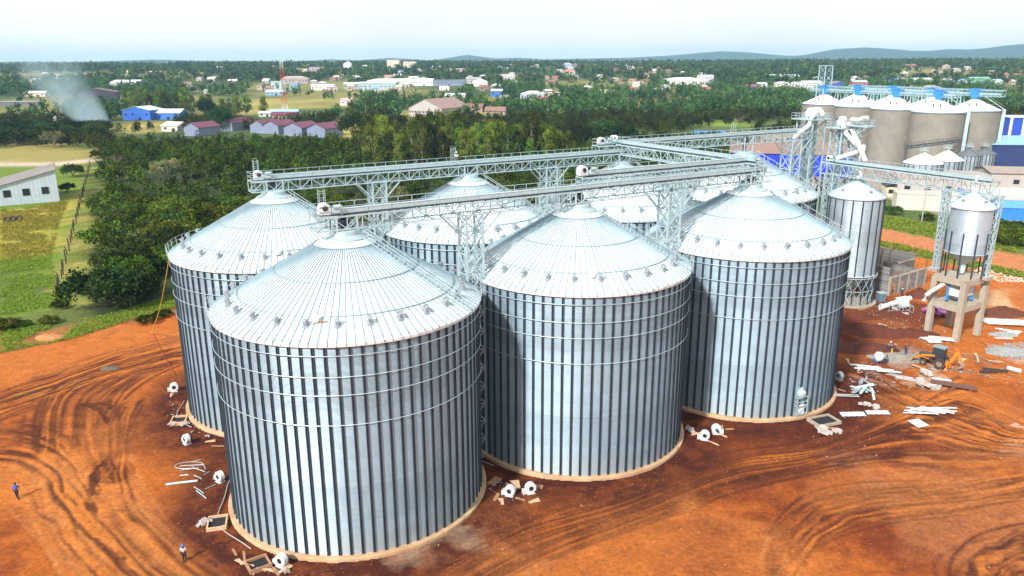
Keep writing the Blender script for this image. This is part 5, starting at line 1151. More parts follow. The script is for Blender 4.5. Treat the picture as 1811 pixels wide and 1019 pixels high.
# rows and groups
def where(x, y, zs_):
    p = float(proj(np.array([x]), np.array([y]), np.array([0.]))[0][0])
    for lim, tx in zs_:
        if p < lim: return tx
    return zs_[-1][1]
KW = {('bush', 0): 'small rounded bush', ('bush', 1): 'compact green bushy tree', ('bush', 2): 'green bushy tree', ('bush', 3): 'broad bushy tree', ('bush', 4): 'large bushy tree', ('bushd', 0): 'dark leaved tree', ('bushd', 1): 'broad dark leaved tree', ('umb', 0): 'pale flat topped acacia', ('umb', 1): 'wide pale flat topped acacia'}
ZT = [(175, 'at the fence end of the thicket'), (260, 'in the thicket left of the leftmost silo'), (340, 'in the thicket touching the leftmost silo roof'), (440, 'in the thicket above the leftmost silo'), (540, 'in the thicket behind the left bridge end'), (660, 'in the thicket behind the first back lattice tower'), (800, 'in the thicket below the eucalyptus grove'), (1000, 'in the thicket left of the corner silo'), (9999, 'in the thicket right of the corner silo peak')]
def group_fill(poly, sp, keys, lab, grp, s0, s1, r, cap=999, zs=1.):
    n_ = 0; P_ = gridpts(poly, sp); P_.sort(key=lambda p: p[1])
    for x, y in P_:
        if n_ >= cap: break
        if not ok(x, y, r*.6): continue
        s = rnd.uniform(s0, s1); placed.append((x, y, r*s)); kk = rnd.choice(keys); l2_ = lab
        if callable(lab): l2_ = lab(kk, x, y, s)
        tree(kk, x, y, l2_, grp, s, None, zs*rnd.uniform(.85, 1.15)); n_ += 1
    return n_
EU = [('euc', k) for k in range(4)]; BU = [('bush', k) for k in range(5)]; BG = [('big', k) for k in range(3)]
a1 = group_fill([(640, 266), (700, 250), (880, 250), (990, 262), (1010, 290), (900, 296), (640, 296)], 6.2, EU, lambda k, x, y, s: ('short ' if k[1] == 0 else 'slim ' if k[1] == 1 else 'tall ' if k[1] == 2 else 'very tall ')+'yellow green eucalyptus, '+('front' if y < 300 else 'rear')+' of the grove, '+where(x, y, [(720, 'left end'), (800, 'left of its middle'), (880, 'middle'), (940, 'right of its middle'), (9999, 'right end')]), 'eucalyptus grove behind the back bridge', .8, 1.15, 3.4, 60)
a2 = group_fill([(228, 190), (470, 190), (480, 208), (400, 210), (228, 205)], 13, EU+BG[:1], lambda k, x, y, s: ('dark round' if k[0] == 'big' else 'tall light green')+' tree in the tree line '+where(x, y, [(270, 'straight behind the red trimmed shed'), (330, 'behind the pale roofed blue shed'), (380, 'above the maroon sheds'), (430, 'left of the mast'), (9999, 'nearest the mast')]), 'tree line behind the blue sheds', .9, 1.35, 4, 34)
a3 = group_fill([(-60, 205), (150, 205), (185, 225), (180, 252), (-60, 262)], 11, BG, lambda k, x, y, s: ('smaller' if s < .8 else 'larger')+' dark round orchard tree, '+('front' if y < 480 else 'back')+' rows, '+where(x, y, [(30, 'at the left picture edge'), (80, 'left of the tiny cream hut'), (125, 'beside the tiny cream hut'), (9999, 'next to the smoke')]), 'dark orchard trees left of the smoke', .7, .95, 6, 60, .8)
a4 = group_fill([(215, 560), (188, 470), (186, 400), (186, 330), (205, 250), (640, 238), (1010, 280), (1250, 300), (1100, 420), (640, 470), (345, 500), (300, 470), (280, 500)], 5.4, BU+BU+[('bushd', 0), ('bushd', 1), ('umb', 0)], lambda k, x, y, s: KW[k]+(', near side, ' if y < 190 else ', middle, ' if y < 245 else ', far side, ')+where(x, y, ZT), 'bushy trees of the thicket behind the silos', .65, 1.15, 3.0, 290)
a5 = group_fill([(1545, 352), (1690, 394), (1680, 404), (1545, 376)], 5, BU+[('bushd', 0)], lambda k, x, y, s: KW[k]+' between orange road and white low building, '+where(x, y, [(1600, 'left'), (1650, 'below the tall pole'), (9999, 'right')]), 'bushes along the orange road', .5, .75, 3, 40, .75)
a6 = group_fill([(1725, 405), (1811, 412), (2100, 440), (2100, 470), (1811, 440), (1740, 426)], 5, BU+[('bushd', 0)], lambda k, x, y, s: KW[k]+' in front of the blue factory block, '+('near the road' if y < 190 else 'near the wall'), 'bushes in front of the blue factory block', .6, .85, 3, 40, .8)
a7 = group_fill([(-60, 560), (95, 545), (110, 580), (-60, 600)], 4.5, BU, 'low scrub bush at the edge of the bare yard on the left', 'scrub along the left yard edge', .35, .55, 2.5, 24, .7)
for px, py, lab in ((1764, 394, 'clipped dark round shrub in front of the white cabinets'), (1799, 402, 'clipped dark shrub right of the white cabinets'), (1812, 410, 'clipped dark shrub cut by the right picture edge')): put(('bushd', 0), px, py, lab, None, .42, .7)
for px, py in ((150, 520), (106, 545), (290, 560), (262, 572)): put(('bush', px % 5), px, py, 'small bush at the bare edge below the thicket', 'small bushes below the thicket', .4, .7)
# everything farther off reads as one mass of crowns: merged
def merged(name, P_, nq, leafs, R_, Hh, material, lab_, seed, dens=None):
    rs = np.random.RandomState(seed); n_ = len(P_); P_ = np.array(P_); nc = 9
    cc = rs.normal(size=(n_, nc, 3)); cc /= np.linalg.norm(cc, axis=2)[..., None]; cc[..., 2] = np.abs(cc[..., 2])*.9-.15; cc *= rs.uniform(.4, .8, (n_, nc, 1))
    lv = rs.normal(size=(n_, nc, nq//nc, 3)); lv /= np.linalg.norm(lv, axis=3)[..., None]; lv *= rs.uniform(.15, .42, (n_, nc, nq//nc, 1))
    Rr = rs.uniform(.5, 1.4, n_)*R_; Hr = rs.uniform(.55, 1.5, n_)*Hh
    p = (cc[:, :, None]+lv); p[..., 0] *= Rr[:, None, None]; p[..., 1] *= Rr[:, None, None]; p[..., 2] = (p[..., 2]+.55)*Hr[:, None, None]
    p[..., 0] += P_[:, 0, None, None]; p[..., 1] += P_[:, 1, None, None]; p[..., 2] += terrain(P_[:, 0], P_[:, 1])[:, None, None]
    b_ = rs.uniform(.55, 1.9, (n_, 1, 1, 1)); h_ = rs.uniform(-.22, .25, (n_, 1, 1, 1)); cb_ = rs.uniform(.55, 1.5, (n_, nc, 1, 1)); q_ = rs.uniform(.8, 1.2, (n_, nc, nq//nc, 1))
    T_ = np.concatenate([b_*(1+h_), b_*np.ones_like(h_), b_*(1-h_*1.2)], 3)*cb_*q_
    p = p.reshape(-1, 3); T_ = T_.reshape(-1, 3); me_ = quads_mesh(name, p, None, rs.uniform(.6, 1.3, len(p))*leafs, T_, material, rs)
    o = bpy.data.objects.new(name, me_); C.objects.link(o); tag(o, lab_, 'woodland', None, 'stuff'); return o
FA = np.array(FOOT)
def scatter(r0, r1, sp, cover, seed, half=.74):
    rs = np.random.RandomState(seed); ys = np.arange(r0, r1, sp); out = []
    for y in ys:
        xs = np.arange(-half*y-30, half*y+30, sp); xs = xs+rs.uniform(-.5, .5, len(xs))*sp; yy = y+rs.uniform(-.5, .5, len(xs))*sp; out.append(np.stack([xs, yy], 1))
    P_ = np.concatenate(out); n_ = fbm(P_[:, 0], P_[:, 1], 90, 4, 71); keep = n_ > cover
    dry_ = fbm(P_[:, 0], P_[:, 1], 260, 5, 3); keep &= ~((dry_ > .62) & (rs.rand(len(P_)) < .65))
    for f in FA:
        lf = .095*f[1]; keep &= ~((np.abs(P_[:, 0]-f[0]) < f[2]+3) & (P_[:, 1] > f[1]-lf) & (P_[:, 1] < f[1]+f[3]+5))
    for Pq in CLEARP: keep &= ~inpoly(P_[:, 0], P_[:, 1], Pq)
    u = (P_[:, 0]-O0[0])*UU[0]+(P_[:, 1]-O0[1])*UU[1]; v = (P_[:, 0]-O0[0])*VV[0]+(P_[:, 1]-O0[1])*VV[1]
    keep &= ~((u > -25) & (u < 140) & (v < 48)); P_ = P_[keep]
    if r0 < 420:
        pl = np.array([(a, b_, c_) for a, b_, c_ in placed]); 
        d2 = ((P_[:, None, 0]-pl[None, :, 0])**2+(P_[:, None, 1]-pl[None, :, 1])**2); P_ = P_[(d2 > (pl[None, :, 2]*.9+1.2)**2).all(1)]
    return P_
# the part of the thicket beyond the individual trees
tp = wpoly([(200, 560), (180, 470), (180, 400), (180, 310), (200, 240), (640, 228), (1240, 240), (1340, 262), (1300, 330), (640, 470), (345, 500), (300, 470), (280, 500)])
P1 = scatter(150, 420, 5.0, 0., 5); ins = inpoly(P1[:, 0], P1[:, 1], tp); merged('thicket', P1[ins], 180, .42, 3.4, 4.8, LM['bush'], 'dense green bush filling the ground between the single trees behind the silos', 3)
P2 = scatter(235, 620, 7.5, .44, 6); ins2 = ~inpoly(P2[:, 0], P2[:, 1], tp) & ((P2[:, 0] > 0) | (P2[:, 1] > 330)); merged('bushland', P2[ins2], 225, .48, 4.6, 5.2, LM['bush'], 'broken green bushland in the middle distance', 4)
P3 = scatter(620, 1150, 9.5, .47, 7); merged('woodland', P3, 90, .95, 5.2, 8.0, LM['far'], 'trees covering the town suburbs as one mass', 5)
P4 = scatter(1150, 2500, 14, .42, 8); merged('far_woodland', P4, 45, 1.9, 7.5, 9.5, LM['far'], 'hazy far woods rising to the ridge', 6)
print('TREES', NT, a1, a2, a3, a4, a5, a6, a7, len(P1[ins]), len(P2[ins2]), len(P3), len(P4))
for px, h in ((1066, 10), (1012, 8), (1060, 16), (1172, 17), (1158, 14), (1188, 15), (1220, 12), (1296, 18), (1345, 15), (1372, 16), (955, 12), (1066, 18), (1400, 10), (1440, 9)):
    x, y = at(px, 113); me_, tm, nm_, ct = PROTO[('euc', px % 4)]; tree(('euc', px % 4), x, y, 'tall tree standing up from the ridge line at the right of centre', 'tall trees on the ridge line', h/9.)
# ================================================================ small things in the yard
def fan(px, py, rz, lab, group='white aeration fans on the ground round the silos', proto=[None]):
    x, y = at(px, py)
    if proto[0] is None:
        t = thing('aeration_fan', lab, 'fan', (x, y, 0), rz, group)
        m = MB(); m.lathe([(.30, -.34), (.62, -.34), (.68, -.28), (.68, .28), (.62, .34), (0, .34)], 22, (0, 0, .78), axis='x'); m.build('housing', white, t)
        m = MB(); m.lathe([(0, -.30), (.30, -.30), (.30, -.36)], 20, (0, 0, .78), axis='x'); m.build('inlet', dark, t)
        m = MB(); m.box((.0, .62, .38), (.55, .7, .5)); m.box((0, .98, .38), (.66, .06, .62)); m.build('outlet_duct', white, t)
        m = MB(); m.lathe([(.2, 0), (.2, .5), (0, .5)], 12, (.3, 0, .78), axis='x'); m.build('motor', galvd, t)
        m = MB(); m.box((0, 0, .06), (.9, 1.0, .1)); 
        for s in (-.35, .35): m.bar((0, s, .1), (0, s*.6, .5), .1)
        m.build('base_frame', white, t); proto[0] = t; t.scale = (.85, .85, .85); return t
    return dup(proto[0], (x, y, 0), rz, lab, group)
for px, py, rz, lab in ((309, 692, 1.9, 'white fan nearest the rope end, left of the leftmost silo'), (331, 785, .8, 'white fan by the ring of the leftmost silo, beside the upper pit'), (390, 852, .9, 'white round fan half hidden by the left wall of the nearest silo'),
    (499, 1001, 1.1, 'white fan standing at the front foot of the nearest silo'), (902, 877, 1.2, 'white fan with a maroon inlet between the nearest and middle silos'), (938, 872, 1.9, 'white fan right of the maroon inlet one, below the middle silo'),
    (1246, 778, 1.3, 'white fan on the left of the pair between the middle and third silos'), (1266, 767, -1.6, 'white fan on the right of the pair between the middle and third silos'), (1484, 672, .3, 'white fan at the right edge of the third silo beside the scrap')): fan(px, py, rz, lab)
def pit(px, py, s, rz, lab, mt=woodp):
    x, y = at(px, py); t = thing('inspection_pit', lab, 'pit', (x, y, 0), rz, 'open pits beside the silo rings'); m = MB()
    for k in (-1, 1): m.box((k*s[0]/2, 0, .16), (.14, s[1]+.14, .5)); m.box((0, k*s[1]/2, .16), (s[0]-.14, .14, .5))
    m.build('rim', mt, t); m = MB(); m.box((0, 0, .1), (s[0]-.1, s[1]-.1, .12)); m.build('opening', dark, t)  # near-black slab inside the rim paints in the shade of the pit
pit(317, 746, (1.7, 2.0), .2, 'open pit with a timber rim left of the leftmost silo ring'); pit(385, 928, (1.7, 2.1), .25, 'open pit with a pale rim left of the nearest silo ring'); pit(457, 1001, (1.8, 1.7), .6, 'board covered pit in front of the nearest silo', wood)
pit(1457, 747, (3.2, 2.2), .35, 'concrete rimmed pit at the foot of the third front silo', conc)
def place(name, lab, cat, px, py, rz=0, group=None, z=0):
    x, y = at(px, py); return thing(name, lab, cat, (x, y, z), rz, group)
def one(name, m, mt, lab, cat, px, py, rz=0, group=None, z=.0):
    x, y = at(px, py); return tag(m.build(name, mt, None, loc=(x, y, z), rz=rz), lab, cat, group)
# planks and boards, each lying on its own
PLK = [(432, 985, 1.6, .22), (440, 1000, 1.9, .2), (452, 1010, 1.2, .22), (470, 1008, 1.8, .25), (488, 1012, 1.5, .2), (505, 1008, 1.4, .3), (415, 978, 1.3, .2), (425, 995, 1., .25), (330, 738, 1.2, .3), (304, 700, 1., .25), (386, 790, 1.6, .2), (372, 782, 1.2, .2), (878, 880, 1.4, .35), (888, 888, 1.2, .3), (920, 884, 1.1, .25), (945, 888, 1.2, .3), (875, 852, 1.6, .9), (915, 858, 1.8, .5), (950, 862, 1.2, .7),
       (1232, 768, 1.1, .6), (1276, 758, 1.4, .4), (1280, 772, 1.0, .2), (1290, 760, 1., .3), (1262, 785, 1.6, .15), (1464, 758, 2.4, .3), (1500, 640, 2., .25), (1485, 690, 1.6, .2), (1520, 655, 1.4, .2), (1600, 640, 2.6, .3), (1630, 652, 3., .3), (1590, 628, 2.4, .2), (1700, 640, 2.8, .3), (1715, 628, 2.2, .25), (1760, 640, 2., .25), (1745, 610, 2.6, .2), (1690, 600, 2.2, .3), (1660, 600, 1.8, .3), (1728, 632, 3.4, .25), (1748, 638, 3., .25), (1536, 536, 2.2, .5), (1524, 548, 1.6, .5), (1560, 578, 2.6, .7)]
pg = bpy.data.meshes
PP = []
for k in range(4):
    m = MB(); m.box((0, 0, .06), (2.0, .26, .07)); 
    if k % 2: m.box((.1, .12, .13), (1.6, .22, .06), rz=.2)
    o = m.build('plank', [wood, woodp, wood, woodp][k], None); PP.append(o)
for i, (px, py, L_, w_) in enumerate(PLK):
    x, y = at(px, py); o = PP[i] if i < 4 else PP[i % 4].copy()
    if i >= 4: C.objects.link(o)
    o.location = (x, y, .02); o.rotation_euler = (rnd.uniform(-.05, .05), rnd.uniform(-.06, .06), rnd.uniform(0, 3.1)); o.scale = (L_/2, w_/.26, 1)
    zone_ = 'in front of the nearest silo' if py > 960 else 'left of the silo rings' if px < 400 else 'between the nearest and middle silos' if px < 1000 else 'between the middle and third silos' if px < 1300 else 'in the litter around the loader'
    tag(o, 'loose timber offcut lying %s' % zone_, 'plank', 'timber offcuts %s' % zone_)
# steel pipes, rods and angle bars on the red soil left of the nearest silo
for i, (px, py, L_, a, r) in enumerate([(340, 824, 2.6, .1, .04), (352, 832, 1.9, -.5, .05), (330, 830, 1.6, .8, .03), (361, 826, 1.5, -1., .04), (322, 856, 3.2, .25, .13), (352, 868, 2.0, -.7, .05), (356, 876, 2.2, -.75, .06), (372, 862, 1.2, .9, .03), (350, 845, 1.4, -.6, .05), (326, 842, .9, .2, .07), (345, 816, 1.2, .5, .03), (366, 838, .8, 1.2, .04)]):
    x, y = at(px, py); m = MB(); m.tube([(-L_/2, 0, r), (0, .03, r), (L_/2, 0, r)], r, 7); tag(m.build('steel_pipe', galv, None, loc=(x, y, .03), rz=a), 'loose steel pipe or rod on the soil left of the nearest silo' if i != 4 else 'thickest grey pipe lying left of the nearest silo', 'pipe', 'loose steel rods left of the nearest silo')
m = MB(); m.tube([(1.6*math.cos(a)*1., .8*math.sin(a), .06) for a in np.linspace(.5, 5.6, 22)], .035, 5); one('hose_coil', m, galv, 'looped pale hose among the loose steel rods', 'hose', 335, 824)
for (u, v, a0, a1, lab) in ((0, 0, 2.95, 4.1, 'pale cable lying round the front left of the nearest silo ring'), (0, 27.34, 3.3, 3.95, 'pale cable lying round the leftmost silo ring'), (27.47, 0, 3.6, 3.95, 'pale cable lying beside the middle silo ring')):
    x, y = uv(u, v); m = MB(); m.tube([((14.2+.3*math.sin(a*9))*math.cos(a), (14.2+.3*math.sin(a*9))*math.sin(a), .1) for a in np.linspace(a0, a1, 40)], .05, 5); tag(m.build('cable', plastic, None, loc=(x, y, 0)), lab, 'cable')
def sack(px, py, s, lab, group=None, mt=plastic):
    rs = random.Random(px); m = MB(); x, y = at(px, py)
    for k in range(9):
        a = rs.uniform(0, 6.28); r = rs.uniform(0, s*.7); m.box((r*math.cos(a), r*math.sin(a), rs.uniform(.08, .35)*s+.05), (rs.uniform(.4, .9)*s, rs.uniform(.3, .7)*s, .12*s+.05), rz=rs.uniform(0, 3), rx=rs.uniform(-.5, .5), ry=rs.uniform(-.5, .5))
    tag(m.build('rubbish_pile', mt, None, loc=(x, y, 0)), lab, 'rubbish', group, None)
for px, py, s, lab in ((362, 926, .9, 'crumpled white and green sacking beside the pit of the nearest silo'), (396, 934, .45, 'little white bag on the corner of the pit'), (306, 752, .7, 'torn sacks left of the upper pit'), (326, 752, .8, 'pinkish crumpled sacks below the upper pit'), (368, 772, .4, 'white bag under the ring of the leftmost silo'), (1455, 764, 1.3, 'white crumpled rubbish in front of the concrete rimmed pit'), (1478, 764, 1.0, 'white rubbish right of the concrete rimmed pit'),
                       (1636, 664, 1.2, 'crumpled pale sacking uphill of the yellow heap'), (1640, 684, 1.6, 'yellowish heap of cement bags beside the brown door sheet'), (1530, 718, .9, 'grey white rubbish above the two flat sheets'), (1548, 722, .9, 'white crumpled plastic above the right flat sheet'), (1222, 762, .8, 'grey rubble bags left of the fan pair'), (1580, 548, 1.0, 'white sacks under the pipe stand'), (1596, 556, 1.0, 'pale sacks right of the pipe stand')): sack(px, py, s, lab)
# flat sheets
def sheet(px, py, dx, dy, rz, lab, mt=galvb, z=.12, group=None, tilt=.04):
    m = MB(); n_ = 9; 
    for i in range(n_): m.box((-dx/2+(i+.5)*dx/n_, 0, z+.03*(i % 2)), (dx/n_, dy, .04))
    o = one('steel_sheet', m, mt, lab, 'sheet', px, py, rz, group); o.rotation_euler = (tilt, -tilt, rz)
sheet(1508, 734, 3.0, 1.1, -.05, 'light flat roof sheet lying alone right of the third silo, the left of two'); sheet(1552, 731, 2.8, 1.0, -.1, 'light flat roof sheet lying alone right of the third silo, the right of two'); sheet(1624, 750, 1.6, 1.8, .3, 'nearly square white panel lying below the pile of steel strips', white)
sheet(1642, 598, 2.6, 2.2, .5, 'ribbed grey roof sheet in front of the concrete frame legs', galvb); sheet(1664, 602, 3.6, 1.6, -.45, 'pale sheet leaning over the ribbed one in front of the frame', galvb, .3); sheet(1652, 606, 2.0, 1.2, -.2, 'small pale sheet in front of the ribbed ones', galvb, .2)
for i in range(7): sheet(1530+i*7, 650+i*2.2+rnd.uniform(-2, 2), rnd.uniform(3, 5.2), .45, -.38+rnd.uniform(-.12, .12), 'long white steel strip in the pile below the concrete mixer', white if i % 2 else galvb, .1+.06*i, 'long white strips below the mixer')
for i in range(12): sheet(1626+(i % 6)*7, 727+(i//6)*7+rnd.uniform(-2, 2), rnd.uniform(2.6, 4.2), .28, -.35+rnd.uniform(-.25, .25), 'light steel strip in the fanned pile on bare soil', galvb, .08+.05*i, 'fanned pile of light steel strips')
for i in range(16): sheet(1512+rnd.uniform(-8, 30), 690+rnd.uniform(-10, 12), rnd.uniform(1.2, 2.8), rnd.uniform(.2, .7), rnd.uniform(-1.4, 1.4), 'crumpled steel offcut in the scrap heap beside the third silo', [galv, galvb, vent_m][i % 3], .1+.07*i, 'scrap heap of steel offcuts beside the third silo', rnd.uniform(-.35, .35))
for i in range(5): sheet(1770+i*5, 566+i*3, 7.5, .5, -.28+rnd.uniform(-.04, .04), 'long white panel stacked at the right behind the concrete frame', white, .1+.08*i, 'long white panels at the right edge')
for i in range(4): sheet(1775+i*8, 584+i*2, 2.4, .6, rnd.uniform(-1, 1), 'small pale panel scattered below the long white panels', white, .1, 'small pale panels at the right edge')
m = MB(); m.box((0, 0, .45), (5.6, 1.3, .14), ry=.03)
for s in (-2, 0, 2): m.box((s, 0, .22), (.3, 1.2, .3))
one('timber_platform', m, mat('brown shuttering', (.13, .06, .045), .8, 0, .2, 2), 'long brown shuttering board lying like a door right of the cement heap', 'board', 1686, 686, -.42)
m = MB(); m.box((0, 0, .6), (2.4, .5, .08)); one('steel_sheet', m, white, 'small white sheet on the end of the brown shuttering board', 'sheet', 1664, 678, -.42)
for px, py, a, lab in ((1752, 660, .05, 'dark beam lying flat at the right, lower of two crossed'), (1760, 657, -.35, 'dark beam at the right, upper of two crossed')): m = MB(); m.box((0, 0, .25), (3.2, .3, .3)); one('timber_beam', m, post_m, lab, 'beam', px, py, a)
m = MB(); m.lathe([(0, -.9), (.3, -.9), (.3, .9), (0, .9)], 14, (0, 0, .3), axis='x'); one('white_pipe', m, white, 'short white pipe section lying near the right edge', 'pipe', 1793, 657, -.9)
m = MB(); m.box((0, 0, .1), (1.3, .5, .08), rz=.5); m.box((.3, -.4, .06), (1.1, .4, .06), rz=-.4); one('pink_board', m, mat('pink board', (.62, .25, .18), .8), 'pink boards lying crossed near the right edge', 'board', 1794, 753)
def steel_ladder(px, py, L_, rz, lab):
    m = MB()
    for s in (-.25, .25): m.bar((-L_/2, s, .15), (L_/2, s, .15), .07)
    for k in range(int(L_/.35)): m.bar((-L_/2+.2+k*.35, -.25, .15), (-L_/2+.2+k*.35, .25, .15), .05)
    one('ladder', m, galvb, lab, 'ladder', px, py, rz)
steel_ladder(1497, 701, 3.2, -.1, 'steel ladder lying beside the ring of the third silo'); steel_ladder(1592, 667, 3.4, -.6, 'steel ladder section lying below the white strips'); steel_ladder(1602, 672, 2.6, -.5, 'shorter ladder section next to the other one'); steel_ladder(1775, 600, 2.8, -.1, 'white frame section lying on gravel at the right')
# white auger pipe on a frame stand
t = place('auger_pipe', 'long white bent pipe with a white box, lying on a wire frame stand', 'pipe', 1585, 547, -.05)
m = MB(); m.tube([(-3.0, -.6, .5), (-1.6, -.3, .9), (.2, .2, 1.3), (1.8, .5, 1.7), (2.6, .8, 1.9)], .45, 12); m.lathe([(.6, -.2), (.6, .2), (0, .2)], 14, (-3.0, -.6, .6), axis='x'); m.build('pipe', white, t); m = MB(); m.box((1.0, .2, 1.3), (1.8, 1.5, 1.6), ry=-.2); m.build('box', white, t)
m = MB()
for sx in (-1.8, 0, 1.8):
    for sy in (-1.6, -.2): m.bar((sx, sy-1, 0), (sx, sy-1, 1.3), .07)
for z in (.1, 1.3):
    for sy in (-1.6, -.2): m.bar((-1.8, sy-1, z), (1.8, sy-1, z), .07)
    for sx in (-1.8, 0, 1.8): m.bar((sx, -2.6, z), (sx, -1.2, z), .07)
m.bar((-1.8, -2.6, .1), (0, -2.6, 1.3), .05); m.bar((0, -2.6, 1.3), (1.8, -2.6, .1), .05); m.build('stand', galv, t)
t = place('tool_cabin', 'small blue grey tool box at the foot of the larger hopper silo', 'box', 1557, 533, .1); m = MB(); m.box((0, 0, .8), (1.3, 1.2, 1.6)); m.build('body', mat('blue grey box', (.10, .17, .22), .6), t); m = MB(); m.box((0, 0, 1.68), (1.45, 1.35, .14)); m.build('lid', galv, t)
# mounds of earth and rubble
def mound(px, py, rx, ry, h, lab, mt, seed, name='earth_mound', kind='stuff'):
    x, y = at(px, py); n_, k_ = 26, 8; vs = [(0, 0, h)]; fs = []; rs = random.Random(seed)
    for j in range(1, k_+1):
        for i in range(n_):
            a = 2*PI*i/n_; q_ = j/k_; w1 = 1+.25*(float(fbm(3*math.cos(a)+seed, 3*math.sin(a), 1.2, 3, seed))-.5)*2; vs.append((rx*q_*math.cos(a)*w1, ry*q_*math.sin(a)*w1, h*(1-q_)**.9*(1+rs.uniform(-.22, .22))-(.1 if j == k_ else 0)))
    fs += [(0, 1+i, 1+(i+1) % n_) for i in range(n_)]
    for j in range(k_-1): fs += [(1+j*n_+i, 1+(j+1)*n_+i, 1+(j+1)*n_+(i+1) % n_, 1+j*n_+(i+1) % n_) for i in range(n_)]
    m = MB(); m.add(vs, fs); tag(m.build(name, mt, None, loc=(x, y, 0)), lab, 'mound', None, kind)
rs_ = mat('red spoil', (.095, .020, .009), .95, 0, .35, 1.5, .5, 4); dsp = mat('dark spoil', (.10, .030, .015), .95, 0, .3, 1.5, .5, 4); gv = mat('grey gravel', (.26, .265, .26), .9, 0, .4, 5, .6, 8); spo = mat('orange spoil', (.42, .17, .06), .95, 0, .25, 1.5, .5, 4)
mound(1626, 524, 2.6, 2.6, 1.7, 'dark red earth mound against the unfinished building', dsp, 1); mound(1770, 556, 4.6, 2.4, 1.5, 'dark earth mound right of the concrete frame', dsp, 2); mound(1715, 524, 3, 2.5, 1.0, 'tan sand heap behind the concrete frame', mat('tan sand', (.42, .29, .15), .95, 0, .2, 2, .4, 5), 3)
mound(1785, 622, 4.2, 2.2, .5, 'pale gravel heap at the right edge', gv, 4); mound(1775, 592, 2.4, 1.4, .5, 'small heap of white chippings at the right', gv, 5); mound(1580, 632, 4.6, 2.8, .35, 'wet grey concrete patch where the workers stand', mat('wet concrete', (.25, .22, .19), .7, 0, .3, 2, .4, 6), 6)
mound(88, 598, 2.6, 1.5, .9, 'orange spoil heap in the grass at the left edge of the yard', spo, 7); mound(195, 652, 1.5, .7, .6, 'flat dark rock lying on the bare yard at the left', mat('rock', (.10, .08, .06), .9, 0, .3, 3), 8, 'rock', None)
for px, py, r, h in ((1520, 580, 5, .9), (1560, 590, 6, .8), (1610, 590, 5, .9), (1530, 618, 6, .7), (1590, 556, 4, .6), (1500, 560, 4, .7)): mound(px, py, r, r*.5, h, 'dark red spoil bank beside the trench right of the third silo', rs_, px)
# loose stones and brick rubble: nobody could count them
def rocks(name, P_, s0, s1, mt, lab, seed):
    rs = np.random.RandomState(seed); b_ = np.array([(1, 0, 0), (-1, 0, 0), (0, 1, 0), (0, -1, 0), (0, 0, 1), (0, 0, -1)], float); F_ = [(0, 2, 4), (2, 1, 4), (1, 3, 4), (3, 0, 4), (2, 0, 5), (1, 2, 5), (3, 1, 5), (0, 3, 5)]
    vs, fs = [], []
    for k, (x, y) in enumerate(P_):
        s = rs.uniform(s0, s1)*(2.2 if rs.rand() < .06 else 1); a = rs.uniform(0, 6.28); v = b_*rs.uniform(.6, 1.2, (6, 1))*np.array([s, s*.7, s*.55]); c_, s_ = math.cos(a), math.sin(a)
        v = np.stack([v[:, 0]*c_-v[:, 1]*s_+x, v[:, 0]*s_+v[:, 1]*c_+y, v[:, 2]+s*.25], 1); o = len(vs); vs += v.tolist(); fs += [(a_+o, b__+o, c__+o) for a_, b__, c__ in F_]
    me_ = bpy.data.meshes.new(name); me_.from_pydata(vs, [], fs); me_.materials.append(mt); o = bpy.data.objects.new(name, me_); C.objects.link(o); tag(o, lab, 'rubble', None, 'stuff')
def inpx(poly, n_, seed):
    P_ = wpoly(poly); rs = np.random.RandomState(seed); a = np.array(P_); lo, hi = a.min(0), a.max(0); q_ = rs.uniform(lo, hi, (n_*4, 2)); return q_[inpoly(q_[:, 0], q_[:, 1], P_)][:n_]
sm = mat('pale stones', (.40, .22, .13), .9, 0, .4, .8)
ST = np.concatenate([inpx([(300, 640), (420, 800), (400, 930), (560, 1010), (1200, 860), (1500, 760), (1811, 700), (1811, 1019), (200, 1019), (200, 700)], 900, 1), inpx([(1240, 790), (1480, 755), (1500, 640), (1811, 560), (1811, 720), (1500, 800)], 700, 2), inpx([(430, 960), (520, 1019), (900, 900), (1200, 810), (1190, 850), (880, 960), (560, 1019), (420, 1010)], 420, 3)])
ru = (ST[:, 0]-O0[0])*UU[0]+(ST[:, 1]-O0[1])*UU[1]; rv = (ST[:, 0]-O0[0])*VV[0]+(ST[:, 1]-O0[1])*VV[1]; ok_ = np.ones(len(ST), bool)
for i in range(4):
    for j in range(2): ok_ &= np.hypot(ru-27.47*i, rv-27.34*j) > 13.5
rocks('stones', ST[ok_], .025, .075, sm, 'small pale stones scattered over the bare red yard', 1)
rocks('brick_rubble', inpx([(1731, 472), (1811, 486), (1830, 500), (1770, 500), (1725, 482)], 420, 4), .15, .38, mat('brick rubble', (.55, .36, .26), .9, 0, .4, 1), 'strip of broken bricks and blocks along the road behind the concrete frame', 2)
rocks('gravel', np.concatenate([inpx([(1745, 612), (1811, 605), (1811, 636), (1760, 632)], 500, 5), inpx([(1630, 640), (1720, 655), (1790, 680), (1740, 665), (1650, 655)], 160, 6), inpx([(1500, 530), (1640, 560), (1700, 600), (1640, 620), (1560, 575)], 260, 7)]), .06, .2, gv, 'grey chippings and rubble around the loader', 3)
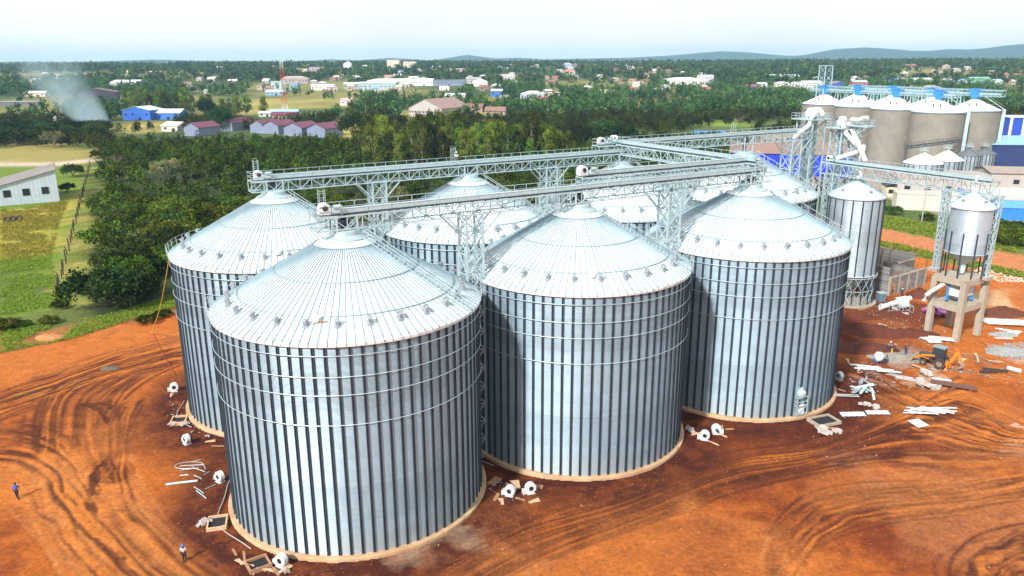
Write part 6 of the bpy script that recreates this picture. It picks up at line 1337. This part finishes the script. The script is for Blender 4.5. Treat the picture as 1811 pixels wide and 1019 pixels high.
rocks('site_litter', np.concatenate([inpx([(1500, 640), (1620, 640), (1720, 690), (1600, 690), (1500, 700)], 150, 21), inpx([(1620, 600), (1780, 640), (1811, 680), (1700, 640)], 110, 22), inpx([(1560, 530), (1760, 540), (1780, 600), (1600, 600)], 130, 23), inpx([(440, 985), (520, 1010), (500, 1019), (430, 1005)], 40, 24), inpx([(860, 850), (950, 850), (960, 895), (870, 895)], 50, 25), inpx([(300, 700), (370, 760), (330, 775), (295, 740)], 40, 26)]), .08, .26, mat('mixed litter', (.22, .17, .14), .8, 0, .6, .7), 'small grey and brown builders litter around the loader and silo rings', 8)
# grass: tufts on the bank and in the fields
def tufts(name, polys, n_, leaf, c_, lab, seed, hgt):
    rs = np.random.RandomState(seed); P_ = np.concatenate([inpx(p, n_//len(polys), seed+i) for i, p in enumerate(polys)]); nn_ = fbm(P_[:, 0], P_[:, 1], 7, 4, seed); P_ = P_[nn_ > .36]
    k = 7; p = np.repeat(P_, k, 0)+rs.normal(size=(len(P_)*k, 2))*.22; z = rs.uniform(.05, hgt, len(p)); T_ = np.ones((len(p), 3))*np.array(c_)*rs.uniform(.6, 1.4, (len(p), 1)); lm = LM['grass']
    me_ = quads_mesh(name, np.column_stack([p, z]), None, rs.uniform(.5, 1.3, len(p))*leaf, T_, lm, rs); o = bpy.data.objects.new(name, me_); C.objects.link(o); tag(o, lab, 'grass', None, 'stuff')
LM['grass'] = leafmat('grass blades', (.16, .17, .035))
tufts('dry_grass', [[(0, 372), (60, 366), (122, 354), (104, 398), (92, 452), (30, 462), (0, 466)]], 6000, .11, (1.9, 1.9, 1.3), 'tall dry yellow grass in the field before the barn', 1, .5)
tufts('grass', [[(0, 462), (88, 455), (110, 540), (0, 560)], [(0, 575), (130, 572), (215, 552), (310, 520), (312, 545), (215, 572), (130, 600), (0, 625)], [(96, 470), (150, 420), (158, 300), (166, 300), (160, 440), (130, 545), (100, 545)]], 9000, .11, (.75, 1.1, .6), 'rough green grass at the edge of the yard and along the post fence', 9, .45)
tufts('verge_grass', [[(1552, 432), (1600, 448), (1811, 494), (1811, 484), (1700, 458), (1560, 428)], [(1540, 378), (1700, 408), (1811, 432), (1811, 452), (1700, 430), (1555, 402)]], 2600, .2, (.9, 1.1, .6), 'green verge grass beside the orange road', 13, .5)
# post fence at the left
def fence():
    a, b_ = np.array(at(101, 522)), np.array(at(160, 292)); L_ = np.linalg.norm(b_-a); n_ = 66; t = thing('post_fence', 'line of dark timber posts between the grass fields and the thicket', 'fence', (float(a[0]), float(a[1]), 0), 0); prev = None
    m = MB(); m.bar((0, 0, 0), (0, 0, 2.0), .26, n=6); p0 = m.build('post', post_m, t); W_ = MB()
    for i in range(n_+1):
        d = (b_-a)*i/n_+np.array([.25*math.sin(i*1.7), 0]); o = p0 if i == 0 else p0.copy()
        if i: C.objects.link(o); o.parent = t
        o.location = (d[0], d[1], 0); o.rotation_euler = (rnd.uniform(-.12, .12), rnd.uniform(-.15, .15), 0)
        if prev is not None:
            for z in (.5, 1.1): W_.bar((prev[0], prev[1], z), (d[0], d[1], z), .02)
        prev = d
    W_.build('wire', galvd, t)
fence()
def fence2():
    a, b_ = np.array(at(1556, 440)), np.array(at(1690, 462)); t = thing('rail_fence', 'thin leaning rods standing along the near side of the orange road', 'fence', (float(a[0]), float(a[1]), 0), 0)
    for i in range(12): d = (b_-a)*i/11; m = MB(); m.bar((d[0], d[1], 0), (d[0]+rnd.uniform(-.1, .1), d[1], 2.6), .08); m.build('rod', mat('rusty rod', (.25, .08, .03), .8), t)
fence2()
# tyres beside the barn field
for px, py, lab in ((12, 392, 'grey tyre lying at the far left of the field before the barn'), (22, 391, 'dark tyre in the middle of the row before the barn'), (34, 390, 'black tyre at the right end of the row before the barn')):
    x, y = at(px, py); m = MB(); m.ring(.75, 0, .35, 20, 8); o = tag(m.build('tyre', black, None, loc=(x, y, .5)), lab, 'tyre'); o.rotation_euler = (.9, .2, 0)
# rope from the eave of the leftmost silo
x0, y0 = uv(-12.4, 27.34+4.0); xr, yr = at(268, 592); xe, ye = at(310, 665)
m = MB(); m.tube([Vector((x0, y0, 20.6))*(1-k/12)+Vector((xr, yr, .3))*(k/12)-Vector((0, 0, 1.2*math.sin(PI*k/12))) for k in range(13)], .06, 5); tag(m.build('rope', mat('yellow rope', (.75, .42, .06), .8), None), 'yellow rope hanging from the eave of the leftmost silo to the ground', 'rope')
m = MB(); m.tube([(xr, yr, .3), ((xr+xe)/2, (yr+ye)/2, .12), (xe, ye, .1)], .04, 5); tag(m.build('rope', mat('red rope', (.35, .04, .03), .8), None), 'thin dark red rope trailing over the soil to the leftmost silo', 'rope')
m = MB(); m.box((0, 0, 0), (1.0, .25, .06), rx=-.5); xq, yq = uv(0, 0); tag(m.build('plank', wood, None, loc=(xq+.0, yq-11.0, cone_z(11.0)+.22)), 'short plank left on the roof of the nearest silo between two vents', 'plank')
# unfinished block building
def hut():
    A_, B_ = np.array(at(1571, 523)), np.array(at(1633, 504)); C_ = np.array(at(1545, 510)); ux = (B_-A_)/np.linalg.norm(B_-A_); uy = np.array([-ux[1], ux[0]]); w_ = np.linalg.norm(B_-A_); dp = 15.
    t = thing('unfinished_building', 'roofless grey block building under construction, with bare openings and rebar', 'building', (float(A_[0]), float(A_[1]), 0), math.atan2(ux[1], ux[0]))
    blk = bpy.data.materials.new('grey blocks'); blk.use_nodes = True; n = blk.node_tree; b = n.nodes['Principled BSDF']; bt = n.nodes.new('ShaderNodeTexBrick'); tc_ = n.nodes.new('ShaderNodeTexCoord'); mp_ = n.nodes.new('ShaderNodeMapping'); mp_.inputs['Rotation'].default_value = (PI/2, 0, .4)
    bt.inputs['Scale'].default_value = 1.; bt.inputs['Brick Width'].default_value = .8; bt.inputs['Row Height'].default_value = .4; bt.inputs['Mortar Size'].default_value = .03; bt.inputs['Color1'].default_value = (.15, .155, .155, 1); bt.inputs['Color2'].default_value = (.25, .25, .245, 1); bt.inputs['Mortar'].default_value = (.12, .10, .09, 1)
    n.links.new(tc_.outputs['Object'], mp_.inputs[0]); n.links.new(mp_.outputs[0], bt.inputs[0]); n.links.new(bt.outputs[0], b.inputs['Base Color']); b.inputs['Roughness'].default_value = .9
    def wall(x0, y0, x1, y1, h, ops=()):
        L_ = math.hypot(x1-x0, y1-y0); a = math.atan2(y1-y0, x1-x0); m = MB(); cur = 0
        def seg(s0, s1, z0, z1):
            if s1-s0 < .05 or z1-z0 < .05: return
            s = (s0+s1)/2; m.box((x0+s*math.cos(a), y0+s*math.sin(a), (z0+z1)/2), (s1-s0, .24, z1-z0), rz=a)
        for s0, s1, z0, z1 in ops: seg(cur, s0, 0, h); seg(s0, s1, 0, z0); seg(s0, s1, z1, h); cur = s1
        seg(cur, L_, 0, h); m.build('wall', blk, t)
    wall(0, 0, w_, 0, 3.3, ((.8, 2.0, 0, 2.4), (3.0, 4.6, 1.0, 2.4), (6.2, 7.6, 1.0, 2.4)))
    wall(-.14, .2, -.14, dp, 5.4, ((6, 7.6, 1.2, 2.8), ))
    wall(0.3, dp, w_+5, dp, 5.6, ((3, 4.4, 3.4, 5.6), (8, 9.4, 3.4, 4.8))); wall(w_, .3, w_, dp*.6, 3.0, ((2, 3.4, 1, 2.3), )); wall(w_+.3, 5.5, w_+6, 5.5, 3.2, ((2, 3.4, 0, 2.4), )); wall(w_+6.14, 5.5, w_+6.14, dp-.3, 4.4)
    wall(0.2, 7.5, w_*.7, 7.5, 5.2, ((1.4, 2.6, 0, 2.3), )); wall(w_*.7+.2, 7.3, w_*.7+.2, dp-.3, 5.0)
    for i in range(5):
        for j in (0, 1, 2):
            m = MB(); hh = 3.7 if j == 0 else 6.0+(i % 2)*.5; xx = w_*i/4; m.box((xx, (.0, 7.5, dp)[j], hh/2), (.42, .42, hh)); m.build('column', conc, t)
    m = MB(); m.box((w_/2, 0, 3.45), (w_+.3, .34, .3)); m.box((w_+3, 5.5, 3.35), (6, .34, .3)); m.build('lintel_beam', conc, t)
    m = MB()
    for i in range(26): xx = rnd.uniform(0, w_+6); yy = rnd.choice((0, 7.5, dp)) ; z = 3.3 if yy == 0 else 5.4; m.bar((xx, yy, z), (xx+rnd.uniform(-.1, .1), yy, z+rnd.uniform(1., 2.)), .05)
    m.build('rebar', mat('rusty rebar', (.16, .06, .035), .8), t)
    m = MB()
    for xx in (2.2, 5.5): m.box((xx, 7.33, 2.9+.9), (1.1, .06, 1.5))
    m.build('brick_infill', mat('red brick infill', (.48, .16, .08), .85, 0, .2, 3), t)
    # builder's clutter
    m = MB(); m.lathe([(.5, -.6), (.7, -.2), (.7, .3), (.3, .8)], 16, (0, 0, 1.0)); t2 = place('concrete_mixer', 'small white drum concrete mixer with wheels beside the crouching workers', 'mixer', 1553, 642, .3); m.build('drum', white, t2); 
    for s in (-.7, .7): m = MB(); m.ring(.42, 0, .09, 16, 5); o = m.build('wheel', black, t2); o.rotation_euler = (PI/2, 0, 0); o.location = (.4, s, .45)
    m = MB(); m.bar((-.8, -.5, .5), (.9, -.5, .5), .08); m.bar((-.8, .5, .5), (.9, .5, .5), .08); m.bar((-.8, 0, 0), (-.8, 0, 1.0), .08); m.build('frame', mblue, t2)
hut()
# ---------------------------------------------------------------- backhoe loader
def backhoe():
    f_, r_ = np.array(at(1635, 642)), np.array(at(1669, 651)); mid = (f_+r_)/2; a = math.atan2(f_[1]-r_[1], f_[0]-r_[0]); t = thing('backhoe_loader', 'orange and black backhoe loader with a grey cab, working near the concrete frame', 'backhoe loader', (float(mid[0]), float(mid[1]), 0), a)
    for x, r, w_ in ((1.25, .48, .34), (-1.0, .80, .48)):
        for s in (-1, 1):
            m = MB(); m.lathe([(r*.55, -w_/2), (r*.95, -w_/2), (r, -w_*.3), (r, w_*.3), (r*.95, w_/2), (r*.55, w_/2)], 24, (x, s*.95, r), axis='y'); wh = m.build('wheel', black, t); m = MB(); m.lathe([(0, -w_*.3), (r*.56, -w_*.35), (r*.56, w_*.35), (0, w_*.3)], 16, (x, s*.95, r), axis='y'); m.build('rim', mat('wheel rim', (.2, .17, .13), .5), wh)
    m = MB(); m.box((.2, 0, .85), (3.2, .75, .35)); m.build('chassis', black, t)
    m = MB(); m.box((1.25, 0, 1.35), (1.7, .95, .75)); m.add([(.4, -.5, 1.7), (.4, .5, 1.7), (2.1, .42, 1.45), (2.1, -.42, 1.45), (.4, -.5, 1.8), (.4, .5, 1.8), (2.1, .42, 1.62), (2.1, -.42, 1.62)], [(0, 1, 2, 3), (4, 5, 6, 7), (0, 1, 5, 4), (2, 3, 7, 6), (0, 3, 7, 4), (1, 2, 6, 5)]); m.build('bonnet', mat('dark bonnet', (.06, .06, .06), .5), t)
    m = MB(); m.box((-.45, 0, 1.75), (1.55, 1.35, .9)); m.build('cab', mat('cab dark', (.03, .035, .035), .5), t)
    m = MB()
    for sx in (-1.2, .3):
        for sy in (-.66, .66): m.bar((sx, sy, 2.1), (sx*.9-.05, sy*.95, 3.0), .09)
    m.build('cab_posts', black, t); m = MB(); m.box((-.48, 0, 2.55), (1.3, 1.18, .82)); m.build('cab_glass', glass, t)
    m = MB(); m.box((-.5, 0, 3.07), (1.75, 1.45, .13)); m.build('cab_roof', mat('cab roof', (.22, .27, .28), .5), t)
    m = MB()
    for s in (-.62, .62):
        m.bar((-.1, s, 1.75), (1.6, s, 1.35), .14, .26); m.bar((1.6, s, 1.35), (2.75, s, .65), .14, .26); m.bar((.6, s, 1.0), (2.0, s, 1.2), .1)
    m.bar((1.7, -.62, 1.25), (1.7, .62, 1.25), .16); m.build('loader_arm', orange, t)
    m = MB(); pr = [(2.6, .9), (2.75, .35), (3.0, .12), (3.75, .08), (3.8, .12), (3.1, .3), (2.95, .55), (3.0, 1.0)]; k = len(pr)
    m.add([(a_, s*1.1, b_) for s in (-1, 1) for a_, b_ in pr], [(i, (i+1) % k, (i+1) % k+k, i+k) for i in range(k)]); 
    for s in (-1.1, 1.1): m.add([(2.75, s, .35), (3.0, s, .12), (3.75, s, .08), (3.0, s, 1.0), (2.6, s, .9)], [(0, 1, 2, 3, 4)])
    m.build('front_bucket', mat('bucket steel', (.32, .27, .22), .5, .3, .2, 4), t)
    m = MB(); m.box((-1.95, 0, 1.05), (.35, 1.9, .5)); m.box((-1.95, 0, .8), (.5, .5, 1.0)); m.build('rear_frame', orange, t)
    for s in (-.95, .95): m = MB(); m.bar((-2.0, s, 1.2), (-2.0, s, .1), .16); m.box((-2.0, s, .07), (.5, .35, .1)); m.build('stabiliser', orange, t)
    m = MB(); m.bar((-2.1, 0, 1.1), (-2.9, 0, 2.9), .24, .36); m.bar((-2.9, 0, 2.9), (-2.6, 0, 3.35), .22, .32); bo = m.build('boom', orange, t)
    m = MB(); m.bar((-2.65, 0, 3.3), (-3.5, 0, 1.5), .22, .32); m.bar((-2.3, 0, 2.0), (-2.8, 0, 3.3), .1, mi=0); m.build('dipper_stick', orange, t)
    m = MB(); pr = [(-3.3, 1.5), (-3.7, 1.5), (-3.95, 1.05), (-3.7, .7), (-3.25, .75), (-3.5, .95), (-3.6, 1.15)]; k = len(pr); m.add([(a_, s*.3, b_) for s in (-1, 1) for a_, b_ in pr], [(i, (i+1) % k, (i+1) % k+k, i+k) for i in range(k)]+[tuple(range(k)), tuple(range(k, 2*k))]); m.build('rear_bucket', mat('bucket steel'), t) if False else m.build('rear_bucket', MATS['bucket steel'], t)
    return t
backhoe()
# ---------------------------------------------------------------- people
def skin_chain(name, J, E_, mt, parent, root=0, sub=1):
    me_ = bpy.data.meshes.new(name); me_.from_pydata([j[0] for j in J], E_, []); o = bpy.data.objects.new(name, me_); C.objects.link(o)
    md = o.modifiers.new('s', 'SKIN'); md.use_smooth_shade = True
    for i, j in enumerate(J): r = j[1]; me_.skin_vertices[0].data[i].radius = (r, r) if not isinstance(r, tuple) else r
    me_.skin_vertices[0].data[root].use_root = True
    sb = o.modifiers.new('u', 'SUBSURF'); sb.levels = sub; sb.render_levels = sub
    dg = bpy.context.evaluated_depsgraph_get(); ev = o.evaluated_get(dg); nm = bpy.data.meshes.new_from_object(ev); o.modifiers.clear(); o.data = nm; nm.materials.clear(); nm.materials.append(mt); o.parent = parent; nm.name = name
    return o
skinm = mat('dark skin', (.10, .045, .025), .6, 0, .1, 8)
def person(lab, px, py, rz, shirt, trousers, helmet=None, pose='stand', group=None, holdz=None):
    x, y = at(px, py); t = thing('person', lab, 'person', (x, y, .0), rz, group)
    b_ = {'stand': 0, 'walk': .22, 'bend': .08, 'crouch': 0}[pose]; hip = .92 if pose != 'crouch' else .45; lean = {'stand': .02, 'walk': .06, 'bend': .55, 'crouch': .3}[pose]
    hz = hip; nx = .52*math.sin(lean); nz = hz+.52*math.cos(lean); hx_ = nx+.17*math.sin(lean*.6+.05); hzz = nz+.22*math.cos(lean*.6)
    fk = .0 if pose != 'crouch' else .38
    L_k = [(b_*.5+fk*1.1, .1, hip*.52+(.2 if pose == 'crouch' else 0)), (-b_*.3+fk*.9, -.1, hip*.52+(.2 if pose == 'crouch' else 0))]; L_f = [(b_+fk*.4, .11, .07), (-b_*1.2+fk*.3, -.11, .07)]
    sh = [(nx, .19, nz-.04), (nx, -.19, nz-.04)]; el = [(nx+.02+lean*.3+b_*-.5, .26, nz-.32), (nx+.06+lean*.3+b_*.5, -.26, nz-.32)]; ha = [(nx+.12+lean*.5+b_*-.5, .27, nz-.56+.1*lean), (nx+.2+lean*.5+b_*.5, -.24, nz-.55)]
    J = [((0, 0, hip), .15), ((nx*.5, 0, hip+.27), .135), ((nx*.95, 0, nz-.06), .12), ((nx+.01, 0, nz+.05), .055), ((hx_, 0, hzz-.05), .085), ((hx_+.01, 0, hzz+.05), .1), ((hx_+.085, 0, hzz-.02), .028)]
    E_ = [(0, 1), (1, 2), (2, 3), (3, 4), (4, 5), (4, 6)]
    for s in (0, 1):
        k = len(J); J += [((0, .1*(1-2*s), hip-.06), .1), (L_k[s], .066), (L_f[s], .045), ((L_f[s][0]+.15, L_f[s][1], .05), .04), (sh[s], .062), (el[s], .045), (ha[s], .032)]
        E_ += [(0, k), (k, k+1), (k+1, k+2), (k+2, k+3), (2, k+4), (k+4, k+5), (k+5, k+6)]
        hx2 = Vector(ha[s]); d = (hx2-Vector(el[s])).normalized(); hp = hx2+d*.07; k2 = len(J); J.append((tuple(hp), .03)); E_.append((k+6, k2))
        for f in range(4): q_ = len(J); off = Vector((0, 0, 0))+Vector((.022*(f-1.5), 0, 0)); J += [(tuple(hp+off+d*.045), .011), (tuple(hp+off+d*(.085-.012*abs(f-1.3))+Vector((.01, -.012*(1-2*s), 0))), .009)]; E_ += [(k2, q_), (q_, q_+1)]
        q_ = len(J); J += [(tuple(hx2+Vector((.04, -.01*(1-2*s), -.01))+d*.02), .012), (tuple(hx2+Vector((.055, -.015*(1-2*s), -.02))+d*.055), .009)]; E_ += [(k+6, q_), (q_, q_+1)]
    body = skin_chain('body', J, E_, skinm, t)
    S = [((0, 0, hip+.03), .165), ((nx*.5, 0, hip+.27), .16), ((nx*.95, 0, nz-.05), .145)]; ES = [(0, 1), (1, 2)]
    for s in (0, 1): k = len(S); S += [(sh[s], .085), (el[s], .065)]; ES += [(2, k), (k, k+1)]
    skin_chain('shirt', S, ES, shirt, t)
    T_ = [((0, 0, hip+.04), .16)]; ET = []
    for s in (0, 1): k = len(T_); T_ += [((0, .1*(1-2*s), hip-.07), .118), (L_k[s], .088), ((L_f[s][0], L_f[s][1], .12), .07)]; ET += [(0, k), (k, k+1), (k+1, k+2)]
    skin_chain('trousers', T_, ET, trousers, t)
    m = MB()
    for s in (0, 1): m.box((L_f[s][0]+.06, L_f[s][1], .05), (.29, .11, .1))
    m.build('boots', black, t)
    m = MB()
    if helmet: m.lathe([(.155, .035), (.135, .045), (.13, .09), (.10, .14), (.05, .17), (0, .175)], 16, (hx_+.01, 0, hzz)); m.box((hx_+.12, 0, hzz+.04), (.12, .18, .02)); m.build('helmet', helmet, t, True)
    else: m.lathe([(.108, .02), (.112, .08), (.085, .13), (0, .155)], 14, (hx_-.005, 0, hzz)); m.build('hair', black, t, True)
    m = MB()
    for s in (-1, 1): m.box((hx_+.095, s*.035, hzz+.0), (.02, .025, .014)); m.box((hx_, s*.1, hzz-.02), (.03, .02, .05))
    m.box((hx_+.09, 0, hzz-.075), (.02, .05, .012)); m.build('face', mat('face dark', (.05, .02, .012), .6), t)
    return t
cl = lambda n_, c_: mat('cloth '+n_, c_, .85, 0, .12, 6)
person('man in a bright blue shirt walking over the tyre tracks at the left edge', 31, 881, 1.9, cl('blue', (.03, .10, .55)), cl('black', (.02, .02, .025)), None, 'walk')
person('person in a blue helmet, dark jacket and white shirt standing left of the nearest silo', 327, 993, -1.4, cl('white', (.45, .45, .47)), cl('black', (.02, .02, .025)), mat('blue helmet', (.03, .15, .6), .3), 'stand')
person('worker in a blue overall and white helmet at the doorway of the unfinished building', 1594, 526, -1.2, cl('navy', (.02, .05, .18)), cl('navy', (.02, .05, .18)), white, 'stand')
person('worker with a pink helmet bending over the wet concrete, yellow trousers', 1577, 626, -.4, cl('dark', (.04, .04, .06)), cl('yellow', (.6, .4, .03)), mat('pink helmet', (.6, .25, .25), .3), 'bend')
person('worker in grey bending beside the one with yellow trousers', 1569, 622, -.2, cl('grey', (.20, .20, .22)), cl('navy', (.02, .05, .18)), white, 'bend')
person('worker in dark blue with a red helmet standing before the loader bucket', 1601, 628, 3.0, cl('navy', (.02, .05, .18)), cl('navy', (.02, .05, .18)), mat('red helmet', (.6, .05, .06), .3), 'stand')
person('worker in a yellow vest crouching beside the concrete mixer', 1556, 638, -.6, cl('yellow', (.6, .4, .03)), cl('navy', (.02, .05, .18)), cl('navy', (.02, .05, .18)), 'crouch')
person('worker in a blue shirt crouching right of the yellow vest', 1565, 641, -.9, cl('mid blue', (.08, .16, .36)), cl('navy', (.02, .05, .18)), None, 'crouch')
x, y = uv(26.0, 27.9); n0 = at(820, 330)
person('small figure in white standing on the back conveyor bridge', 820, 330, -1.5, cl('white', (.45, .45, .47)), cl('grey', (.20, .20, .22)), white, 'stand').location = (x, y, ZD-.0)
# ---------------------------------------------------------------- smoke and haze
def vol(name, density, colr, dens_node=None, aniso=0.):
    m = bpy.data.materials.new(name); m.use_nodes = True; n = m.node_tree; n.nodes.clear(); o = n.nodes.new('ShaderNodeOutputMaterial'); v = n.nodes.new('ShaderNodeVolumePrincipled'); v.inputs['Color'].default_value = (*colr, 1); v.inputs['Density'].default_value = density; v.inputs['Anisotropy'].default_value = aniso
    n.links.new(v.outputs[0], o.inputs['Volume']); return m, n, v
hm, _, _ = vol('haze', .85e-4, (.40, .72, 1.0))
m = MB(); zt = 185; m.box((0, 5400, (zt-8)/2), (24000, 13400, zt+8)); hz_ = m.build('haze', hm, None); tag(hz_, kind='stuff')
def smoke():
    x, y = at(170, 223); sm_, n, v = vol('smoke', 0, (.66, .90, 1.0), None, -.35); L = n.links.new; t_ = n.nodes.new('ShaderNodeTexCoord'); nz_ = n.nodes.new('ShaderNodeTexNoise'); nz_.inputs['Scale'].default_value = .05; nz_.inputs['Detail'].default_value = 5; nz_.inputs['Roughness'].default_value = .6; L(t_.outputs['Object'], nz_.inputs['Vector'])
    def M(op, a, b_=None, c_=None):
        k = n.nodes.new('ShaderNodeMath'); k.operation = op
        for i, q_ in enumerate((a, b_, c_)):
            if q_ is None: continue
            if isinstance(q_, (int, float)): k.inputs[i].default_value = q_
            else: L(q_, k.inputs[i])
        return k.outputs[0]
    s = n.nodes.new('ShaderNodeSeparateXYZ'); L(t_.outputs['Object'], s.inputs[0])
    # plume axis drifts to the left and away as it rises
    cx = M('MULTIPLY', M('MAXIMUM', s.outputs[2],   .01), -.9); rad = M('ADD', 11., M('MULTIPLY', s.outputs[2], .42))
    dx = M('SUBTRACT', s.outputs[0], cx); dy = M('SUBTRACT', s.outputs[1], M('MULTIPLY', s.outputs[2], .3))
    d = M('DIVIDE', M('SQRT', M('ADD', M('MULTIPLY', dx, dx), M('MULTIPLY', dy, dy))), rad); fall = M('MAXIMUM', M('SUBTRACT', 1., d), 0.)
    nn_ = M('MAXIMUM', M('SUBTRACT', M('MULTIPLY', nz_.outputs['Fac'], 2.6), .85), 0.)
    th = M('DIVIDE', 1.0, M('ADD', 1.0, M('POWER', M('DIVIDE', M('MAXIMUM', s.outputs[2], .01), 9.), 2.3)))
    L(M('MULTIPLY', M('MULTIPLY', M('MULTIPLY', fall, nn_), th), 1.1), v.inputs['Density'])
    m = MB(); m.add([(-16, -14, .1), (16, -14, .1), (16, 14, .1), (-16, 14, .1), (-118, -30, 62), (10, -30, 62), (10, 66, 62), (-118, 66, 62)], [(0, 1, 2, 3), (4, 5, 6, 7), (0, 1, 5, 4), (1, 2, 6, 5), (2, 3, 7, 6), (3, 0, 4, 7)])
    o = m.build('smoke', sm_, None, loc=(x, y, 0)); tag(o, 'bluish white smoke rising from a fire left of the blue sheds and drifting left', 'smoke', None, 'stuff')
smoke()
